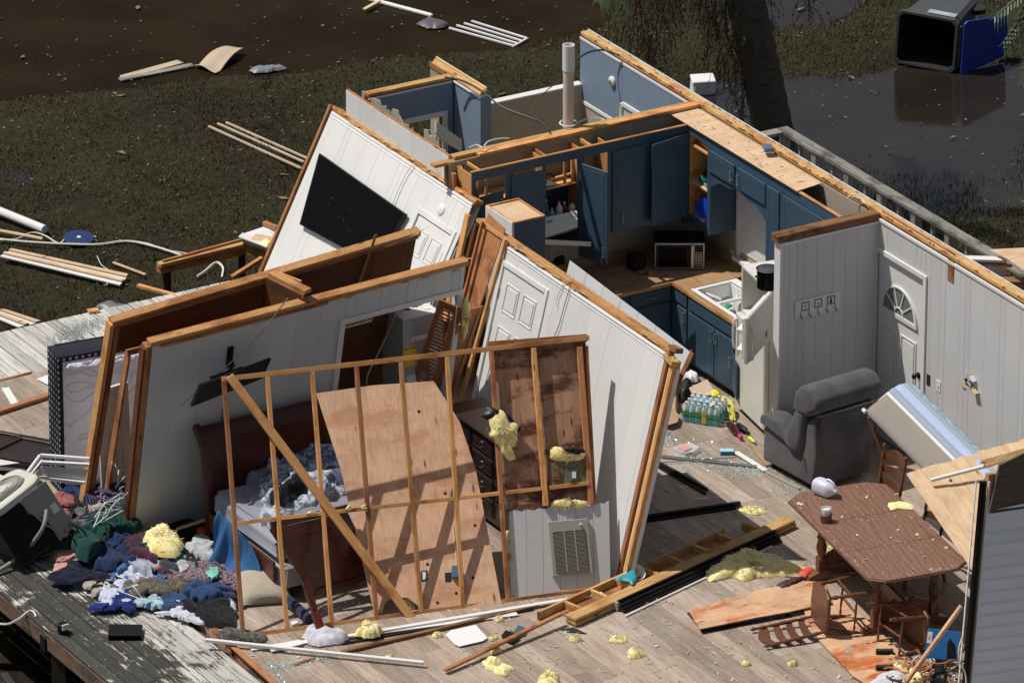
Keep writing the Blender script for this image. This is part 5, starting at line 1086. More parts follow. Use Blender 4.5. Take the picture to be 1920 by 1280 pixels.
def hood():
    f = Fr((-2.92, -.52, 0), (1, 0, 0), (0, 0, 1)); t = thing('cooker_hood', 'white cooker hood hanging askew under the open blue cabinets', 'cooker hood', f.M)
    P = lambda x, y, w: V((*f.uv(x, y, w), w))
    a, b, c, d = P(1010, 411, -.10), P(1082, 396, -.10), P(1083, 426, .03), P(1016, 447, .03); g = G(); g.slab([a, d, c, b], (0, .0, -.02)); o = g.obj('front_panel', 'appliance', t)
    for k in range(2): 
        e = a.lerp(b, .02+.17*k)+(d-a)*.14; g = G(); g.slab([e, e+(d-a)*.16, e+(d-a)*.16+(b-a)*.14, e+(b-a)*.14], (0, .0, .004)); g.obj('vent_slot', 'steel', o)
    board(o, 'vent_line', a.lerp(d, .3)+V((.15, 0, .004)), b.lerp(c, .3)+V((-.02, 0, .004)), .004, .002, 'steel', up=(0, 0, 1))
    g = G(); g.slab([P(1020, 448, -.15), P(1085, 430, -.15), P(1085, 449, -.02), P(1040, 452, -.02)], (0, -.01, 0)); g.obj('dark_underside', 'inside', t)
    r = thing('oven_trim', 'white and steel trim rail lying below the cooker hood', 'trim rail', f.M)
    for k in range(3): board(r, 'rail', P(1017, 450+3.4*k, .02), P(1108, 455+2.6*k, .02), .017, .02-.004*k, ['trim', 'metal', 'trim'][k], up=(0, 0, 1))
hood()
def loose_cabinet():
    z = 2.12; a = at(912, 385, z); b = at(970, 370, z); c = at(952, 420, z); t = thing('tall_cabinet', 'loose narrow blue cabinet with a bare tan top beside the leaning wall', 'cabinet', (a.x, a.y, 0)); W = b.x-a.x; Dp = a.y-c.y
    g = G(); g.box((0, -Dp, 0), (.012, 0, z), .001); 
    n = 4
    for k in range(n): q = G(); q.box((-.012, -Dp+Dp*k/n+.001, 0), (.0, -Dp+Dp*(k+1)/n-.001, z), .001); q.obj('side_board', 'panel', t)
    g.obj('side_panel', 'panel', t); g = G(); g.box((.013, -Dp, 0), (W, -Dp+.015, z-.012), .001); g.obj('front_panel', 'cab', t); g = G(); g.box((W-.012, -Dp+.016, 0), (W, 0, z-.012), .001); g.obj('side_panel', 'cab', t)
    g = G(); g.box((.013, -Dp+.016, z-.03), (W-.013, -.013, z-.015)); g.obj('top_panel', 'ply_pale', t)
    for r in ((.0, -Dp, .016, 0), (W-.016, -Dp, W, 0), (.0165, -Dp, W-.0165, -Dp+.016), (.0165, -.016, W-.0165, 0)): g = G(); g.box((r[0], r[1], z-.014), (r[2], r[3], z+.004), .001); g.obj('top_edge', 'lumber', t)
    crumple('black_bag', ((1030, 480), (1045, 472), (1062, 478), (1060, 495), (1040, 500)), 'black', 'black bag end poking up behind the middle leaning wall', 'bag', z=1.0, h=.12, seed=8)
loose_cabinet()
def fridge():
    a = at(1385, 766, 0); b = at(1447, 826, 0); u = (b-a); W = .74; u.normalize(); f = Fr(a, u, (0, 0, 1)); D = .68; Hh = f.uv(1394, 520)[1]; Hh = 1.60
    t = thing('fridge', 'cream white refrigerator with its freezer door hanging open', 'refrigerator', f.M); fz = 1.10
    for r in (((0, .05, -D), (W, .06, -.01)), ((0, .06, -D), (.03, Hh, -.01)), ((W-.03, .06, -D), (W, Hh, -.01)), ((.03, Hh-.03, -D), (W-.03, Hh, -.01)), ((.03, .06, -D), (W-.03, Hh-.03, -D+.03)), ((.03, fz-.03, -D+.03), (W-.03, fz+.02, -.01))):
        g = G(); g.box(r[0], r[1], .004); g.obj('cabinet', 'appliance', t)
    g = G(); g.box((.0, .07, -.008), (W, fz-.01, .05), .012); d = g.obj('lower_door', 'appliance', t); g = G(); g.tube(spline([(.05, fz-.06, .05), (.05, fz-.10, .09), (.05, fz-.35, .09), (.05, fz-.4, .05)]), .014, 8); g.obj('handle', 'appliance', d, smooth=50)
    g = G(); g.box((.03, 0, -.3), (W-.03, .06, -.02)); g.obj('kick_plate', 'black', t)
    g = G(); g.box((.2, Hh, -.4), (.45, Hh+.002, -.2)); 
    for k in range(5): g = G(); g.lathe([(0, .006), (.003, .006)], (.1+.1*k, fz+.2, -D+.03), (0, 0, 1), 8); g.obj('clip', 'steel', t)
    # freezer door swung round on its right edge
    M = MX.Translation((W-.0, fz, .01)) @ MX.Rotation(R(-152), 4, 'Y') @ MX.Rotation(R(-3), 4, 'Z'); dh = .52
    g = G(); g.box((-.0, 0, -.055), (.0+.72, dh, 0), .012)
    M = MX.Translation((W, fz, .02)) @ MX.Rotation(R(-118), 4, 'Y') @ MX.Rotation(R(2), 4, 'Z')
    g = G(); g.box((.0, 0, -.05), (.70, dh, 0.0), .010)
    # local +x runs from the hinge; after the turn it points out of the fridge towards the viewer
    e = bpy.data.objects.new('freezer_door', None); COL.objects.link(e); e.parent = t
    tl = onp(1398, 603, f.pt(W, fz+dh, 0), V((-FW.x, -FW.y, 0))); 
    hx = f.pt(W, fz, .02); dirw = V((-.80, -.60, -.06)).normalized(); dz = V((0, 0, 1)); n_ = dirw.cross(dz).normalized()
    Mw = MF(hx, dirw, dz, n_); e.matrix_basis = f.M.inverted() @ Mw
    s = 1 if n_.dot(FW) < 0 else -1     # outer skin towards the viewer
    g = G(); g.box((0, 0, min(0, .05*s)), (.68, dh, max(0, .05*s)), .012); g.obj('door_skin', 'appliance', e)
    g = G(); g.box((.03, .03, min(0, -.03*s)), (.65, dh-.03, max(0, -.03*s)), .008); g.obj('inner_liner', 'enamel', e)
    for v in (.08, .30): g = G(); g.box((.05, v, min(-.03*s, -.10*s)), (.62, v+.05, max(-.03*s, -.10*s)), .006); g.obj('door_shelf', 'enamel', e)
    g = G(); g.tube(spline([(.62, .04, .05*s), (.65, .08, .09*s), (.65, .34, .09*s), (.62, .40, .05*s)]), .016, 8); g.obj('door_handle', 'appliance', e, smooth=50)
    g = G(); c = V((.16, .12, .0505*s))
    for r in ((-.018, -.035, .018, -.03), (-.018, .03, .018, .035), (-.018, -.03, -.013, .03), (.013, -.03, .018, .03), (-.006, -.018, .006, .012)): g.box((c.x+r[0], c.y+r[1], min(c.z, c.z+.002*s)), (c.x+r[2], c.y+r[3], max(c.z, c.z+.002*s)))
    g.obj('badge', 'ink', e)
    # pot on top
    p = at(1449, 545, Hh); g = G(); r = .11; g.lathe([(0, r*.95), (.01, r), (.2, r), (.205, r+.008), (.21, r), (.21, r-.01), (.02, r-.012)], n=26); o = g.obj('stock_pot', 'black_gloss', smooth=40); o.matrix_basis = MX.Translation((p.x+.0, p.y+.10, Hh+.002)); tag(o, 'black stock pot standing on top of the refrigerator', 'pot')
    g = G(); g.box((-r-.03, -.03, .13), (-r+.005, .03, .145), .004); g.obj('handle', 'black', o)
    g = G(); g.lathe([(.202, r+.003), (.206, r+.012), (.21, r+.003)], n=26); g.obj('rim_band', 'steel', o, smooth=40)
fridge()
# ================================================================ FURNITURE
def bev(o, w=.02, seg=3):
    m = o.modifiers.new('bevel', 'BEVEL'); m.width = w; m.segments = seg; m.limit_method = 'ANGLE'; m.angle_limit = R(30); return o
def sub(o, n=2): m = o.modifiers.new('sub', 'SUBSURF'); m.levels = n; m.render_levels = n; return o
def m_quilt(name, c, dots=False):
    m, t, b = nmat(name, .9, .1)
    if dots:
        v = tex(t, (15, 15, 15), 'Object', False); vo = nd(t, 'ShaderNodeTexVoronoi'); vo.inputs['Randomness'].default_value = .0; vo.inputs['Scale'].default_value = 1; t.links.new(v, vo.inputs['Vector'])
        t.links.new(ramp(t, vo.outputs['Distance'], [(.20, (.42, .42, .42)), (.26, c)]), b.inputs['Base Color'])
    else:
        b.inputs['Base Color'].default_value = (*c, 1); v = tex(t, (1, 1, 1), 'Object', False)
        w = nd(t, 'ShaderNodeTexVoronoi'); w.inputs['Scale'].default_value = 17; t.links.new(v, w.inputs['Vector'])
        n = noi(t, v, 2.2, 0, .5, 2.2); l = ramp(t, n, [(.46, (1, 1, 1)), (.49, (.2, .2, .2)), (.52, (1, 1, 1))])
        mm = mixc(t, .5, w.outputs['Distance'], l); bump(t, b, mm, .8, .03)
        t.links.new(mixc(t, l, (c[0]*.8, c[1]*.8, c[2]*.86), c), b.inputs['Base Color'])
    return m
MT['quilt'] = m_quilt('quilt', (.80, .79, .86)); MT['dots'] = m_quilt('dots', (.030, .034, .045), True)
def puffy(par, f, u0, u1, v0, v1, w0, w1, mat, name, r=.06, amp=.008, fq=14):
    g = G(); nu, nv = 26, 34
    def fn(a, b):
        x = u0+(u1-u0)*a; y = v0+(v1-v0)*b; e = min(a*(u1-u0), (1-a)*(u1-u0), b*(v1-v0), (1-b)*(v1-v0)); k = min(1, e/r); z = w0+(w1-w0)*math.sqrt(max(0, 1-(1-k)**2))
        return (x, y, z+amp*NZ.noise(V((x*fq, y*fq, 0)))*k)
    g.grid(fn, nu, nv); return g.obj(name, mat, par, smooth=180)
def left_mattress():
    bl = at(120, 945, 0); f = Fr(at(114, 927, 0), (1, -.12, 0), V((.22, -.04, 1))*1.5); t = thing('white_mattress', 'white quilted mattress with dark dotted sides propped on edge behind the left closet wall', 'mattress', f.M)
    W, H_, T = 1.5, 1.5, .30; g = G(); g.box((0, 0, -T), (W, H_, 0), .002); o = bev(g.obj('side_panel', 'dots', t, smooth=60), .075, 5)
    puffy(t, f, .05, W-.05, .05, H_-.06, .001, .06, 'quilt', 'quilted_top', r=.10)
    g = G(); g.tube([(.05, .02, -T-.0), (.05, H_-.05, -T), (.08, H_, -T+.01), (W-.05, H_, -T+.01)], .010, 6); g.obj('piping', 'black', t)
    # white panel door leaning in the doorway
    w4 = lambda x, y, c=-.10: W4.pt(*W4.uv(x, y, c), c)
    bl = w4(192, 932, -.02); f = Fr(bl, w4(240, 917, -.02)-bl, w4(254, 712, -.24)-bl); t = thing('leaning_door', 'narrow white panelled door leaning in the doorway in front of the quilted mattress', 'door', f.M); W = .34; H_ = f.h
    g = G(); g.box((0, 0, -.03), (W, H_, 0), .003); d = g.obj('door_leaf', 'white', t)
    for a, b in ((.08, .40), (.48, .72), (.80, .95)):
        g = G()
        for r in ((.08, H_*a, W-.08, H_*a+.012), (.08, H_*b-.012, W-.08, H_*b), (.08, H_*a+.0121, .092, H_*b-.0121), (W-.092, H_*a+.0121, W-.08, H_*b-.0121)): g.box((r[0], r[1], .0005), (r[2], r[3], .009), .003)
        g.box((.11, H_*a+.035, .0005), (W-.11, H_*b-.035, .007), .004); g.obj('door_panel', 'white', d)
left_mattress()
def bed():
    x0, x1 = -7.12, -5.55; yh = -2.40; yf = -3.74; t = thing('bed', 'dark mahogany sleigh bed with a bare grey mattress under the stud frame', 'bed', (x0, yf, 0)); W = x1-x0; L = yh-yf
    # sleigh headboard curve in y-z
    prof = [(0, 0), (.0, .55), (.03, .85), (.09, 1.05), (.17, 1.17), (.24, 1.20), (.27, 1.15), (.22, 1.10), (.14, .98), (.10, .8), (.07, .5), (.07, 0)]
    g = G(); g.prism([(L+.02+a, b) for a, b in prof], .06, W-.06, ax=0); g.obj('headboard', 'mahogany', t, smooth=40)
    for s in (0, W-.06): g = G(); g.prism([(L-.02+a*1.15, b*1.03) for a, b in prof], s, s+.06, ax=0); g.obj('head_post', 'mahogany', t, smooth=40)
    g = G(); g.box((.0, .0, .20), (.03, L, .40), .006); g.obj('side_rail', 'mahogany', t)
    g = G(); g.box((.06, -.10, .12), (W-.06, L-.03, .38), .04); bev(g.obj('box_spring', paint('boxspring', (.38, .38, .38), .9, .2), t, smooth=40), .01)
    g = G(); g.box((.05, -.02, .385), (W-.05, L-.02, .62), .05); bev(g.obj('mattress', cloth('matgrey', (.30, .30, .35), (.26, .26, .31), 3), t, smooth=50), .02)
    P = lambda pts: [V(p) for p in pts]
    pat = cloth('comforter', (.50, .56, .66), (.10, .15, .26), 2.6, pat='blot'); navy = cloth('navy_sea', (.060, .065, .13), (.42, .44, .5), 26, pat='dots')
    z = .60
    crumple('comforter', ((492, 860), (520, 850), (560, 856), (600, 838), (640, 832), (660, 860), (650, 905), (600, 905), (570, 930), (520, 930), (500, 905)), pat, 'crumpled blue and white patterned comforter at the head of the bed', 'comforter', z=z, h=.26, seed=1, freq=3.2, flat=.3, rings=16, n=110)
    crumple('comforter', ((478, 940), (500, 900), (515, 925), (560, 925), (600, 912), (645, 918), (655, 935), (600, 950), (545, 972), (530, 1000), (490, 985)), cloth('comf2', (.46, .50, .56), (.14, .17, .22), 3.4, pat='blot'), 'second blue grey comforter spilling over the front of the bed', 'comforter', z=z-.02, h=.28, seed=2, freq=3.8, flat=.3, rings=16, n=110)
    crumple('bed_sheet', ((470, 880), (490, 860), (510, 880), (505, 940), (480, 960), (455, 930)), cloth('gs', (.20, .20, .26), (.16, .16, .21), 5), 'grey purple sheet bunched beside the patterned comforter', 'sheet', z=z, h=.16, seed=3)
    crumple('pillow', ((598, 880), (640, 872), (658, 905), (650, 918), (605, 912)), navy, 'navy pillow with small white figures at the right of the bed', 'pillow', z=z+.02, h=.20, seed=4, freq=1.5)
    crumple('garment', ((500, 935), (525, 915), (560, 900), (585, 890), (580, 918), (540, 930), (520, 955)), 'black', 'black garment crumpled in the middle of the bed', z=z+.10, h=.15, seed=5)
    crumple('bed_sheet', ((505, 985), (530, 975), (560, 985), (545, 1005), (520, 1010)), cloth('ws', (.45, .45, .48)), 'pale sheet corner hanging below the second comforter', 'sheet', z=z-.1, h=.15, seed=6)
    # blue satin sheet hanging down the near left side of the mattress
    g = G(); a0 = V((x0-.07, yh-.35, .58)); a1 = V((x0-.06, yf+.40, .50))
    def fn(a, b):
        p = a0.lerp(a1, a); d = b; out = -.06*d-.16*d*d*(.4+a)-.06*sin(a*15+d*5+2.5*sin(a*6))*d**.7-.02*sin(a*41+d*9)*d; return (p.x+out+.2*d*a, p.y-.14*d*a*2+.03*sin(a*23)*d, max(.012+.02*max(0, sin(a*30)), p.z*(1-.92*d**1.2)))
    g.grid(fn, 60, 14); o = g.obj('satin_sheet', plain('satin', (.035, .125, .30), .4), smooth=180); tag(o, 'shiny blue satin sheet hanging off the left side of the bed', 'sheet')
    # detached footboard
    q = [(505, 985), (648, 955), (705, 1068), (595, 1108)]
    p0 = at(598, 1112, .13); p1 = V((p0.x+.7, p0.y-.02, p0.z)); f = Fr(p0, p1-p0, V((0, .16, .98))); t = thing('footboard', 'mahogany footboard tipped back on the end of the bed', 'footboard', f.M)
    pxslab(t, f, ((512, 993), (652, 960), (706, 1070), (592, 1108)), -.03, .03, 'mahogany', 'board'); pxslab(t, f, ((560, 1006), (640, 985), (676, 1058), (606, 1078)), .001, .006, 'mahogany', 'inset_panel')
    for a, b in (((508, 985), (652, 951)), ((590, 1110), (706, 1076)), ((510, 990), (590, 1110))): pxboard(t, f, a, b, .005, .06, .035, 'mahogany', 'rail')
    t = thing('bed_rail', 'mahogany bed leg rail fallen across the bottom of the stud frame', 'bed rail', at(605, 1196, 0)); o = at(605, 1196, 0); a = at(572, 1092, .45); m = at(590, 1145, .22)
    board(t, 'upper_rail', a-o, m-o, .07, .05, 'mahogany', up=(0, -1, .5), c=.01); board(t, 'lower_rail', m-o, V((0, 0, .03)), .085, .05, 'mahogany', up=(0, -1, .5), c=.01)
    # dark roll beside the pillow
    o = tag(G().tube(spline([at(540, 1125, .07), at(558, 1140, .06), at(580, 1160, .06)]), [.05]*17, 10).obj('rolled_cloth', cloth('navyroll', (.03, .035, .075)), smooth=60), 'rolled navy cloth lying between the cushion and the fallen rail', 'cloth roll')
    # beige cushion
    c = at(494, 1118, .0); u = (at(530, 1105, 0)-at(440, 1112, 0)).normalized(); t = thing('cushion', 'beige square throw cushion lying by the left end of the stud frame', 'cushion', MF(c+V((0, 0, .10)), u, V((0, 0, 1)).cross(u), (0, 0, 1)) @ MX.Rotation(R(18), 4, 'X'))
    g = G(); n = 14
    def cu(a, b, s):
        x = (a-.5)*.50; y = (b-.5)*.46; k = (1-abs(2*a-1)**2.6)*(1-abs(2*b-1)**2.6); pin = 1-.10*((abs(2*a-1)*abs(2*b-1))**.5 < .6)*0-.10*max(0, 1-k*4)*(1-abs(2*a-1)*abs(2*b-1)); return (x*pin, y*pin, s*(.10*k**.45+.006*NZ.noise(V((x*9, y*9, s)))))
    g.grid(lambda a, b: cu(a, b, 1), n, n); g.obj('cover', cloth('linen', (.42, .37, .29), (.38, .33, .26), 14), t, smooth=180); g = G(); g.grid(lambda a, b: cu(b, a, -1), n, n); g.obj('cover_back', cloth('linen2', (.42, .37, .29), (.38, .33, .26), 14), t, smooth=180)
    g = G(); ed = [cu(k/12, 0, 1) for k in range(13)]+[cu(1, k/12, 1) for k in range(13)]+[cu(1-k/12, 1, 1) for k in range(13)]+[cu(0, 1-k/12, 1) for k in range(13)]; g.tube(ed, .006, 5); g.obj('seam_piping', cloth('linen3', (.36, .31, .24)), t, smooth=60)
bed()
def dresser():
    y0, y1 = -2.55, -3.95; x0, x1 = -4.50, -4.08; h = 1.0; f = Fr((x0, y0, 0), (0, -1, 0), (0, 0, 1)); L = y0-y1; D = x1-x0; t = thing('dresser', 'dark brown chest of drawers with ring pulls against the middle leaning wall', 'dresser', f.M)
    g = G(); g.box((0, .06, -D), (L, h-.03, -.02), .004); g.obj('carcass', 'espresso', t); g = G(); g.box((-.03, h-.03, -D-.01), (L+.03, h, .03), .010); g.obj('top', 'espresso', t)
    for c in range(3):
        for r in range(4):
            a, b = .04+c*(L-.08)/3, .12+r*.215; W = (L-.08)/3-.03; g = G(); g.box((a, b, -.022), (a+W, b+.195, -.004), .006); d = g.obj('drawer', 'espresso', t)
            g = G()
            for q in ((a+.02, b+.02, a+W-.02, b+.028), (a+.02, b+.167, a+W-.02, b+.175), (a+.02, b+.0285, a+.028, b+.1665), (a+W-.028, b+.0285, a+W-.02, b+.1665)): g.box((q[0], q[1], -.005), (q[2], q[3], .003), .002)
            g.obj('drawer_molding', 'espresso', d); g = G(); g.tube([(a+W/2+.03*cos(k*pi/6), b+.085+.03*sin(k*pi/6), .006) for k in range(13)], .004, 5); g.lathe([(0, .012), (.008, .01)], (a+W/2, b+.11, -.004), n=8, ax=(0, 0, 1)); g.obj('ring_pull', 'steel', d)
    for u in (.02, L-.06): g = G(); g.box((u, 0, -.06), (u+.05, .06, -.01), .004); g.obj('foot', 'espresso', t)
    g = G(); rn = random.Random(5)
    for k in range(60): u = rn.uniform(0, L); w = rn.uniform(-D, 0); s = rn.uniform(.004, .012); g.add([(u, h+.001, w), (u+s, h+.004, w+s*.4), (u+s*.3, h+.008, w+s)], [(0, 1, 2)])
    stuff(g.obj('plaster_crumbs', 'trim', t))
    # purple brown shelf end showing above the sheathing
    a = at(955, 616, 1.45); t = thing('wooden_bracket', 'small dark purple wooden shelf end sticking up by the middle door', 'shelf end', a); board(t, 'shelf', (0, 0, 0), at(998, 640, 1.40)-a, .10, .05, 'espresso', up=(0, 0, 1), c=.008); board(t, 'bracket', (.05, -.02, -.02), (.05, -.02, -.45), .06, .03, 'espresso', up=(0, 1, 0))
dresser()
def ac_unit():
    Nh = V((-FW.x, -FW.y, 0)).normalized(); Z = V((0, 0, 1)); d = (RT*.48-Z*.877); e1 = (RT*-.745+Nh*.51-Z*.42); e2 = d.cross(e1); e2 = (RT*.447+Nh*.855+Z*.245)
    S_ = .68; H_ = .66; P0 = at(80, 893, .84); 
    # local x = -e1 (towards the right), y = -e2 (away), z = -d (top)
    M = MF(P0+d*H_+e1*S_/2-e2*S_/2, -e1, -e2, -d); t = thing('ac_unit', 'overturned beige and black air conditioner with a round fan grille', 'air conditioner', M); s = S_/2
    g = G(); g.box((-s+.02, -s+.02, .03), (s-.02, s-.02, H_-.04)); g.obj('coil_core', 'rubber', t)
    for k in range(30): g = G(); v = .05+k*.021; g.box((-s+.01, -s+.006, v), (s-.2, -s+.016, v+.006)); g.obj('coil_fin', 'black', t)
    n = 10; rc = .16; oc = []
    for cx, cy, a0 in ((s-rc, -s+rc, -90), (s-rc, s-rc, 0), (-s+rc, s-rc, 90), (-s+rc, -s+rc, 180)): oc += [(cx+rc*cos(R(a0+k*90/6)), cy+rc*sin(R(a0+k*90/6))) for k in range(7)]
    g = G(); m = len(oc); R0 = .27; ic = [(R0*cos(math.atan2(y, x)), R0*sin(math.atan2(y, x))) for x, y in oc]
    g.add([(x, y, H_-.06) for x, y in oc]+[(x, y, H_) for x, y in oc]+[(x*.96, y*.96, H_+.015) for x, y in oc]+[(x, y, H_+.02) for x, y in ic]+[(x, y, H_-.05) for x, y in ic], [(j*m+i, j*m+(i+1) % m, (j+1)*m+(i+1) % m, (j+1)*m+i) for j in range(4) for i in range(m)])
    g.obj('top_cover', 'acbeige', t, smooth=40)
    g = G(); g.lathe([(H_-.09, .27), (H_-.085, .27)], n=30); g.obj('fan_well', 'fan', t)
    g = G()
    for k in range(64): a = 2*pi*k/64; g.tube([(.07*cos(a), .07*sin(a), H_+.03), (.20*cos(a), .20*sin(a), H_+.035), (.28*cos(a), .28*sin(a), H_+.012)], .0028, 3, False)
    for r in (.12, .18, .24): g.tube([(r*cos(2*pi*k/28), r*sin(2*pi*k/28), H_+.034) for k in range(29)], .003, 4, False)
    g.obj('fan_grille', 'acbeige', t); g = G(); g.lathe([(H_+.02, .085), (H_+.042, .08), (H_+.045, .03)], n=24); g.obj('hub', 'acbeige', t, smooth=40)
    for k in range(3): g = G(); a = k*2.1; g.prism([(.04*cos(a), .04*sin(a)), (.27*cos(a-.3), .27*sin(a-.3)), (.28*cos(a+.35), .28*sin(a+.35))], H_-.07, H_-.065); g.obj('fan_blade', 'steel', t)
    g = G(); g.prism([(s-.32, H_-.05), (s+.002, H_-.05), (s+.002, .06), (s-.2, .02), (s-.2, .30), (s-.32, .45)], -s-.006, -s+.004, ax=1); sp = g.obj('side_sheet', 'greymetal', t)
    g = G(); g.prism([(s-.34, H_-.05), (s-.32, H_-.05), (s-.18, .1), (s-.26, .3)], -s-.015, -s-.007, ax=1); g.obj('bent_flap', 'greymetal', t)
    g = G(); g.box((s-.10, -s-.010, .28), (s-.03, -s-.007, .38)); g.obj('label_plate', 'trim', sp)
    cable('ac_hose', [at(88, 955, .55), at(80, 990, .4), at(50, 1030, .15), at(20, 1055, .03), at(-30, 1085, -.02)], .022, 'greymetal', 'thick grey hose curving down from the air conditioner', 'hose', 8)
    cable('deck_wire', [at(100, 1030, .1), at(60, 1045, .03), at(20, 1055, .0), at(-20, 1060, -.02)], .008, 'black', 'thin black cord on the deck below the air conditioner', 'cord')
    for k, (a, b) in enumerate((((125, 975), (150, 1000)), ((128, 985), (165, 1003)), ((120, 995), (140, 1015)))): cable('broken_pipe', [at(*a, .35), at((a[0]+b[0])/2, (a[1]+b[1])/2-6, .35), at(*b, .2)], .008, 'black', ('upper of three bent black pipes at the air conditioner corner', 'middle and longest of three bent black pipes at the air conditioner corner', 'lowest of three bent black pipes at the air conditioner corner')[k], 'pipe')
ac_unit()
def left_bits():
    t = thing('window_section', 'white vinyl window frame section lying against the left wall stud', 'window frame', at(80, 895, .55)); o = at(80, 895, .55); P = lambda x, y, z: at(x, y, z)-o
    a, b = P(62, 880, .62), P(168, 888, .62)
    g = G(); g.slab([P(80, 872, .66), P(166, 880, .66), P(155, 908, .48), P(60, 894, .52)], (0, .03, -.02)); g.obj('inner_face', 'trim', t)
    board(t, 'frame_edge', P(78, 866, .70), P(168, 871, .70), .035, .03, 'trim', up=(0, 0, 1)); board(t, 'frame_edge', P(76, 853, .74), P(168, 860, .74), .03, .03, 'trim', up=(0, 0, 1)); board(t, 'frame_end', P(76, 853, .74), P(52, 885, .60), .03, .03, 'trim', up=(0, 0, 1)); board(t, 'frame_end', P(80, 862, .72), P(58, 890, .58), .03, .02, 'trim', up=(0, 0, 1)); board(t, 'frame_edge', P(70, 893, .54), P(160, 904, .52), .03, .02, 'trim', up=(0, 0, 1))
    t = thing('cabinet_front', 'dark brown cabinet front lying flat near the left edge of the floor', 'cabinet front', at(40, 840, .10)); o = at(40, 840, .10); P = lambda x, y, z=.10: at(x, y, z)-o
    g = G(); g.slab([P(-30, 803), P(98, 826), P(102, 862), P(60, 866), P(-30, 850)], (0, 0, -.04)); g.obj('panel', 'espresso', t)
    for a, b in (((-30, 806), (98, 829)), ((-20, 850), (40, 822)), ((35, 820), (100, 832))): board(t, 'molding', P(*a)+V((0, 0, .01)), P(*b)+V((0, 0, .01)), .05, .02, 'espresso', up=(0, 0, 1), c=.006)
    g = G(); g.slab([P(-30, 852), P(60, 868), P(102, 866), P(100, 885, 0), P(-30, 880, 0)], (0, .05, 0)); g.obj('side_panel', 'espresso', t)
    def flat(name, pts, mat, lab, cat, z=.012, th=.006): g = G(); c = at(*pts[0], z); q = [at(x, y, z)-c for x, y in pts]; g.slab(q, (0, 0, th)); o = g.obj(name, mat); o.matrix_basis = MX.Translation(c); return tag(o, lab, cat)
    flat('white_sheet', ((69, 711), (115, 694), (135, 700), (132, 718), (102, 727), (95, 724)), 'paper', 'white square board lying on the floor left of the propped mattress', 'board'); flat('white_sheet', ((105, 763), (120, 762), (128, 772), (112, 782)), 'paper', 'small white scrap at the foot of the propped mattress', 'board')
    board(None, 'white_strip', at(10, 727, .02), at(30, 760, .02), .08, .012, 'trim', cat='trim strip', label='short white strip on the floor at the left edge')
    board(None, 'floor_batten', at(-30, 780, .03), at(130, 728, .03), .07, .035, 'lumber_red', cat='batten', label='long brown batten lying across the floor left of the mattress', up=(0, 0, 1))
    board(None, 'floor_batten', at(-20, 718, .0), at(60, 698, .0), .03, .02, 'lumber_red', cat='batten', label='thin reddish batten along the floor edge by the far deck')
left_bits()
def turned(g, p0, p1, r, n=8, rings=3, seg=None):
    p0 = V(p0); p1 = V(p1); L = (p1-p0).length; pr = []; st = 14
    for k in range(st+1):
        t = k/st; b = .78+.22*sin(t*pi); 
        if abs(t-.15) < .04 or abs(t-.5) < .04 or abs(t-.85) < .04: b = 1.15
        if abs(t-.22) < .03 or abs(t-.78) < .03: b = .65
        pr.append((L*t, r*b))
    g.lathe(pr, p0, p1-p0, n)
def make_chair(label, M, group='ladder back dining chairs'):
    t = thing('dining_chair', label, 'chair', M, group)
    g = G(); pts = [(-.19, -.19), (.19, -.19), (.225, .0), (.21, .17), (.12, .215), (-.12, .215), (-.21, .17), (-.225, .0)]; g.prism(pts, .43, .465); bev(g.obj('seat', 'oak', t, smooth=40), .012)
    for s in (-1, 1):
        g = G(); turned(g, (s*.16, -.17, .43), (s*.20, -.23, 0), .02); g.obj('leg', 'oak', t, smooth=50); g = G(); turned(g, (s*.16, .16, .43), (s*.20, .21, 0), .022); g.obj('leg', 'oak', t, smooth=50)
        g = G(); turned(g, (s*.175, -.18, .46), (s*.19, -.27, 1.02), .018); g.lathe([(0, .012), (.02, .022), (.045, .016), (.055, .004)], (s*.19, -.27, 1.02), (0, 0, 1), 8); g.obj('back_post', 'oak', t, smooth=50)
        g = G(); turned(g, (s*.185, -.21, .16), (s*.185, .19, .16), .012); g.obj('stretcher', 'oak', t, smooth=50)
    g = G(); turned(g, (-.19, .19, .22), (.19, .19, .22), .013); g.obj('stretcher', 'oak', t, smooth=50); g = G(); turned(g, (-.185, 0, .16), (.185, 0, .16), .012); g.obj('stretcher', 'oak', t, smooth=50)
    for k in range(4):
        z = .56+k*.125; y = -.19-(z-.46)*.16; n = 10; g = G(); up = []; dn = []
        hgt = .075 if k < 3 else .10
        for i in range(n+1):
            a = i/n; x = -.178+.356*a; bow = -.035*sin(pi*a); sc = .25*sin(pi*a)*hgt if k < 3 else .6*sin(pi*a)*hgt; up.append((x, y+bow, z+hgt*.5+sc)); dn.append((x, y+bow, z-hgt*.35+sc*.3))
        vs = up+dn+[(p[0], p[1]-.012, p[2]) for p in up]+[(p[0], p[1]-.012, p[2]) for p in dn]; m = n+1; fs = []
        for i in range(n): fs += [(i, i+1, m+i+1, m+i), (2*m+i+1, 2*m+i, 3*m+i, 3*m+i+1), (i+1, i, 2*m+i, 2*m+i+1), (m+i, m+i+1, 3*m+i+1, 3*m+i)]
        g.add(vs, fs); g.obj('slat', 'oak', t, smooth=50)
    return t
def dup(root, M, label):
    r = root.copy(); COL.objects.link(r); r.matrix_basis = M; r['label'] = label
    for ch in list(root.children): c = ch.copy(); COL.objects.link(c); c.parent = r
    return r
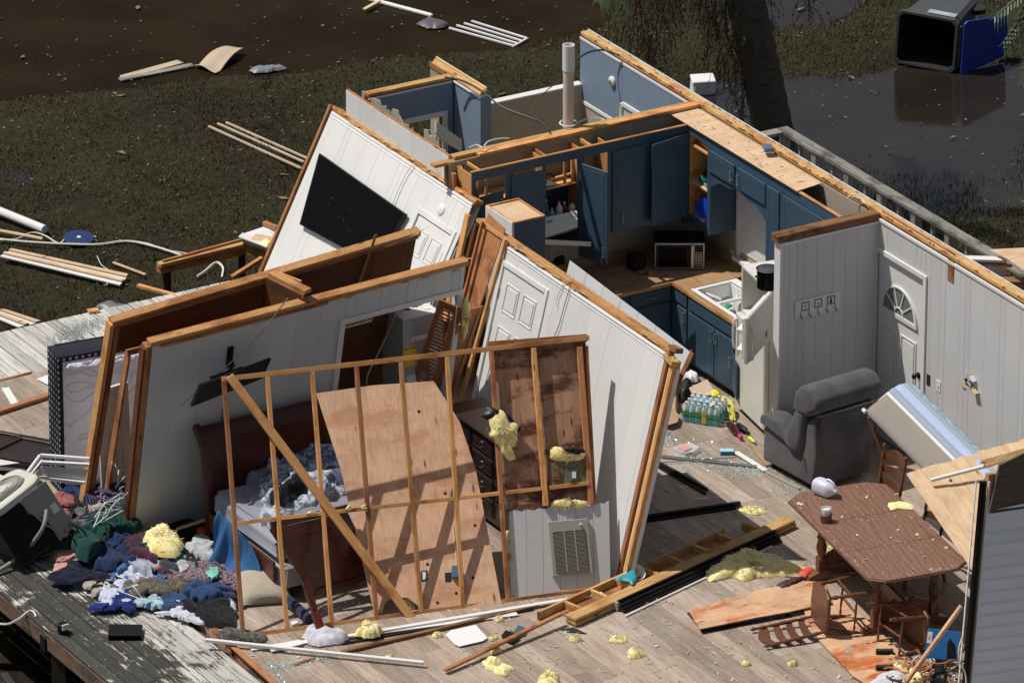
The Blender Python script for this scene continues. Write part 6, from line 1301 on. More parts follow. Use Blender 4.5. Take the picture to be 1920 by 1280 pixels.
def dining():
    P = [at(1465, 930, .74), at(1655, 895, .74), at(1810, 1052, .74), at(1650, 1103, .74)]; c = (P[0]+P[1]+P[2]+P[3])/4; ly = ((P[0]-P[3])+(P[1]-P[2])).normalized(); lx = V((ly.y, -ly.x, 0)); L = 2.12; W = 1.04; M = MF((c.x, c.y, 0), lx, ly, (0, 0, 1))
    t = thing('dining_table', 'brown oak trestle dining table with clipped corners, dusted with plaster bits', 'table', M)
    def topshape(y0, y1, cl0, cl1):
        w = W/2; p = []
        if cl0: p += [(-w, y0+.13), (-w+.15, y0+.015), (-w+.2, y0), (w-.2, y0), (w-.15, y0+.015), (w, y0+.13)]
        else: p += [(-w, y0), (w, y0)]
        if cl1: p += [(w, y1-.13), (w-.15, y1-.015), (w-.2, y1), (-w+.2, y1), (-w+.15, y1-.015), (-w, y1-.13)]
        else: p += [(w, y1), (-w, y1)]
        return p
    for y0, y1, a, b in ((-L/2, -L/2+.72, 1, 0), (-L/2+.723, L/2-.723, 0, 0), (L/2-.72, L/2, 0, 1)):
        g = G(); g.prism(topshape(y0, y1, a, b), .715, .742); o = bev(g.obj('top_leaf', 'oak_top', t, None if a or b else MX.Identity(4)), .006)
        if not a and not b: 
            pass
    g = G(); w = W/2-.06; g.prism([(-w, -L/2+.14), (w, -L/2+.14), (w, L/2-.14), (-w, L/2-.14)], .64, .714); g.obj('apron', 'oak', t)
    g = G(); ed = topshape(-L/2, L/2, 1, 1); g.tube([(x*1.006, y*1.004, .722) for x, y in ed+[ed[0]]], .009, 6); g.obj('edge_molding', 'oak', t)
    for y in (-.68, .62):
        for x in (-.30, .30):
            g = G(); g.box((x-.045, y-.045, .10), (x+.045, y+.045, .24), .006); g.lathe([(.24, .045), (.27, .035), (.30, .05), (.36, .052), (.42, .034), (.45, .05), (.47, .036), (.56, .052), (.60, .04), (.64, .045)], (x, y, 0), n=14); g.obj('leg', 'oak', t, smooth=45)
        g = G(); g.prism([(-.46, .0), (-.44, .06), (-.3, .11), (.3, .11), (.44, .06), (.46, 0), (.34, 0), (.28, .04), (-.28, .04), (-.34, 0)], y-.05, y+.05, ax=1); bev(g.obj('foot', 'oak', t), .01)
        g = G(); g.prism([(-.25, .14), (.25, .14), (.25, .26), (.1, .33), (0, .27), (-.1, .33), (-.25, .26)], y-.015, y+.015, ax=1); g.obj('trestle_panel', 'oak', t)
    g = G(); g.box((-.02, -.66, .16), (.02, .60, .30), .004); g.obj('stretcher', 'oak', t)
    # litter on the table
    g = G(); rn = random.Random(12)
    for k in range(420):
        x = rn.uniform(-W/2+.02, W/2-.02); y = rn.uniform(-L/2+.05, L/2-.05)
        if rn.random() < .35: x, y = (rn.uniform(-W/2, W/2), -L/2+.02+abs(rn.gauss(0, .04))) if rn.random() < .5 else (-W/2+.01+abs(rn.gauss(0, .03)), rn.uniform(-L/2, L/2-.2))
        if abs(x)+abs(y) > W/2+L/2-.17: continue
        s = rn.uniform(.003, .009)*(1+2.5*(rn.random() > .93)); a = rn.uniform(0, 6); z = .743
        g.add([(x, y, z), (x+s*cos(a), y+s*sin(a), z+.002), (x+s*1.4*cos(a+.8), y+s*1.4*sin(a+.8), z+.004+s*.3), (x+s*cos(a+1.6), y+s*sin(a+1.6), z+.001)], [(0, 1, 2, 3)])
    stuff(g.obj('plaster_bits', plain('pbits', (.62, .58, .47), .8), t))
    # jug
    p = at(1548, 928, .745); a = V((BX*0+.75, -.62, 0)).normalized(); u = (at(1580, 925, .745)-at(1527, 905, .745)).normalized(); t = thing('plastic_jug', 'empty translucent gallon jug lying on its side on the table', 'jug', MF(p+V((0, 0, .078)), u, V((0, 0, 1)).cross(u), (0, 0, 1)))
    g = G(); r = .078; n = 20; secs = [(-.125, .5), (-.12, .92), (-.09, 1), (.03, 1), (.06, .93), (.09, .68), (.115, .38), (.125, .25), (.14, .25), (.142, .22)]; vs = []
    for x, k in secs:
        for i in range(n): th = 2*pi*i/n; cx, sx = cos(th), sin(th); q = (abs(cx)**4+abs(sx)**4)**-.25 if k > .6 else 1; vs.append((x, r*k*cx*min(q, 1.12), r*k*sx*min(q, 1.12)))
    g.add(vs, [(i*n+j, i*n+(j+1) % n, (i+1)*n+(j+1) % n, (i+1)*n+j) for i in range(len(secs)-1) for j in range(n)]+[tuple(range(n))]); g.obj('jug_body', 'jug', t, smooth=50)
    g = G(); g.tube(spline([(.01, .0, .075), (.03, 0, .098), (.08, 0, .085), (.105, 0, .045)], 4), .012, 8); g.obj('handle', 'jug', t, smooth=60)
    # candle jar
    p = at(1549, 977, .745); t = thing('candle_jar', 'small copper jar with a clear top standing on the table', 'jar', p)
    g = G(); g.lathe([(0, .052), (.004, .056), (.07, .056), (.074, .059), (.08, .059), (.084, .052)], n=24); g.obj('jar_base', plain('copper', (.20, .085, .05), .4, .3), t, smooth=40); g = G(); g.lathe([(.084, .048), (.12, .05), (.14, .052), (.145, .049), (.143, .04), (.10, .038)], n=24); g.obj('clear_cup', 'clearpl', t, smooth=40); g = G(); g.lathe([(.085, .036), (.128, .036)], n=18); g.obj('wax', 'paper', t)
    crumple('insulation_scrap', ((1663, 943), (1690, 940), (1716, 948), (1712, 955), (1685, 953), (1668, 957)), 'insul', 'pale strip of insulation lying across the table leaf seam', 'insulation', z=.745, h=.03, seed=3, rings=6, n=40)
    # chairs
    c0 = at(1538, 1142, .24); M0 = MF(V((c0.x, c0.y, .235))-V((-.45, 0, 0)), (0, -1, 0), (0, 0, 1), (-1, 0, 0)) @ MX.Rotation(R(-4), 4, 'X')
    rz = MX.Rotation(R(-12), 4, 'Z'); q = V((c0.x, c0.y, .24)); M0 = MX.Translation(q) @ rz @ MX.Translation(-q) @ M0
    ch = make_chair('brown ladder back chair tipped on its back in front of the table', M0)
    p = (at(1654, 835, 1.02)+at(1703, 870, 1.02))/2; dup(ch, MF((p.x-.27, p.y, -.0), (0, -1, 0), (-1, 0, 0), (0, 0, 1)) if 0 else MF((p.x-.27, p.y, 0), (0, 1, 0), (-1, 0, 0), (0, 0, 1)), 'upright ladder back chair behind the table beside the recliner')
    dup(ch, MF((p.x-.16, p.y-.62, 0), (.1, .99, 0), (-.99, .1, 0), (0, 0, 1)), 'second upright chair half hidden under the pale plywood sheet behind the table')
    s = at(1715, 1160, .3); dup(ch, MF((s.x-.40, s.y+.05, .24), (0, 1, 0), (.1, 0, .99), (.99, 0, -.1)), 'chair tipped over in the shade under the near end of the table')
dining()
def recliner():
    x0 = -1.38; y0 = -3.50; W = .74; t = thing('recliner', 'dark grey plush recliner armchair with its back to the table', 'armchair', MX.Translation((x0, y0, 0)) @ MX.Rotation(R(5), 4, 'Z'))
    m = 'recliner'; pr = lambda P, a, b, nm, w=.04, mat=m: bev(G().prism(P, a, b, ax=0).obj(nm, mat, t, smooth=180), w, 4)
    arm = [(.02, .06), (.01, .40), (-.02, .47), (-.02, .54), (-.09, .575), (-.20, .54), (-.42, .44), (-.62, .40), (-.74, .36), (-.78, .06)]
    pr(arm, 0, .20, 'arm', .05); pr(arm, W-.20, W, 'arm', .05)
    for x0_, x1_ in ((-.035, .21), (W-.21, W+.02)): pr([(.03, .47), (.02, .56), (-.08, .61), (-.22, .58), (-.45, .48), (-.60, .45), (-.60, .40), (-.40, .41), (-.1, .46)], x0_, x1_, 'arm_pad', .035)
    pr([(0, .08), (0, .36), (-.1, .42), (-.62, .36), (-.7, .08)], .19, W-.19, 'seat_base', .04); pr([(-.0, .33), (.02, .43), (-.12, .48), (-.45, .44), (-.58, .40), (-.6, .32)], .17, W-.17, 'seat_cushion', .05)
    # backrest: thick cushion and a fat head roll over a frame that leans back
    pr([(-.44, .36), (-.36, .44), (-.46, .66), (-.56, .86), (-.70, .84), (-.68, .56), (-.62, .36)], -.05, W+.03, 'back_cushion', .075)
    pr([(-.50, .84), (-.54, 1.02), (-.64, 1.13), (-.80, 1.15), (-.94, 1.05), (-.92, .92), (-.76, .82), (-.60, .78)], -.05, W+.05, 'head_cushion', .09)
    pr([(-.66, .35), (-.86, .88), (-.90, .86), (-.84, .06), (-.70, .06)], .05, W-.05, 'rear_panel', .02)
    for s in (.0, W-.14): pr([(-.60, .38), (-.70, .74), (-.84, .88), (-.87, .40), (-.82, .06), (-.72, .06)], s, s+.14, 'back_wing', .04)
    g = G(); g.tube([(-.05+.01, -.93, .885), (W*.5, -.95, .89), (W+.04, -.93, .885)], .006, 5); g.obj('lower_piping', 'steel', t)
    for x in (.1, W-.1): pr([(-.05, 0), (-.05, .08), (-.68, .08), (-.68, 0)], x-.03, x+.03, 'base_runner', .005, 'black')
    g = G(); g.tube([(-.005, -.3, .06), (-.005, -.7, .05)], .004, 4); g.obj('lower_seam', 'black', t)
recliner()
def blue_mattress():
    P1 = at(1622, 772, 1.12); P2 = at(1742, 893, .90); L = P2-P1; P2 = P1+L*1.5; L = P2-P1; X = V((1, 0, 0)); f = Fr(P1, L, (0.2, 0, 1)); ln = L.length; t = thing('blue_mattress', 'pale blue banded mattress propped on its side between the recliner and the outer wall', 'mattress', f.M)
    Mi = f.M.inverted()
    cs = [(0, 0), (.20, .19), (.28, .235), (.40, .255), (.47, .25), (.56, .20), (.63, .10), (.66, -.04), (.62, -.3), (.3, -.45)]
    names = [('underside', paint('mbrown', (.27, .24, .215), .9, .2)), ('piping', 'trim'), ('dotted_band', cloth('bdot', (.30, .35, .45), (.42, .46, .56), 40, pat='dots')), ('plain_band', cloth('bband', (.42, .49, .66), (.38, .45, .62), 20)), ('dotted_band', cloth('bdot2', (.30, .35, .45), (.42, .46, .56), 40, pat='dots')), ('quilted_face', cloth('bq', (.36, .50, .58), (.10, .18, .28), 14)), ('quilted_face', cloth('bq2', (.36, .50, .58), (.10, .18, .28), 14))]
    segs = [((0, 0), (.20, .19)), ((.20, .19), (.225, .21)), ((.226, .211), (.29, .24)), ((.291, .241), (.40, .258)), ((.401, .257), (.47, .245)), ((.471, .244), (.57, .18)), ((.571, .179), (.64, .02))]
    for (nm, m), (a, b) in zip(names, segs):
        g = G(); n = 24; e = .06
        def fn(i, j, a=a, b=b):
            p = P1+L*i; q = (a[0]+(b[0]-a[0])*j, a[1]+(b[1]-a[1])*j); k = math.sqrt(min(1, (i+.01)/.05)); w = .01*sin(j*pi); return Mi @ V((p.x+q[0]*(.55+.45*k), p.y-.0+(.05 if 0 else 0), p.z+q[1]*k+w))
        g.grid(fn, n, 6); o = g.obj(nm, m, t, smooth=180)
        if nm != 'piping': s = o.modifiers.new('solid', 'SOLIDIFY'); s.thickness = .02
    for (nm, m), (a, b) in zip([('lower_side', 'recliner')], [((0, 0), (.5, -.3))]): g = G(); g.grid(lambda i, j: Mi @ V(((P1+L*i).x+.5*j, (P1+L*i).y, (P1+L*i).z-.25*j)), 6, 2); g.obj(nm, m, t)
    g = G(); g.lathe([(0, .02), (.05, .02)], Mi @ (P1+V((-.01, .02, .02))), (1, 0, 0), 10); g.obj('white_cap', 'trim', t)
    board(None, 'long_stick', at(1628, 782, 1.05), at(1660, 870, .55), .025, .02, 'lumber_red', cat='stick', label='thin brown stick propped beside the recliner back')
blue_mattress()
def front_wall():
    bl = at(1797, 1372, 0); f = Fr(bl, (1, .0, -.13), V((.13, .09, 1))*2.42); h = f.h; t = thing('siding_wall', 'grey blue lap sided wall fragment standing in the near right corner', 'wall', f.M); L = 1.6
    u0 = f.uv(1838, 975)[0]; u0 = f.uv(1817, 1250)[0]+.02
    top = lambda u: f.uv(1836, 970)[1]+(f.uv(1919, 925)[1]-f.uv(1836, 970)[1])/(f.uv(1919, 925)[0]-f.uv(1836, 970)[0])*(u-f.uv(1836, 970)[0])
    v = -.15; ex = .115
    while v < h+.4:
        M = MX.Translation((.10, v, .016)) @ MX.Rotation(R(-6), 4, 'X'); hi = ex+.012; g = G(); tl, tr = min(hi, top(.1)-v), min(hi, top(L)-v)
        if tr > .01:
            if tl > .01: g.prism([(0, 0), (L, 0), (L, tr), (0, tl)], 0, .006)
            else: q = (0-(top(.1)-v))/((top(L)-top(.1)))*L; g.prism([(q, 0), (L, 0), (L, tr)], 0, .006)
            if v+ex < min(top(.1), top(L))-.01: g = G(); g.prism([(0, .022), (ex*.24, .006), (ex+.01, .0), (ex+.01, -.004), (0, -.004)], 0, L, ax=0); M = MX.Translation((.10, v, .012))
            g.obj('siding_strip', 'siding', t, M)
        v += ex
    g = G(); g.prism([(.09, -.2), (L, -.2), (L, top(L)+.35), (.2, top(.2)+.42), (.13, top(.13)-.02), (.09, top(.09)-.06)], -.02, .004); g.obj('sheathing', wood('greyply', (.065, .05, .035), (.12, .10, .075), rough=.9, knots=False), t)
    for u, w, m, ww, tt in ((.02, .0, 'black_gloss', .015, .06), (.052, -.005, 'black', .04, .03), (.088, .02, 'trim', .018, .02), (.02, -.09, 'trim', .01, .02)): board(t, 'edge_strip', (u, -.2, w), (u, h-.02, w), ww, tt, m, up=(0, 0, 1))
    board(t, 'end_stud', (.16, -.2, -.06), (.16, h+.03, -.06), .09, .06, 'lumber', up=(0, 0, 1)); g = G(); g.box((.1, -.2, -.10), (L, h-.1, -.09)); g.obj('rear_board', 'panel_grey', t)
    cable('hanging_wire', [f.pt(*f.uv(x, y, .05), .05) for x, y in ((1806, 1190), (1798, 1215), (1800, 1240), (1810, 1262), (1812, 1290))], .008, 'wire_w', 'pale cord hanging down the edge of the sided wall', 'cord')
    # pale plywood sheet behind it
    A = at(1700, 890, 1.10); Bq = A+V((1.5, .02, .03)); D = at(1812, 1054, .76); C_ = D+V((1.5, 0, 0)); t = thing('pale_plywood', 'pale sunlit plywood sheet sloping over the far end of the table', 'plywood sheet', A); n = (Bq-A).cross(D-A).normalized()
    n = n if n.z > 0 else -n; D2 = A+(D-A)*1.35; C2 = Bq+(D-A)*1.35; rn = random.Random(3); K = 9
    for k in range(K):
        a, b = k/K, (k+1)/K-.001; g = G(); z = .02*sin(k*2.4)*0; g.slab([A.lerp(Bq, a)-A+(A-D)*rn.uniform(0, .03), A.lerp(Bq, b)-A+(A-D)*rn.uniform(0, .03), D2.lerp(C2, b)-A, D2.lerp(C2, a)-A], n*(.010+.004*(k % 2))); M, l = bmat((0, 0, 0), D2-A, n); 
        g.v = [tuple(M.inverted() @ V(v)) for v in g.v]; g.obj('sheet_strip', 'ply_pale', t, M)
    a, b, c = at(1745, 900, 1.12), at(1850, 873, 1.17), at(1935, 846, 1.22)
    t = thing('white_trim', 'long bent white trim strip lying on top of the pale plywood', 'trim strip', a); board(t, 'trim', (0, 0, 0), b-a, .035, .03, 'trim', up=(0, 0, 1)); board(t, 'trim', b-a, c-a, .035, .03, 'trim', up=(0, 0, 1))
    board(None, 'broken_lumber', at(1850, 868, 1.24), at(1940, 842, 1.30), .07, .04, 'plate', cat='lumber', label='broken yellow lumber end above the white trim strip', jag=.06, up=(0, -1, 1)); cable('bent_nail', [at(1865, 862, 1.30), at(1885, 853, 1.36), at(1905, 850, 1.34), at(1912, 856, 1.28)], .003, 'wire_w', 'thin wire loop on the broken yellow lumber', 'wire')
    board(None, 'leaning_pole', at(1690, 1290, 0.02), at(1803, 1135, .75), .04, .035, 'ply', cat='pole', label='long pale wooden pole leaning against the sided wall', up=(0, 0, 1))
front_wall()
# ================================================================ OUTDOORS
def flatp(name, pts, mat, lab, cat, z=.012, th=.006, fr=None, bend=None):
    c = at(*pts[0][:2], z); q = [at(p[0], p[1], z+(p[2] if len(p) > 2 else 0))-c for p in pts]; g = G(); g.slab(q, (0, 0, th)); o = g.obj(name, mat); o.matrix_basis = MX.Translation(c); return tag(o, lab, cat)
def stick(name, a, b, w, t, mat, lab, cat, za=.02, zb=None, up=(0, 0, 1), **k):
    return board(None, name, at(*a, za), at(*b, za if zb is None else zb), w, t, mat, up=up, cat=cat, label=lab, **k)
GZ = -1.08
def palm():
    b = at(1478, 345, WL); t0 = onp(1398, 0, (0, b.y, 0), (0, 1, 0)); k = (t0-b); top = b+k*1.8; top.z = t0.z+1.7
    t = thing('palm_tree', 'leaning palm trunk with hanging dead fronds in the flooded lawn', 'palm tree', b); n = 40; pts = []; rr = []
    for i in range(n+1): a = i/n; p = V((0, 0, -.3)).lerp(top-b, a)+V((.06*sin(a*3), 0, 0)); pts.append(p); rr.append((.235-.03*a)*(1+.05*(i % 2))+.03*max(0, .1-a)*8)
    g = G(); g.tube(pts, rr, 18); g.obj('trunk', 'bark', t, smooth=30)
    cr = top-b; rn = random.Random(21)
    for i in range(40):   # boots and ragged fibres on the trunk
        a = rn.uniform(.35, 1); p = V((0, 0, 0)).lerp(cr, a); th = rn.uniform(0, 6.28); d = V((cos(th), sin(th), 0)); g = G(); l = rn.uniform(.08, .22); g.add([p+d*.2+V((-d.y, d.x, 0))*.04, p+d*.2-V((-d.y, d.x, 0))*.04, p+d*(.24+rn.random()*.06)-V((0, 0, l))], [(0, 1, 2)]); g.obj('husk', 'bark', t)
    def frond(base, dirv, L, mat, droop, n=26, ll=.42, nm='frond', wid=.022):
        g = G(); pts = []; d = dirv.normalized(); p = base.copy()
        for i in range(n+1): pts.append(p.copy()); d = (d+V((0, 0, -droop/n))).normalized(); p = p+d*L/n
        g.tube(pts, [.018*(1-.8*i/n)+.002 for i in range(n+1)], 4); s = d.cross(V((0, 0, 1))).normalized()
        for i in range(4, n+1):
            for q in (-1, 1):
                b_ = pts[i]; dd = (pts[i]-pts[i-1]).normalized(); o_ = (s*q+dd*.8+V((0, 0, -.35-rn.random()*.4))).normalized(); l = ll*(1-.5*abs(i/n-.4))*rn.uniform(.7, 1.1); m = b_+o_*l*.5; e = b_+o_*l+V((0, 0, -l*.25)); w = dd*wid
                g.add([b_-w, b_+w, m+w, m-w, e], [(0, 1, 2, 3), (3, 2, 4)])
        return g.obj(nm, mat, t)
    for i in range(16):
        th = i*2.4; frond(cr, V((cos(th), sin(th), rn.uniform(.1, 1.1))), rn.uniform(1.5, 2.0), 'leaf', rn.uniform(1.0, 2.0))
    # the two green fan ends that reach into view on the left
    for (x, y, dx) in ((1172, -30, -.05), (1205, -45, .25), (1150, -38, -.4)): p = onp(x, y, b, (0, 1, 0))-b; frond(p+V((0, 0, .35)), V((dx, 0, -1)), .55, 'leaf', .2, 10, .35)
    # dead, drooping flower stalks
    def stalk(x, y, y2, dx, seed, mat='dead'):
        r = random.Random(seed); p = onp(x, y, b+V((0, r.uniform(-.4, .5), 0)), (0, 1, 0))-b; e = onp(x+dx, y2, b+V((0, r.uniform(-.4, .5), 0)), (0, 1, 0))-b; g = G(); m = p.lerp(e, .5)+V((r.uniform(-.15, .15), 0, .1)); sp = spline([p, m, e], 10); g.tube(sp, [.010*(1-.7*i/len(sp)) for i in range(len(sp))], 4)
        for k in range(40):
            q = sp[r.randrange(3, len(sp))]; l = r.uniform(.12, .42); d = V((r.uniform(-1, 1), r.uniform(-1, 1), r.uniform(-1.3, -.1))).normalized(); q2 = q+d*l*.5; q3 = q2+V((d.x*.4, d.y*.4, -1)).normalized()*l*.6; g.tube([q, q2, q3], [.005, .004, .002], 3, False)
            for c in range(5): w = q2.lerp(q3, r.random())+V((r.uniform(-.02, .02),)*3); s_ = r.uniform(.008, .02); g.add([w, w+V((s_, 0, -s_)), w+V((0, s_, -s_*1.5))], [(0, 1, 2)])
        g.obj('dead_stalk', mat, t)
    for i, (x, y, y2, dx) in enumerate(((1190, -60, 90, 8), (1215, -60, 150, 10), (1235, -50, 60, 20), (1195, -40, 140, 25), (1250, -60, 40, 30), (1290, -60, 90, 40), (1330, -60, 60, 30), (1300, -40, 30, 60), (1370, -60, 150, 10), (1340, -30, 210, 45), (1380, 20, 230, 10), (1360, 60, 250, 30), (1270, -60, 30, -30), (1500, -60, 20, 15), (1420, -60, 60, 30), (1310, 0, 130, 50), (1225, 40, 165, -12))): stalk(x, y, y2, dx, i)
    t2 = thing('palm_frond', 'green pointed palm leaves hanging in at the upper right edge', 'palm frond', b)
    t = t2
    for i, (x, y, dx, dz) in enumerate(((1935, -20, -.55, -1), (1945, 0, -.9, -.8), (1950, 20, -.4, -1.2), (1940, -30, -1, -.5), (1955, 60, -.5, -1))): p = onp(x, y, b+V((3.0, -.3, 0)), (0, 1, 0))-b; frond(p, V((dx, 0, dz)), .62, 'leaf', .1, 12, .30, 'leaflet', .012)
palm()
def bin_():
    c0 = at(1732, 128, -1.13); Z = V((0, 0, 1)); u = (RT*1.0+V((0, 0, 0))); u = V((RT.x, RT.y, 0)).normalized(); back = u.cross(Z)*-1; fwh = V((FW.x, FW.y, 0)).normalized(); ax = (fwh*.93+u*.36).normalized(); ux = V((ax.y, -ax.x, 0)); M = MF(c0, ux, ax, Z) @ MX.Rotation(R(3), 4, 'Y'); t = thing('wheelie_bin', 'tipped over dark grey wheeled rubbish bin with a blue lid lying in the flood water', 'rubbish bin', M)
    w, h, w2, h2, L = .38, .68, .30, .52, 1.0
    def fr(y, a, hh, z0): r = .05; return [(-a+r, y, z0), (a-r, y, z0), (a, y, z0+r), (a, y, z0+hh-r), (a-r, y, z0+hh), (-a+r, y, z0+hh), (-a, y, z0+hh-r), (-a, y, z0+r)]
    rg = [fr(0, w, h, 0), fr(.06, w, h, 0), fr(.065, w-.03, h-.05, .03), fr(L, w2, h2, .08)]; ri = [fr(0, w-.03, h-.06, .03), fr(L-.03, w2-.02, h2-.05, .1)]
    g = G(); vs = [p for r in rg for p in r]; g.add(vs, [(j*8+i, j*8+(i+1) % 8, (j+1)*8+(i+1) % 8, (j+1)*8+i) for j in range(3) for i in range(8)]+[tuple(24+i for i in range(8))]); n = len(g.v); g.add([p for r in ri for p in r], [(i, (i+1) % 8, 8+(i+1) % 8, 8+i)[::-1] for i in range(8)]+[tuple(8+i for i in range(8))[::-1]])
    g.f += [(i, (i+1) % 8, n+(i+1) % 8, n+i)[::-1] for i in range(8)]; g.obj('body', 'binbody', t, smooth=30)
    g = G(); g.add([p for r in [fr(.01, w-.035, h-.065, .032), fr(L-.04, w2-.025, h2-.055, .105)] for p in r], [(i, (i+1) % 8, 8+(i+1) % 8, 8+i)[::-1] for i in range(8)]+[tuple(8+i for i in range(8))[::-1]]); g.obj('inside_lining', 'inside', t)
    # lid hanging open on the right
    g = G(); g.prism([(.0, .02), (.0, .66), (.05, .69), (.70, .62), (.74, .55), (.74, .16), (.70, .08), (.05, .0)], 0, .03, ax=0); o = bev(g.obj('lid', 'binlid', t, MX.Translation((w+.06, .02, -.01)) @ MX.Rotation(R(-28), 4, 'Z')), .01)
    for k in range(4): g = G(); g.box((.031, .10, .12+k*.12), (.045, .62, .15+k*.12), .004); g.obj('lid_rib', 'binlid', o)
    g = G(); g.tube([(w+.03, .05, .08), (w+.03, .05, .6)], .018, 8); g.obj('hinge_bar', 'binbody', t); 
    for s in (-.2, .2): g = G(); g.lathe([(-.03, .12), (.03, .12)], (w2+.03, L-.1, .3+s), (0, 0, 1), 20); g.obj('wheel', 'rubber', t, smooth=40)
    g = G(); g.box((-.05, .10, h-.008), (.30, .22, h+.0), .002); lb = g.obj('label_strip', plain('lbl', (.30, .36, .40), .6), t); lb.matrix_basis = MX.Rotation(R(-2), 4, 'X') @ MX.Translation((0, 0, -.006))
    text(lb, 'IIIIIIIIIII', .07, MF((.12, .16, h+.001), (1, 0, 0), (0, 1, 0), (0, 0, 1)), 'paper')
bin_()
def outdoor():
    # foam cooler
    c = at(1318, 172, WL+.0); t = thing('foam_cooler', 'small white foam box sitting in the flood water by the palm', 'foam box', MX.Translation(c) @ MX.Rotation(R(-20), 4, 'Z') @ MX.Rotation(R(9), 4, 'X')); g = G(); g.box((-.14, -.1, -.03), (.14, .1, .17), .02); bev(g.obj('box', 'foam', t), .01); g = G(); g.box((-.15, -.11, .172), (.13, .09, .20), .008); g.obj('lid', 'foam', t)
    z = WL+.02
    # cardboard sheet bent up at one end
    c = at(410, 138, z); t = [at(365, 125, z), at(393, 139, z), at(402, 138, z)]; g = G(); A0, A1 = at(366, 126, z), at(405, 138, z); B0, B1 = at(408, 92, z+.02), at(457, 92, z+.05); n = 14
    def fn(i, j): a = A0.lerp(A1, i); b = B0.lerp(B1, i); p = a.lerp(b, j); p.z += .10*sin(j*2.4)*(.6+.4*i)-.03+.02*sin(i*5); p.z += .06*max(0, .15-j)/.15; return tuple(p-c)
    g.grid(fn, n, n); o = g.obj('cardboard_sheet', 'card_pale', smooth=180); o.matrix_basis = MX.Translation(c); s = o.modifiers.new('s', 'SOLIDIFY'); s.thickness = .012; tag(o, 'buckled pale cardboard sheet at the edge of the brown water', 'cardboard')
    t = thing('split_board', 'mud streaked pale board half sunk at the edge of the brown water', 'board', at(225, 150, z)); o = at(225, 150, z); board(t, 'plank', V((0, 0, 0)), at(362, 122, z)-o, .10, .02, 'railwood'); board(t, 'plank', at(232, 145, z)-o, at(335, 117, z)-o, .12, .015, 'card_pale', jag=.05)
    crumple('plastic_scrap', ((464, 133), (485, 127), (515, 124), (540, 126), (535, 131), (500, 136), (480, 138)), plain('pscrap', (.20, .21, .24), .4), 'crumpled grey plastic at the water edge right of the cardboard', 'plastic scrap', z=z, h=.06, seed=4, freq=7, rings=6, n=40)
    crumple('plastic_scrap', ((780, 45), (800, 36), (825, 38), (842, 48), (830, 55), (800, 54)), plain('pscrap2', (.10, .10, .11), .35), 'dark crumpled plastic floating beside the slatted panel', 'plastic scrap', z=z, h=.07, seed=6, freq=7, rings=6, n=40)
    stick('white_pole', (683, -4), (811, 30), .05, .05, 'trim', 'long white pole floating at the top of the brown water', 'pole', z, c=.015); stick('white_strip', (683, 18), (712, 2), .05, .02, 'split', 'short pale strip crossing the floating white pole', 'strip', z+.03)
    def slats(lab, segs, za, mat='split', w=.03):
        t = thing('slatted_strips', lab, 'siding piece', at(*segs[0][0], za)); o = at(*segs[0][0], za)
        for a, b in segs: board(t, 'strip', at(*a, za)-o, at(*b, za)-o, w, .025, mat, c=.004)
        return t, o
    slats('pale slatted panel floating in the brown water', (((842, 53), (965, 87)), ((856, 48), (973, 83)), ((870, 44), (981, 78)), ((884, 40), (990, 73)), ((962, 88), (990, 72))), z, 'foam', .026)
    slats('three long pale rails lying on the grass left of the television wall', (((391, 237), (565, 316)), ((408, 232), (570, 304)), ((424, 230), (580, 299))), GZ+.02, 'card_pale')
    def sid(lab, a, b, c, d, n, za=GZ+.03):
        t = thing('vinyl_siding_piece', lab, 'siding piece', at(*a, za)); o = at(*a, za); A, B_, C_, D = [at(*q, za)-o for q in (a, b, c, d)]
        for k in range(n):
            s0, s1 = A.lerp(D, k/n), A.lerp(D, (k+.86)/n); e0, e1 = B_.lerp(C_, k/n), B_.lerp(C_, (k+.86)/n); g = G(); g.slab([s0, e0, e1, s1], (0, 0, .015+.02*(k % 2))); g.obj('strip', 'ply_pale' if k % 2 else 'foam', t)
        return t
    sid('long grooved pale siding piece lying on the grass at the left edge', (0, 482), (225, 536), (241, 518), (22, 470), 4); sid('short grooved pale siding piece beside the far deck edge', (-30, 588), (35, 615), (78, 606), (10, 584), 4)
    g = G(); a, b = at(-20, 388, GZ+.06), at(84, 430, GZ+.06); g.tube([V(), b-a], .05, 10); o = g.obj('grey_pipe', 'foam', smooth=40); o.matrix_basis = MX.Translation(a); tag(o, 'short grey pipe on the grass near the left edge', 'pipe')
    g = G(); a, b = at(-20, 429, GZ+.04), at(80, 448, GZ+.04); g.tube([V(), b-a], .022, 8); o = g.obj('white_pipe', 'ply_pale', smooth=40); o.matrix_basis = MX.Translation(a); tag(o, 'thin white pipe on the grass at the left edge above the siding piece', 'pipe')
    c = at(148, 448, GZ+.02); g = G(); g.lathe([(0, .17), (.02, .175), (.025, .17), (.028, .05)], n=28); o = g.obj('blue_disc', plain('disc', (.015, .035, .12), .5), smooth=40); o.matrix_basis = MX.Translation(c) @ MX.Rotation(R(6), 4, 'X'); tag(o, 'dark blue disc with a white centre lying on the grass', 'disc'); g = G(); g.lathe([(.028, .025), (.032, .02)], n=12); g.obj('white_hub', 'trim', o)
    C = lambda nm, pts, r, m, lab, z=GZ+.03: cable(nm, [at(p[0], p[1], z+(p[2] if len(p) > 2 else 0)) for p in pts], r, m, lab)
    C('grass_cable', ((-20, 446), (40, 452), (100, 456), (180, 458), (240, 452), (290, 462), (340, 478)), .014, 'wire_w', 'thick pale cable running over the grass to the right')
    C('grass_cable', ((-20, 450), (30, 448), (60, 436), (85, 442), (110, 456), (125, 446), (150, 440), (180, 444)), .009, 'wire_w', 'thin pale cable looping round the blue disc')
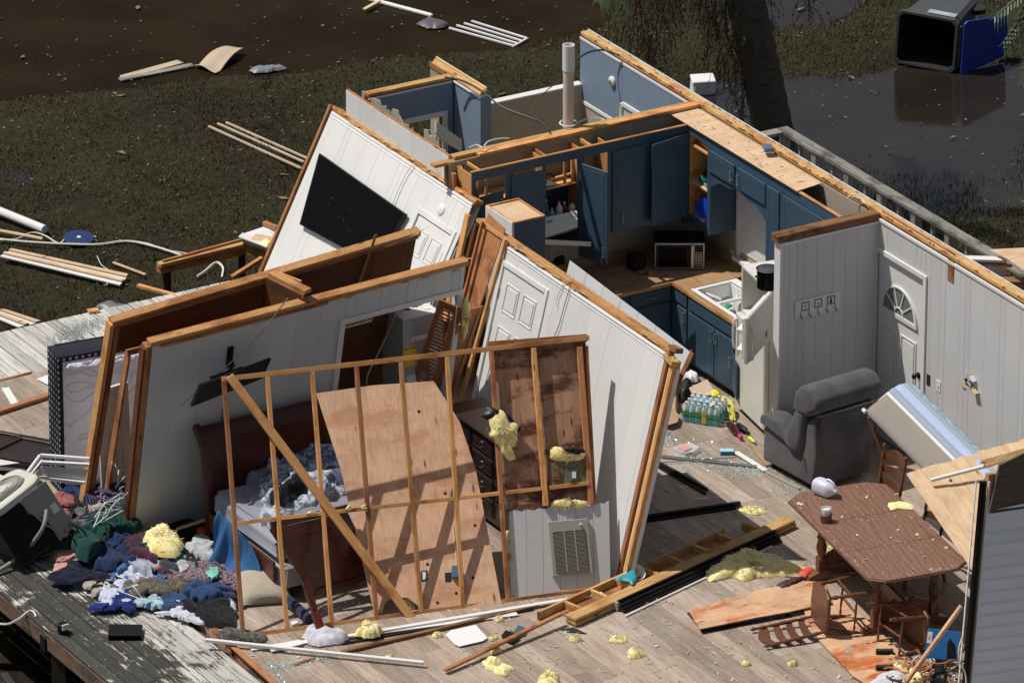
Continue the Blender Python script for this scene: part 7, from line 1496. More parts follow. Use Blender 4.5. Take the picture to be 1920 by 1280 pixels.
    C('grass_cable', ((200, 455), (235, 451), (275, 456), (310, 468), (350, 475)), .007, 'wire_w', 'second thin cable beside the thick one on the grass')
    C('grass_cable', ((182, 480), (190, 496), (205, 510), (200, 535)), .005, 'wire_w', 'thin curly wire over the long siding piece')
    C('grass_cable', ((370, 518), (385, 508), (405, 492), (418, 502), (416, 520)), .014, 'wire_w', 'short bent white cable under the stacked timbers')
    stick('white_strip', (212, 492), (273, 515), .03, .02, 'ply_pale', 'thin white strip on the grass beside the long siding piece', 'strip', GZ+.03)
    # heap of timbers left of the television wall
    zz = -.55; t = thing('timber_stack', 'broken stacked wall timbers sticking out left of the television wall', 'timbers', at(300, 505, zz)); o = at(300, 505, zz); P = lambda x, y, q=0: at(x, y, zz+q)-o
    board(t, 'timber', P(298, 503, .0), P(458, 466, .0), .10, .10, 'lumber_red', c=.01, jag=.02); board(t, 'timber', P(300, 496, .06), P(455, 458, .06), .09, .04, 'plate', jag=.03); board(t, 'timber', P(305, 490, .09), P(452, 450, .09), .03, .03, 'lumber_red'); board(t, 'timber', P(455, 465, .0), P(500, 480, .0), .09, .08, 'plate_dark', up=(0, 0, 1))
    board(t, 'timber', P(435, 520, -.1), P(500, 478, .0), .05, .04, 'lumber'); board(t, 'timber', P(495, 418, .2), P(520, 428, .2), .05, .05, 'lumber_red'); board(t, 'prop', P(310, 505, -.05), P(310, 505, -.05)+V((0, 0, -.5)), .09, .09, 'darkwood', up=(1, 0, 0)); board(t, 'prop', P(450, 470, -.05), P(450, 470, -.05)+V((0, 0, -.5)), .09, .09, 'darkwood', up=(1, 0, 0))
    t = thing('ceiling_scraps', 'white broken ceiling boards lying on the timbers left of the television wall', 'board scraps', at(450, 450, zz+.1)); o = at(450, 450, zz+.1); rn = random.Random(6)
    for pts, m in ((((447, 445), (500, 465), (505, 455), (455, 438)), 'trim'), (((455, 440), (500, 425), (520, 432), (512, 448), (470, 452)), 'white'), (((468, 452), (515, 462), (518, 446), (480, 440)), 'ply_pale'), (((480, 436), (512, 430), (518, 444), (498, 448)), 'foam')): g = G(); q = [at(*p, zz+.1+rn.uniform(0, .08))-o for p in pts]; g.slab(q, (0, 0, .012)); g.obj('scrap', m, t)
    crumple('insulation_scrap', ((490, 455), (503, 448), (510, 460), (498, 468)), 'insul', 'yellow insulation tuft among the white ceiling scraps', 'insulation', z=zz+.15, h=.05, seed=1, rings=5, n=30)
    stick('wood_splinter', (262, 536), (322, 552), .05, .03, 'lumber', 'orange splintered board on the grass beyond the far deck', 'board', -.3, jag=.04); stick('wood_splinter', (165, 583), (185, 580), .08, .02, 'lumber', 'small orange block at the far edge of the deck', 'block', -.02)
    crumple('plastic_scrap', ((178, 575), (200, 565), (225, 575), (245, 572), (230, 585), (200, 583)), plain('pgrey', (.13, .15, .16), .4), 'grey plastic strip at the far deck edge', 'plastic scrap', z=-.1, h=.05, seed=8, rings=5, n=30)
    g = G(); rn = random.Random(8)     # crazed window glass on the deck
    for k in range(1100):
        x = rn.gauss(0, 1); y = rn.gauss(0, 1); px_ = 105+x*20+rn.random()*75; py_ = 630+y*9-(px_-105)*.35
        if py_ > 668 or px_ < 70 or px_ > 235: continue
        p = at(px_, py_, -.03+rn.random()*.02); s = rn.uniform(.006, .022); a = rn.uniform(0, 6); g.add([p, p+V((s*cos(a), s*sin(a), .004)), p+V((s*cos(a+1.1), s*sin(a+1.1), .003*rn.random()))], [(0, 1, 2)])
    stuff(g.obj('crazed_glass', plain('deckglass', (.22, .29, .30), .5, 0, .2)))
    # torn porch beyond the outer wall
    o = at(1790, 492, 1.35); t = thing('porch_wreck', 'torn porch wall pieces standing beyond the outer wall at the right edge', 'wall fragment', (0, 0, 0)); zt = 1.7
    a = at(1790, 484, zt); b = at(1888, 487, zt); g = G(); g.slab([a, b, V((b.x, b.y, 0)), V((a.x, a.y, 0))], (0, .05, 0)); g.obj('grey_board', 'panel_grey', t); board(t, 'top_trim', a, b, .10, .03, 'trim'); board(t, 'torn_lip', a+V((.1, -.04, -.05)), b+V((0, -.04, -.05)), .05, .02, 'plate', jag=.04)
    a2 = at(1850, 528, zt-.2); b2 = at(1935, 532, zt-.2); board(t, 'dark_beam', a2, b2, .12, .08, 'plate_dark', up=(0, 0, 1)); g = G(); q = [at(1855, 470, zt+.05), at(1888, 487, zt+.05), at(1935, 520, zt+.05), at(1940, 466, zt+.05)]; g.slab(q, (0, 0, .015)); g.obj('pale_board', 'ply_pale', t)
    for p in ((1860, 530), (1900, 532)): c = at(*p, zt-.25); board(t, 'post', V((c.x, c.y, 0)), c, .09, .09, 'plate_dark', up=(0, 1, 0))
    # rubbish below the near deck
    stick('white_channel', (8, 1262), (34, 1300), .07, .03, 'steel', 'pale metal channel lying in the dark below the deck edge', 'metal channel', WL+.05)
    C('deck_cable', ((-10, 1168), (15, 1169), (35, 1160), (55, 1145), (64, 1148), (67, 1156)), .012, 'wire_w', 'pale cable curling over the near deck edge', -.05)
outdoor()
def roof_cables():
    cable('black_cable', [at(835, 145, 2.5), at(868, 152, 2.52), at(905, 172, 2.52), at(940, 200, 2.48), at(985, 218, 2.45), at(1015, 230, 2.46), at(1031, 246, 2.48)], .011, 'wire_b', 'black cable draped from the blue wall end to the kitchen wall top')
    cable('black_cable', [at(1082, 112, 2.5), at(1100, 100, 2.5), at(1125, 94, 2.5), at(1145, 98, 2.49), at(1160, 104, 2.48)], .011, 'wire_b', 'black cable arching from the vent pipe to the blue wall top')
    cable('white_cable', [at(880, 277, 2.5), at(893, 272, 2.51), at(905, 277, 2.5)], .008, 'wire_w', 'short white cable loop at the left end of the kitchen wall top'); cable('white_cable', [at(906, 278, 2.49), at(915, 266, 2.52), at(935, 260, 2.52), at(955, 259, 2.5)], .008, 'wire_w', 'curved white cable on the kitchen wall top beside the short loop')
    cable('white_cable', [at(1083, 230, 2.49), at(1105, 222, 2.51), at(1125, 222, 2.5), at(1135, 226, 2.49)], .007, 'wire_w', 'thin white cable on the kitchen wall top right of the vent pipe'); cable('white_cable', [at(1588, 372, 2.47), at(1600, 364, 2.52), at(1615, 372, 2.5), at(1622, 382, 2.48)], .008, 'wire_w', 'white cable loop by the corner of the partition wall')
    g = G(); g.tube(spline([at(992, 215, 2.3), at(1015, 180, 2.4), at(1050, 150, 2.5)], 6), .006, 5); tag(g.obj('twig', 'dead'), 'thin bare twig standing up behind the kitchen wall', 'twig')
    g = G(); c = at(1440, 275, 2.5); g.box((-.07, -.05, 0), (.07, .05, .05), .012); o = g.obj('bracket_box', 'boxblue'); o.matrix_basis = MX.Translation(c+V((0, 0, -.04))) @ MX.Rotation(R(70), 4, 'Z'); tag(o, 'small grey blue box on the outer wall top by the railing corner', 'box')
roof_cables()
# ================================================================ ON THE FLOOR
def beam():
    a = at(1070, 1172, .0); b = at(1484, 985, .0); f = Fr(a, b-a, (0, 0, 1)); L = (b-a).length; t = thing('timber_beam', 'long bundle of yellow timbers with cross blocks lying on the floor', 'timbers', f.M)   # w points to the viewer
    for v, w, m in ((.03, 0, 'plate'), (.075, .0, 'plate')): board(t, 'timber', (0, v, w), (L-.02*(v > .05), v, w), .14, .036, m, up=(0, 1, 0), c=.005)
    board(t, 'rear_rail', (-.10, .05, -.30), (L-.7, .05, -.30), .03, .085, 'plate', up=(0, 1, 0), jag=.05)
    for k in range(8): u = .22+k*.36; board(t, 'cross_block', (u, .05, -.285), (u, .05, -.075), .035, .08, 'plate', up=(0, 1, 0))
    board(t, 'lower_rail', (.1, .012, -.19), (L-.8, .012, -.19), .20, .01, 'lumber_red', up=(0, 1, 0))
    tr = thing('window_track', 'black ribbed window track clamped along the front of the timber bundle', 'window track', f.M)
    for k, (v, w) in enumerate(((.085, .10), (.06, .135), (.03, .16), (.005, .18))): board(tr, 'track_rib', (.55, v, w), (L-.35, v, w), .022, .05, 'black', up=(0, 1, 0))
    board(tr, 'end_cap', (.53, .05, .09), (.56, .05, .09), .05, .09, 'heater', up=(0, 1, 0)); board(None, 'white_strip', f.pt(.5, .01, .25), f.pt(L-.5, .01, .20), .02, .02, 'trim', cat='strip', label='thin white strip along the front of the black window track')
    S_ = stick
    t = thing('window_track', 'short black metal track lying beyond the middle wall shadow', 'window track', at(1222, 862, .02)); o = at(1222, 862, .02); board(t, 'rail', V(), at(1326, 918, .02)-o, .03, .03, 'black'); board(t, 'rail', at(1222, 868, .01)-o, at(1322, 925, .01)-o, .03, .02, 'black'); board(t, 'rail', at(1224, 858, .03)-o, at(1320, 911, .03)-o, .01, .02, 'steel')
    t = thing('window_track', 'long black metal track crossing the middle wall shadow', 'window track', at(1190, 972, .03)); o = at(1190, 972, .03); board(t, 'rail', V(), at(1388, 943, .03)-o, .04, .04, 'black'); board(t, 'rail', at(1190, 980, .01)-o, at(1385, 951, .01)-o, .03, .02, 'black')
    S_('grey_bar', (1220, 853), (1420, 874), .03, .02, 'steel', 'thin grey metal bar lying through the broken glass', 'bar'); S_('white_strip', (1380, 847), (1436, 882), .06, .012, 'trim', 'white strip lying against the recliner base', 'strip'); S_('grey_bar', (1436, 884), (1500, 916), .03, .02, 'heater', 'grey metal bar under the front of the recliner', 'bar', .01)
    S_('grey_rail', (1225, 868), (1390, 856), .01, .01, 'steel', 'very thin wire across the floor beyond the black track', 'wire')
    S_('brown_moulding', (834, 1256), (1052, 1150), .05, .03, 'lumber_red', 'thin brown moulding pointing down left across the open floor', 'moulding', .04, .12, c=.006)
    S_('brown_batten', (640, 1222), (1060, 1122), .045, .03, 'plate_dark', 'long brown batten lying in front of the stud frame', 'batten', .02); 
    S_('white_tube', (385, 1199), (795, 1242), .04, .03, 'trim', 'long white square tube lying at the bottom of the scene', 'tube', .05, .05); S_('white_trim', (470, 1216), (970, 1150), .07, .012, 'trim', 'long flat white trim along the foot of the stud frame', 'trim strip', .015); S_('white_trim', (640, 1194), (1130, 1112), .05, .02, 'trim', 'second white trim running under the torn panel', 'trim strip', .03)
    S_('dark_channel', (640, 1207), (1000, 1142), .04, .02, 'black', 'dark channel between the white trims', 'channel', .005); S_('brown_batten', (400, 1178), (520, 1285), .06, .02, 'lumber_red', 'orange edge batten between the deck and the plank floor', 'batten', .005)
    S_('thin_splinter', (550, 1244), (590, 1232), .02, .01, 'lumber', 'short splinter beside the line of broken glass', 'splinter'); S_('brown_batten', (330, 992), (458, 950), .04, .02, 'ply', 'thin brown batten sticking out of the yellow insulation', 'batten', .10, .35); S_('batten_stub', (268, 1022), (285, 1016), .05, .03, 'ply', 'short batten stub left of the yellow insulation', 'batten', .10, c=.003)
    flatp('white_board', ((835, 1190), (845, 1182), (892, 1172), (914, 1196), (905, 1202), (862, 1212), (852, 1208)), 'paper', 'clean white square board lying on the open floor', 'board', .015, .008)
    flatp('dark_scrap', ((940, 1192), (948, 1182), (962, 1186), (975, 1196), (960, 1206), (944, 1200)), 'black', 'small black scrap crossing the brown moulding', 'scrap', .02, .01); flatp('blue_scrap', ((962, 1186), (972, 1172), (986, 1178), (982, 1186), (968, 1192)), plain('tealscrap', (.04, .10, .14), .6), 'small slate blue scrap by the black one', 'scrap', .035, .008); flatp('black_scrap', ((1050, 1180), (1075, 1176), (1100, 1188), (1060, 1184)), 'rubber', 'black rag under the near end of the timber bundle', 'scrap', .004, .006)
    flatp('phone_card', ((545, 1165), (557, 1163), (562, 1172), (549, 1175)), 'paper', 'small grey card on the floor inside the stud frame', 'card', .012, .006); flatp('box_end', ((500, 1212), (562, 1200), (568, 1208), (510, 1222)), 'paper', 'white packet end with a dark rim at the foot of the frame', 'packet', .02, .012)
    # orange plywood pieces
    flatp('plywood_piece', ((1291, 1145), (1345, 1130), (1420, 1108), (1500, 1090), (1545, 1092), (1560, 1130), (1478, 1148), (1420, 1158), (1312, 1180)), 'orange_ply', 'reddish plywood piece lying flat left of the tipped chair', 'plywood sheet', .05, .010)
    flatp('plywood_piece', ((1500, 1130), (1575, 1118), (1650, 1185), (1730, 1262), (1650, 1300), (1600, 1268), (1530, 1195)), 'orange_ply', 'orange stained plywood strip running under the tipped chair to the bottom edge', 'plywood sheet', .02, .010)
    flatp('dark_edge_strip', ((1288, 1149), (1300, 1146), (1330, 1178), (1470, 1156), (1478, 1148), (1484, 1156), (1318, 1186)), 'rubber', 'dark edge showing under the reddish plywood piece', 'underlay', .006, .006)  # flat dark strip along the lower edge of the plywood piece
    flatp('cut_hole', ((1582, 1216), (1594, 1214), (1598, 1222), (1586, 1225)), 'heater', 'small hole cut in the orange stained plywood strip', 'hole', .032, .002)
beam()
def pack():
    a = at(1275, 772, 0); b = at(1358, 792, 0); c = at(1345, 800, 0); o = at(1316, 796, 0); u = (at(1345, 797, 0)-at(1277, 786, 0)).normalized(); v = V((-u.y, u.x, 0)); f = MF(at(1278, 790, 0), u, v, (0, 0, 1)); t = thing('water_bottle_pack', 'shrink wrapped pack of small water bottles on the kitchen floor', 'bottle pack', f)
    w = plain('wbot', (.62, .74, .80), .15, Alpha=.75); cap = 'paper'; lab = plain('wlabel', (.03, .30, .33), .4); lab2 = plain('wlab2', (.10, .30, .06), .4)
    for i in range(6):
        for j in range(4):
            x, y = .035+i*.066, .035+j*.085; g = G(); g.lathe([(0, .028), (.01, .032), (.13, .032), (.165, .026), (.19, .013), (.2, .013)], (x, y, 0), n=12); o = g.obj('bottle', w, t, smooth=45); g = G(); g.lathe([(.2, .0145), (.215, .0145)], (x, y, 0), n=10); g.obj('cap', cap, o)
            g = G(); g.lathe([(.055, .0328), (.115, .0328)], (x, y, 0), n=12); g.obj('bottle_label', lab, o, smooth=45)
    g = G(); n = 24
    for (x0, y0, x1, y1) in ((-.003, -.003, .40, -.003), (.40, -.003, .40, .325)):
        for k in range(n):
            a, b = k/n, (k+1)/n; p = V((x0+(x1-x0)*a, y0+(y1-y0)*a, 0)); q = V((x0+(x1-x0)*b, y0+(y1-y0)*b, 0)); h0 = .10+.02*sin(k*.9); g.add([p+V((0, 0, .0)), q, q+V((0, 0, h0)), p+V((0, 0, h0))], [(0, 1, 2, 3)])
    g.obj('shrink_wrap', plain('wrapteal', (.06, .36, .40), .2, Alpha=.5), t)
    g = G()
    for k in range(18): a = k/18*.40; g.add([(a, -.006, .09), (a+.0222, -.006, .09), (a+.0222, -.006, .125+.012*sin(k*1.3)), (a, -.006, .125+.012*sin((k-1)*1.3))], [(0, 1, 2, 3)])
    g.obj('green_print', lab2, t); g = G(); g.box((.22, -.009, .02), (.27, -.007, .16)); lb = g.obj('yellow_tag', plain('ytag', (.65, .5, .08), .5), t); text(lb, '15', .035, MF((.245, -.0098, .11), (1, 0, 0), (0, 0, 1), (0, -1, 0)), 'inkblue')
    g = G(); g.grid(lambda a, b: (.06+.26*a, .10+.10*b, .205+.008*sin(a*20)), 16, 3); g.obj('top_wrap', plain('wraptop', (.35, .55, .75), .25, Alpha=.6), t); g = G(); g.lathe([(.207, .03), (.21, .03)], (.30, .09, 0), n=14); g.obj('price_sticker', plain('stick', (.6, .6, .2), .5), t)
    flatp('cardboard_flap', ((1238, 770), (1262, 766), (1274, 780), (1270, 792), (1255, 797), (1236, 794)), 'cardboard', 'brown cardboard flap left of the water bottle pack', 'cardboard', .06, .008); flatp('cardboard_flap', ((1292, 728), (1326, 712, 0), (1342, 738), (1320, 745), (1300, 744)), 'card_pale', 'tan cardboard flap behind the water bottle pack', 'cardboard', .15, .008)
    crumple('paper_bag', ((1250, 770), (1255, 740), (1266, 728), (1272, 745), (1268, 775)), 'ply', 'reddish crumpled paper standing beside the bottle pack', 'paper', z=.02, h=.2, seed=3, rings=6, n=40)
    crumple('dark_bag', ((1268, 735), (1285, 722), (1300, 728), (1296, 745), (1280, 752)), plain('darkgreen', (.02, .025, .02), .5), 'dark green rag behind the bottle pack', 'rag', z=.02, h=.16, seed=9, rings=7, n=40); crumple('white_bag', ((1280, 712), (1292, 702), (1308, 706), (1310, 716), (1295, 718)), 'paper', 'white bag crumpled by the base cabinet', 'plastic bag', z=.02, h=.14, seed=2, rings=7, n=40)
    crumple('yellow_cloth', ((1328, 742), (1338, 734), (1350, 738), (1352, 748), (1338, 752)), plain('ycl', (.75, .62, .02), .8), 'bright yellow cloth end beside the bottle pack', 'cloth', z=.12, h=.08, seed=5, rings=6, n=40)
    t = thing('mop_head', 'yellow striped mop strands on the floor beside the refrigerator', 'mop', at(1365, 770, .02)); o = at(1365, 770, .02); rn = random.Random(3)
    for k in range(16): a = at(1350+rn.uniform(-4, 6), 745+rn.uniform(-3, 3), .12)-o; m = at(1366+rn.uniform(-4, 8), 756+rn.uniform(-4, 4), .12)-o; b = at(1372+rn.uniform(-6, 8), 780+rn.uniform(-10, 8), .02)-o; g = G(); g.tube(spline([a, m, b], 5), .010, 4); g.obj('strand', plain('mopy', (.60, .58, .14), .8) if k == 0 else bpy.data.materials['mopy'], t)
    # things by the fridge foot
    def lying(name, a, b, r, m, lab, cat, capm=None):
        A, B_ = at(*a, r), at(*b, r); g = G(); L = (B_-A).length; g.lathe([(0, r*.9), (.01, r), (L*.6, r), (L*.78, r*.45), (L, r*.4)], (0, 0, 0), B_-A, 14); o = g.obj(name, m, smooth=45); o.matrix_basis = MX.Translation(A); tag(o, lab, cat)
        if capm: g = G(); g.lathe([(L*.9, r*.5), (L*1.12, r*.5)], (0, 0, 0), B_-A, 12); g.obj('cap', capm, o, smooth=40)
    lying('syrup_bottle', (1368, 795), (1388, 818), .04, plain('syrup', (.06, .008, .012), .12), 'dark red bottle with a pink cap lying at the refrigerator foot', 'bottle', plain('pinkc', (.7, .03, .12), .4)); lying('black_bottle', (1383, 797), (1405, 812), .035, 'black', 'black bottle lying behind the dark red one', 'bottle')
    lying('lime_bottle', (1405, 820), (1416, 830), .02, plain('limeb', (.55, .75, .03), .4), 'small lime green bottle by the refrigerator foot', 'bottle', plain('bluec', (.05, .12, .5), .4)); stick('wooden_spoon', (1402, 828), (1438, 872), .02, .012, 'plate', 'thin wooden stick lying beside the refrigerator foot', 'stick')
    c = at(1287, 848, .0); t = thing('plastic_tub', 'clear clipped tub with a pink sponge on the broken glass', 'tub', MF(c, u, v, (0, 0, 1)) @ MX.Rotation(R(-25), 4, 'Z')); g = G(); pts = [(-.09, -.10), (.09, -.10), (.11, -.02), (.07, .12), (-.07, .12), (-.11, .0)]; g.prism(pts, .0, .05); g.obj('tub', 'clearpl', t); g = G(); g.box((-.06, -.08, .052), (.06, .03, .065), .01); g.obj('sponge', plain('pinks', (.62, .30, .24), .8), t)
    c = at(1363, 851, 0); t = thing('blue_sponge', 'light blue sponge block lying on the broken glass', 'sponge', MF(c, RT, V((-RT.y, RT.x, 0)), (0, 0, 1))); g = G(); g.box((-.07, -.035, 0), (.07, .035, .035), .008); g.obj('lower_layer', plain('bsp', (.04, .22, .48), .7), t); g = G(); g.box((-.07, -.035, .036), (.07, .035, .05), .005); g.obj('upper_layer', plain('bsp2', (.35, .60, .75), .7), t)
    stick('black_stub', (1210, 925), (1220, 923), .04, .03, 'black', 'small black stub in the middle wall shadow', 'stub')
    # bucket and teal cloth by the middle wall foot
    c = at(1186, 1085, 0); g = G(); g.lathe([(0, .08), (.12, .10), (.12, .095), (.02, .07)], n=20); o = g.obj('white_tub', 'paper', smooth=45); o.matrix_basis = MX.Translation(c) @ MX.Rotation(R(30), 4, 'X'); tag(o, 'white tub on its side at the foot of the middle leaning wall', 'tub')
    crumple('teal_cloth', ((1150, 1088), (1170, 1078), (1190, 1068), (1196, 1082), (1186, 1098), (1176, 1090)), plain('tealc', (.02, .30, .34), .5), 'turquoise cloth draped over the timber by the middle wall foot', 'cloth', z=.11, h=.05, seed=2, rings=7, n=40)
pack()
def heap():
    I = lambda pts, lab, z=.0, h=.06, seed=1, **k: crumple('insulation_scrap', pts, 'insul', lab, 'insulation', z=z, h=h, seed=seed, freq=k.pop('freq', 9), spike=.35, **k)
    I(((1310, 1075), (1335, 1045), (1385, 1035), (1440, 1040), (1480, 1052), (1512, 1072), (1500, 1085), (1450, 1080), (1400, 1088), (1370, 1082), (1335, 1092)), 'large yellow insulation batt lying left of the table', h=.14, seed=2, rings=12, n=90, freq=6)
    I(((1384, 958), (1400, 950), (1425, 952), (1442, 963), (1410, 966)), 'yellow insulation pad beyond the end of the timber bundle', h=.05, seed=3, rings=6, n=44); I(((905, 1240), (920, 1228), (945, 1242), (965, 1255), (945, 1268), (915, 1255)), 'yellow insulation clump at the bottom edge below the white board', h=.07, seed=4)
    I(((1008, 1272), (1030, 1255), (1050, 1268), (1045, 1290), (1015, 1290)), 'yellow insulation clump cut by the bottom edge', h=.10, seed=5); I(((668, 1192), (682, 1172), (700, 1178), (716, 1185), (712, 1196), (690, 1198)), 'yellow insulation tuft standing on the white trim by the frame foot', z=.03, h=.13, seed=6)
    I(((1180, 1020), (1190, 1008), (1202, 1022), (1192, 1032)), 'brownish insulation tuft beside the middle wall foot', h=.06, seed=7, rings=6, n=40); I(((1540, 1030), (1555, 1022), (1565, 1030), (1550, 1036)), 'small yellow insulation tuft under the table edge', h=.04, seed=8, rings=5, n=30)
    I(((1665, 1140), (1680, 1120), (1705, 1122), (1705, 1140), (1685, 1146)), 'yellow insulation tuft in the shade under the table', h=.10, seed=9, rings=6, n=40); I(((1668, 1250), (1685, 1242), (1700, 1250), (1690, 1262)), 'yellow tuft by the black yellow handles', h=.06, seed=10, rings=6, n=40)
    for k, (x, y, w, l) in enumerate(((1160, 1200, 18, 'left of two yellow curls near the timber bundle foot'), (1080, 1200, 14, 'small yellow curl right of the black scrap'), (930, 1222, 12, 'small round yellow tuft above the bottom clump'), (1485, 1246, 12, 'small yellow knob of insulation below the tipped chair'), (820, 1192, 12, 'yellow tuft left of the white board'), (935, 1162, 10, 'yellow tuft above the small black scrap'), (1190, 1228, 20, 'long yellow curl on the open floor'), (925, 1198, 12, 'yellow tuft right of the white board'), (1400, 1245, 10, 'faint yellow tuft left of the small yellow knob'), (730, 1235, 10, 'tiny yellow tuft right of the white tube end'))):
        rn = random.Random(k); I([(x+w*cos(a)*rn.uniform(.6, 1.2), y+w*.4*sin(a)*rn.uniform(.6, 1.2)) for a in [q*.9 for q in range(7)]], l, h=.075, seed=20+k, rings=6, n=36)
    I(((268, 1015), (285, 995), (305, 990), (325, 1000), (345, 1025), (325, 1045), (300, 1048), (280, 1035)), 'big yellow insulation cone on the clothes heap', z=.14, h=.17, seed=11, rings=10, n=70)
    # tufts on the stud frame
    F2 = FW_; J = lambda pts, lab, c, h, seed, fr=F2: crumple('insulation_scrap', pts, 'insul', lab, 'insulation', z=c, h=h, seed=seed, freq=9, spike=.3, fr=fr, rings=8, n=50)
    J(((918, 790), (925, 770), (945, 775), (958, 790), (972, 800), (968, 830), (950, 845), (968, 858), (950, 862), (935, 835), (922, 820)), 'torn insulation with black paper hanging on the plywood backed studs', .03, .10, 1); crumple('black_paper', ((903, 778), (915, 762), (940, 766), (962, 785), (975, 800), (968, 815), (950, 795), (925, 780), (915, 790)), 'black', 'torn black paper behind the hanging insulation', 'paper scrap', z=.0, h=.08, seed=2, fr=F2, rings=6, n=40)
    J(((1025, 860), (1028, 842), (1050, 838), (1080, 846), (1104, 852), (1090, 862), (1055, 866)), 'flat insulation tuft above the olive board with the outlet boxes', -.02, .08, 3); crumple('black_paper', ((1050, 842), (1070, 836), (1095, 840), (1100, 850), (1075, 850)), 'black', 'torn black paper above the olive board', 'paper scrap', z=.02, h=.05, seed=4, fr=F2, rings=5, n=30)
    J(((1035, 950), (1038, 936), (1070, 934), (1105, 938), (1104, 948), (1070, 952)), 'insulation tuft under the olive board', -.03, .07, 5); J(((948, 1092), (946, 1040), (948, 998), (956, 996), (958, 1040), (955, 1095)), 'tall insulation strip at the left edge of the torn white panel', -.07, .06, 6)
    J(((646, 952), (655, 945), (665, 952), (655, 958)), 'left insulation tuft on the middle cross piece', .02, .05, 7); J(((676, 950), (683, 944), (690, 952), (682, 956)), 'second insulation tuft on the middle cross piece', .02, .05, 8); J(((575, 962), (585, 957), (594, 963), (584, 966)), 'tiny insulation tuft at the left of the middle cross piece', .02, .04, 9)
    J(((740, 1135), (752, 1118), (772, 1122), (782, 1140), (775, 1155), (755, 1150)), 'insulation pushed through the broken corner of the plywood sheet', -.12, .06, 10)
    crumple('insulation_scrap', ((866, 575), (873, 555), (880, 565), (877, 600), (872, 630), (866, 640)), 'insul', 'insulation strip caught on the stud right of the louvred door', 'insulation', z=.06, h=.07, seed=11, spike=.05, fr=W3, rings=7, n=40)
    crumple('insulation_scrap', ((246, 890), (250, 868), (258, 872), (258, 920), (254, 990), (247, 990)), 'insul', 'insulation strip behind the end stud above the clothes heap', 'insulation', z=-.10, h=.05, seed=12, spike=.05, fr=W3, rings=7, n=40)
    crumple('orange_rag', ((370, 1000), (380, 992), (392, 998), (388, 1008), (374, 1008)), plain('orag', (.55, .10, .01), .7), 'small orange rag at the foot of the grey wall', 'rag', z=.05, h=.08, seed=3, rings=6, n=40)
    # clothes
    K = lambda n, c, c2=None, p=None: cloth(n, c, c2, 10, pat=p)
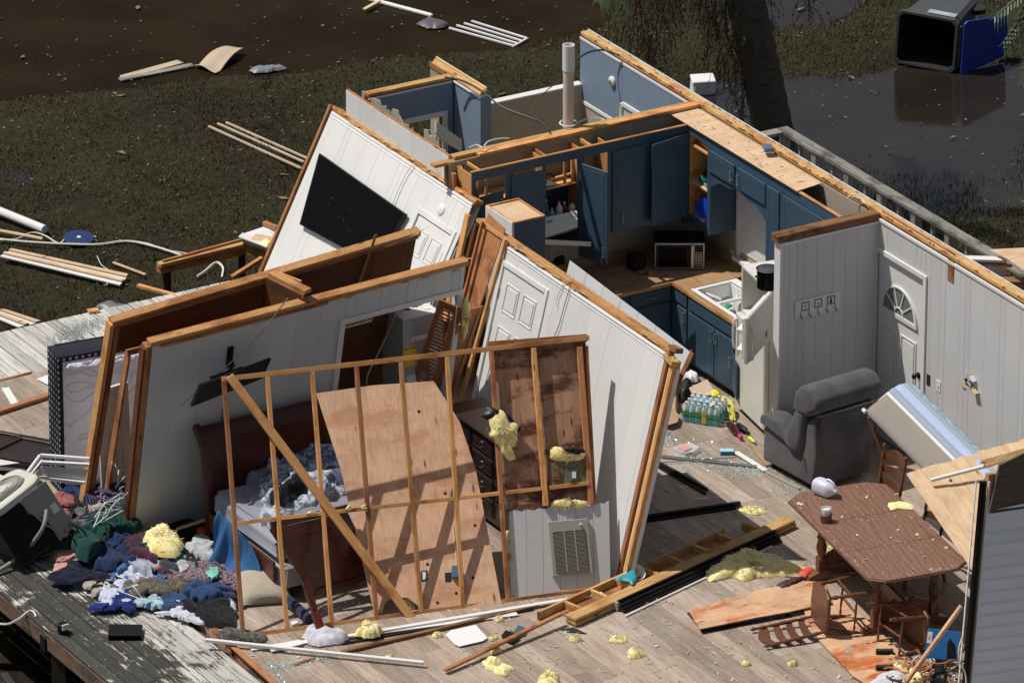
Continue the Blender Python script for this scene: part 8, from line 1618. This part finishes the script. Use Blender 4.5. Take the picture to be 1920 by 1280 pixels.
    cl = [
     ('pink', ((108, 1070), (120, 1035), (150, 1022), (190, 1030), (195, 1045), (160, 1065), (130, 1072)), K('cpink', (.55, .28, .26)), 'pink shirt at the left end of the clothes heap', .02, .10),
     ('green', ((150, 1045), (155, 1010), (180, 980), (210, 955), (245, 945), (250, 990), (240, 1005), (205, 1005), (185, 1040), (165, 1048)), K('cgreen', (.010, .055, .046)), 'dark green sweatshirt on top of the clothes heap', .18, .26),
     ('navyjean', ((185, 1050), (190, 1010), (215, 1005), (240, 1020), (262, 1050), (240, 1070), (200, 1065)), K('cjean', (.018, .035, .10)), 'navy jeans below the dark green sweatshirt', .10, .18),
     ('navy', ((122, 1082), (140, 1062), (190, 1050), (245, 1052), (260, 1060), (220, 1075), (170, 1088), (130, 1092)), K('cnavy', (.010, .014, .035)), 'long dark navy coat along the left of the heap', .04, .12),
     ('black', ((160, 1092), (180, 1080), (210, 1078), (225, 1092), (200, 1098), (175, 1098)), K('cblk', (.010, .010, .012)), 'black shirt under the navy coat', .02, .09),
     ('maroon', ((228, 1025), (235, 1008), (258, 1010), (285, 1030), (300, 1050), (270, 1055), (245, 1045)), K('cmar', (.07, .022, .04)), 'maroon sweater beside the yellow insulation cone', .12, .16),
     ('lilac', ((245, 1060), (262, 1048), (288, 1050), (292, 1068), (280, 1085), (255, 1078)), K('clil', (.38, .40, .50)), 'pale lilac shirt in the middle of the heap', .08, .15),
     ('blue', ((208, 1068), (215, 1055), (232, 1058), (236, 1070), (220, 1075)), K('cblue', (.06, .16, .34)), 'small steel blue garment left of the lilac shirt', .08, .09),
     ('white1', ((228, 1078), (245, 1066), (270, 1075), (290, 1088), (270, 1094), (240, 1085)), K('cwh', (.60, .64, .72)), 'pale blue white shirt below the lilac one', .05, .10),
     ('cap', ((292, 1072), (300, 1060), (320, 1064), (330, 1075), (315, 1085), (298, 1082)), K('cgry', (.05, .05, .065)), 'dark grey cap with a red badge in the heap', .07, .13),
     ('teal', ((308, 1050), (320, 1042), (340, 1045), (342, 1058), (322, 1062)), K('cteal', (.12, .46, .38)), 'mint green cloth right of the insulation cone', .08, .06),
     ('grey', ((352, 1035), (365, 1018), (392, 1020), (404, 1038), (395, 1055), (372, 1048), (358, 1042)), K('cgry2', (.45, .46, .49)), 'light grey fleece at the right of the heap', .08, .15),
     ('floral', ((315, 1088), (335, 1072), (365, 1062), (395, 1070), (408, 1088), (380, 1098), (345, 1095)), K('cflo', (.07, .010, .022), (.26, .23, .26), 'blot'), 'maroon and white floral dress in the heap', .05, .13),
     ('floral2', ((395, 1068), (415, 1050), (438, 1058), (446, 1090), (440, 1110), (415, 1100)), K('cflo2', (.06, .012, .022), (.25, .22, .26), 'blot'), 'dark floral dress at the foot of the first stud', .05, .14),
     ('white2', ((325, 1080), (335, 1060), (355, 1056), (362, 1068), (345, 1078)), K('cwh2', (.48, .45, .48)), 'off white blouse behind the floral dress', .07, .10),
     ('mint', ((390, 1078), (396, 1066), (408, 1070), (406, 1082), (396, 1084)), K('cmint', (.22, .58, .48)), 'small mint cloth on the floral dress', .16, .06),
     ('khaki', ((158, 1100), (172, 1090), (210, 1088), (220, 1095), (200, 1108), (180, 1114)), K('ckha', (.40, .37, .31)), 'beige trousers at the lower left of the heap', .0, .08),
     ('stripe', ((188, 1125), (200, 1108), (222, 1098), (235, 1095), (228, 1115), (212, 1128)), K('cstr', (.62, .66, .78), (.35, .40, .55), 'stripe'), 'white striped shirt at the front of the heap', .0, .09),
     ('royal', ((215, 1140), (222, 1120), (240, 1112), (252, 1125), (250, 1142), (232, 1148)), K('croy', (.010, .025, .17)), 'royal blue shorts at the front of the heap', .0, .11),
     ('camo', ((240, 1108), (255, 1092), (290, 1094), (340, 1096), (345, 1108), (310, 1116), (275, 1112), (262, 1125), (246, 1122)), cloth('ccam', (.15, .13, .10), (.07, .06, .045), 5, pat='blot'), 'crumpled camouflage trousers across the front of the heap', .03, .12),
     ('denim', ((345, 1118), (350, 1100), (380, 1094), (415, 1100), (420, 1115), (395, 1126), (362, 1126)), K('cden', (.025, .06, .14)), 'blue denim jacket at the right front of the heap', .04, .13),
     ('denim2', ((303, 1140), (308, 1120), (325, 1118), (342, 1128), (345, 1142), (320, 1146)), K('cden2', (.03, .07, .16)), 'folded dark jeans below the denim jacket', .0, .10),
     ('black2', ((340, 1142), (360, 1125), (400, 1118), (430, 1105), (438, 1140), (425, 1165), (385, 1170), (360, 1152)), K('cblk2', (.012, .012, .014)), 'black scarf heap at the right front of the clothes', .0, .14),
     ('white3', ((305, 1152), (325, 1146), (355, 1150), (372, 1162), (368, 1170), (340, 1164)), K('cwh3', (.62, .62, .72)), 'white shirt lying alone below the clothes heap', .0, .07),
     ('grey3', ((272, 1130), (285, 1120), (302, 1128), (298, 1138), (280, 1140)), K('clb', (.40, .55, .62)), 'pale aqua sock bundle in front of the camouflage trousers', .0, .07),
     ('black3', ((140, 950), (150, 930), (175, 935), (185, 965), (165, 985), (140, 975)), K('cblk3', (.010, .010, .012)), 'black bundle under the left closet stud', .05, .18),
     ('grey4', ((138, 990), (142, 968), (158, 962), (170, 980), (160, 996)), K('cgr4', (.13, .13, .14)), 'dark grey rolled garment beside the black bundle', .05, .14),
     ('beige', ((165, 985), (170, 960), (185, 945), (200, 955), (196, 975), (178, 990)), K('cbei', (.42, .37, .32)), 'beige shirt bunched under the hangers', .10, .18),
     ('dark5', ((180, 945), (195, 925), (225, 918), (245, 935), (238, 955), (205, 955)), K('cdk5', (.015, .014, .03), (.09, .08, .13), 'stripe'), 'dark purple garments on hangers by the leaning door', .15, .22),
     ('navy4', ((118, 930), (128, 905), (155, 900), (165, 925), (145, 940)), K('cnv4', (.02, .03, .10)), 'navy cloth below the white quilted mattress', .05, .14),
     ('salmon', ((100, 945), (110, 930), (140, 935), (138, 948), (115, 950)), K('csal', (.30, .11, .10)), 'salmon cloth beside the air conditioner', .10, .08),
     ('lb2', ((285, 1095), (298, 1082), (315, 1088), (320, 1098), (300, 1100)), K('cl6', (.05, .12, .26)), 'steel blue trousers between the cap and the camouflage trousers', .05, .09),
     ('dk6', ((340, 1062), (350, 1045), (372, 1050), (385, 1064), (362, 1070)), K('cdk6', (.012, .012, .014)), 'black top between the mint cloth and the grey fleece', .05, .12),
     ('dk7', ((300, 1012), (340, 985), (400, 985), (440, 1000), (435, 1050), (405, 1030), (350, 1012)), K('cdk7', (.012, .010, .014)), 'dark clothes in the shade at the foot of the grey wall', .0, .12),
     ('drk8', ((262, 1066), (285, 1078), (330, 1092), (300, 1096), (240, 1100), (215, 1100), (220, 1075)), K('cdk8', (.02, .02, .03)), 'dark clothes underneath the middle of the heap', .0, .06)]
    rs = random.Random(90)
    for k, (n, pts, m, lab, z, h) in enumerate(cl):
        mx_, my_ = sum(p[0] for p in pts)/len(pts), sum(p[1] for p in pts)/len(pts); pts = [(mx_+(x-mx_)*1.28, my_+(y-my_)*1.22) for x, y in pts]
        o = crumple('garment', pts, m, lab, 'garment', z=z*.75, h=h*.72, seed=30+k, freq=4.6, rings=15, n=100, group='clothes strewn over the deck', flat=.7)
        R_ = max(o.dimensions.x, o.dimensions.y)*.4
        for q in range(rs.choice((1, 2, 2))):
            a = rs.uniform(0, 6.28); c = V((cos(a)*R_*.8, sin(a)*R_*.8, 0)); a2 = a+rs.uniform(-.9, .9); L_ = rs.uniform(.12, .26); w = rs.uniform(.035, .06); z0 = -min(z*.8, .10)*.6
            P_ = [c+V((cos(a2)*L_*u-sin(a2)*w*v, sin(a2)*L_*u+cos(a2)*w*v, z0)) for u, v in ((-.6, -1), (.3, -1.1), (1, -.9), (1.05, .2), (.9, 1), (.2, 1.2), (-.6, .9))]
            crumple('sleeve', None, m, parent=o, pts=P_, h=max(.05, h*.5), seed=k*3+q, freq=7, rings=7, n=40, flat=.25)
    a = at(310, 1063, .20); g = G(); g.box((-.03, -.02, 0), (.03, .02, .02), .008); o = g.obj('red_badge', plain('redb', (.45, .015, .02), .6)); o.matrix_basis = MX.Translation(at(298, 1067, .18)); tag(o, 'small red and white badge on the dark grey cap', 'badge')
    crumple('bed_cloth', ((568, 1195), (575, 1178), (590, 1172), (600, 1185), (640, 1190), (655, 1198), (640, 1208), (600, 1212), (575, 1208)), K('wcl', (.60, .59, .66)), 'white cloth wrapped round the foot of the fallen rail', 'cloth', z=.01, h=.12, seed=71, rings=9); crumple('grey_rag', ((405, 1190), (420, 1178), (460, 1182), (500, 1195), (495, 1204), (450, 1200), (420, 1200)), cloth('cgrag', (.13, .12, .10), (.05, .05, .05), 5, pat='blot'), 'grey camouflage rag beside the long white tube', 'rag', z=.01, h=.08, seed=72)
    # hangers
    def hanger(P, m, lab):
        M = P; t = G(); t.tube([(-.17, 0, 0), (0, .09, 0), (.17, 0, 0), (-.17, 0, 0)], .005, 6); t.tube(spline([(0, .1, 0), (0, .14, 0), (.03, .17, 0), (.0, .20, 0), (-.03, .18, 0)], 4), .003, 5); o = t.obj('hanger', m); o.matrix_basis = M; return tag(o, lab, 'clothes hanger')
    rn = random.Random(7)
    hanger(MX.Translation(at(244, 1115, .16)) @ MX.Rotation(R(-70), 4, 'Z') @ MX.Rotation(R(55), 4, 'X'), plain('hngb', (.60, .63, .80), .4), 'white blue plastic hanger on the royal blue shorts')
    for k, (x, y) in enumerate(((205, 938), (214, 944), (222, 936), (230, 945), (202, 960), (210, 968), (185, 985), (232, 895), (190, 975))):
        hanger(MX.Translation(at(x, y, .42 if y < 980 else .25)) @ MX.Rotation(rn.uniform(0, 6), 4, 'Z') @ MX.Rotation(R(rn.uniform(40, 100)), 4, 'X'), 'trim' if k % 3 else plain('hngp%d' % k, (.18, .14, .34), .4), ['highest of the hangers in the cluster by the leaning door', 'second hanger in the cluster over the dark purple garments', 'third hanger in the cluster under the leaning door', 'right hand hanger in the cluster above the green sweatshirt', 'left hand hanger on the beige shirt', 'white hanger at the top of the green sweatshirt', 'hanger lying at the bottom of the beige shirt', 'single hanger hanging in the dark gap beside the insulation strip', 'hanger between the beige shirt and the green sweatshirt'][k])
    # bottles, black box, camera
    def pbottle(a, b, r, lab): A, B_ = at(*a, r), at(*b, r); L = (B_-A).length; g = G(); g.lathe([(0, r*.8), (.01, r), (L*.3, r*.95), (L*.35, r), (L*.65, r), (L*.85, r*.4), (L, r*.38)], (0, 0, 0), B_-A, 16); o = g.obj('water_bottle', 'clearpl', smooth=45); o.matrix_basis = MX.Translation(A); tag(o, lab, 'bottle'); g = G(); g.lathe([(L*.4, r*1.02), (L*.6, r*1.02)], (0, 0, 0), B_-A, 16); g.obj('bottle_label', plain('blab', (.45, .65, .70), .4), o, smooth=40)
    pbottle((124, 1087), (103, 1074), .035, 'clear plastic water bottle lying on the deck left of the clothes'); pbottle((430, 1125), (442, 1143), .032, 'clear plastic bottle lying by the beige cushion')
    c = at(235, 1189, -.04); u = RT.copy(); u.z = 0; t = thing('black_box', 'flat black electronics box lying on the mouldy deck', 'box', MF(c, u.normalized(), V((-u.y, u.x, 0)).normalized(), (0, 0, 1))); g = G(); g.box((-.16, -.12, 0), (.16, .12, .055), .008); g.obj('case', 'black', t); g = G(); g.box((-.15, -.125, .01), (.15, -.1205, .045)); g.obj('front_strip', 'black_gloss', t)
    c = at(118, 1185, -.04); t = thing('deck_device', 'small black device with a pale screen at the near deck edge', 'device', MX.Translation(c)); g = G(); g.lathe([(0, .05), (.02, .055), (.09, .05), (.10, .04)], (0, 0, 0), n=14); g.obj('body', 'black', t, smooth=40); g = G(); g.box((-.035, -.065, .05), (.035, -.05, .11), .003); g.obj('screen', 'paper', t)  # small camera device, gives no light
    # glass and chips on the floor
    g = G(); rn = random.Random(17)
    def sh(cx, cy, sx, sy, n, z=.003):
        for k in range(n):
            x, y = rn.gauss(cx, sx), rn.gauss(cy, sy); p = at(x, y, z); s = rn.uniform(.004, .013); a = rn.uniform(0, 6)
            if p.x > -.05: continue
            g.add([p, p+V((s*cos(a), s*sin(a), rn.uniform(0, .006))), p+V((s*cos(a+1.2), s*sin(a+1.2), rn.uniform(0, .010)))], [(0, 1, 2)])
    for q in ((1245, 822, 14, 9, 900), (1330, 868, 40, 8, 1300), (1400, 882, 26, 10, 1700), (1480, 915, 18, 8, 500), (1500, 950, 14, 12, 350), (1290, 850, 30, 12, 500), (1500, 985, 8, 8, 150), (540, 1244, 6, 3, 80)): sh(*q)
    for k in range(900): t_ = rn.random(); x = 500+t_*125; y = 1252-t_*22+rn.gauss(0, 2.5); p = at(x, y, .003); s = rn.uniform(.004, .012); a = rn.uniform(0, 6); g.add([p, p+V((s*cos(a), s*sin(a), .004)), p+V((s*cos(a+1.2), s*sin(a+1.2), .008))], [(0, 1, 2)])
    for k in range(500): t_ = rn.random(); x = 498+t_*40; y = 1235+t_*50+rn.gauss(0, 3); p = at(x, y, .003); s = rn.uniform(.004, .012); a = rn.uniform(0, 6); g.add([p, p+V((s*cos(a), s*sin(a), .004)), p+V((s*cos(a+1.2), s*sin(a+1.2), .008))], [(0, 1, 2)])
    stuff(g.obj('broken_glass', 'shard'))
    g = G(); h_ = G()
    for k in range(4600):
        x, y = rn.uniform(380, 1830), rn.uniform(800, 1300)
        if y < 1120-(x-450)*.05 and x < 1160: continue
        p = at(x, y, .002)
        if not (-7.9 < p.x < -.1): continue
        big = rn.random() > .93; s = rn.uniform(.005, .015)*(2.8 if big else 1); a = rn.uniform(0, 6); dst = g if rn.random() < .7 else h_; w = .3
        dst.add([p, p+V((s*cos(a), s*sin(a), s*.2)), p+V((s*1.6*cos(a+.4), s*1.6*sin(a+.4), s*.5)), p+V((s*.7*cos(a+1.0), s*.7*sin(a+1.0), .002))], [(0, 1, 2, 3)])
    for k in range(240):
        x, y = rn.uniform(850, 1760), rn.uniform(930, 1290); p = at(x, y, .004)
        if not (-7.5 < p.x < -.3): continue
        pts = [p]; a = rn.uniform(0, 6)
        for i in range(4): a += rn.uniform(-1, 1); pts.append(pts[-1]+V((.022*cos(a), .022*sin(a), rn.uniform(-.001, .006))))
        (h_ if k % 2 else g).tube(pts, .0036, 4, False)
    stuff(g.obj('plaster_chips', plain('chips', (.56, .54, .48), .8))); stuff(h_.obj('insulation_crumbs', plain('icrumb', (.60, .55, .30), .9)))
    g = G()
    for k in range(260):
        x, y = rn.uniform(0, 330), rn.uniform(1050, 1270); p = at(x, y, -.043)
        if not (-9.25 < p.x < -8.0): continue
        s = rn.uniform(.005, .016); a = rn.uniform(0, 6); g.add([p, p+V((s*cos(a), s*sin(a), .004)), p+V((s*cos(a+1.2), s*sin(a+1.2), .006))], [(0, 1, 2)])
    stuff(g.obj('deck_litter', plain('dlit', (.45, .45, .38), .9)))
    # near right corner clutter
    for k, (x, y, l) in enumerate(((1660, 1221, 'upper black coiled handle with a yellow stem near the bottom right'), (1660, 1251, 'lower black coiled handle with a yellow stem near the bottom right'))):
        c = at(x, y, .05); t = thing('coiled_handle', l, 'exercise handle', c); u = V((RT.x, RT.y, 0)).normalized(); g = G()
        for i in range(7): g.lathe([(0, .026), (.006, .032), (.018, .032), (.022, .026)], u*(-.09+i*.024), u, 12)
        g.obj('grip', 'black', t, smooth=50); g = G(); g.tube([u*.02+V((0, 0, -.02)), u*.10+V((0, -.16, -.03)), u*.18+V((0, -.26, -.03))], .010, 6); g.obj('stem', plain('ystem', (.60, .42, .02), .5), t)
    c = at(1768, 1208, .25); f = Fr(c, V((RT.x, RT.y, .1)), V((.1, .3, .9))); t = thing('blue_printed_box', 'blue printed panel with a black figure propped by the sided wall', 'printed panel', f.M @ MX.Rotation(R(-12), 4, 'Z')); g = G(); g.box((-.16, -.14, -.01), (.16, .14, 0), .003); g.obj('panel', plain('bpan', (.02, .14, .36), .4), t); g = G(); g.prism([(.05, -.12), (.14, -.12), (.12, .0), (.06, .07), (.04, .02)], .0005, .004); g.obj('figure', 'black', t)
    g = G(); g.box((-.155, .0, .0005), (-.11, .11, .003)); o = g.obj('white_label', 'paper', t); text(o, 'M I', .03, MF((-.133, .055, .0036), (0, 1, 0), (-1, 0, 0), (0, 0, 1)))
    flatp('dark_blue_board', ((1728, 1230), (1735, 1205), (1770, 1195), (1790, 1210), (1775, 1238)), plain('dbb', (.02, .03, .12), .5), 'dark blue board behind the printed panel', 'board', .06, .01)
    rn = random.Random(4)
    for k, (m, l) in enumerate((('wire_w', 'tangled white cords at the bottom right corner'), ('black', 'tangled black cords at the bottom right corner'), ('lumber_red', 'tangled brown tinsel at the bottom right corner'))):
        g = G()
        for q in range(26 if k != 1 else 12):
            x, y = rn.uniform(1715, 1795), rn.uniform(1230, 1290) if k < 2 else rn.uniform(1215, 1270); p = at(x, y, rn.uniform(.02, .1)); pts = [p]; a = rn.uniform(0, 6)
            for i in range(5): a += rn.uniform(-1.2, 1.2); pts.append(pts[-1]+V((.07*cos(a), .07*sin(a), rn.uniform(-.02, .02))))
            g.tube(spline(pts, 3), .006 if k < 2 else .011, 4)
        tag(g.obj('cord_tangle' if k < 2 else 'tinsel_tangle', m, smooth=60), l, 'tangle')
    crumple('white_cloth', ((1625, 1290), (1645, 1268), (1680, 1258), (1700, 1262), (1690, 1290)), K('wc9', (.62, .62, .68)), 'white printed cloth corner at the bottom edge by the pole', 'cloth', z=.03, h=.06, seed=81); crumple('insulation_scrap', ((1695, 1285), (1705, 1262), (1725, 1262), (1735, 1285)), 'insul', 'tan insulation clump at the bottom edge right of the pole', 'insulation', z=.02, h=.12, seed=82); crumple('black_bag', ((1745, 1285), (1750, 1262), (1770, 1258), (1782, 1275), (1775, 1290)), 'black', 'black shoe like bundle with a white mark at the bottom right', 'bag', z=.02, h=.14, seed=83)
    crumple('red_cloth', ((1495, 1078), (1505, 1068), (1525, 1064), (1530, 1072), (1512, 1080)), plain('redc', (.65, .06, .03), .6), 'small red cloth on the plywood behind the tipped chair', 'cloth', z=.06, h=.04, seed=84, rings=5, n=30); crumple('dark_string', ((1452, 1100), (1470, 1092), (1500, 1085), (1512, 1080), (1500, 1094), (1465, 1106)), plain('drk', (.06, .02, .03), .7), 'dark beaded strand along the plywood edge', 'strand', z=.05, h=.05, seed=85, rings=5, n=40, freq=20)
heap()
def ragged():
    rn = random.Random(41)
    for nm, f, L, tf in (('closet_front_wall', W3, 3.8, None), ('closet_back_wall', W4, 3.6, None), ('center_wall', CW, CW.L, CW.topf), ('television_wall', TW, TW.L, None)):
        t = bpy.data.objects[nm]; a = G(); b = G(); h = max((c for c in [f.h]))
        hh = {'closet_front_wall': lambda u: f.uv(290, 648)[1]+(f.uv(870, 498)[1]-f.uv(290, 648)[1])*u/3.8, 'closet_back_wall': lambda u: f.uv(222, 603)[1]+(f.uv(783, 438)[1]-f.uv(222, 603)[1])*u/3.6}.get(nm, tf or (lambda u: f.h))
        for k in range(34): u = rn.uniform(.1, L-.1); w = rn.uniform(-.07, .01); y = hh(u)+.02; a.tube([(u, y, w), (u+rn.uniform(-.03, .03), y+rn.uniform(.02, .07), w+rn.uniform(-.02, .02))], .0016, 3, False)
        for k in range(46): u = rn.uniform(.05, L-.25); w = rn.choice((-.075, .012)); y = hh(u)+rn.uniform(-.03, .02); l = rn.uniform(.04, .22); b.prism([(u, y), (u+l, y+.004), (u+l*rn.uniform(.4, .8), y+rn.uniform(.006, .020))], w-.004, w+.006)
        stuff(a.obj('bent_nails', 'steel', t)); stuff(b.obj('splinters', 'split', t))
ragged()
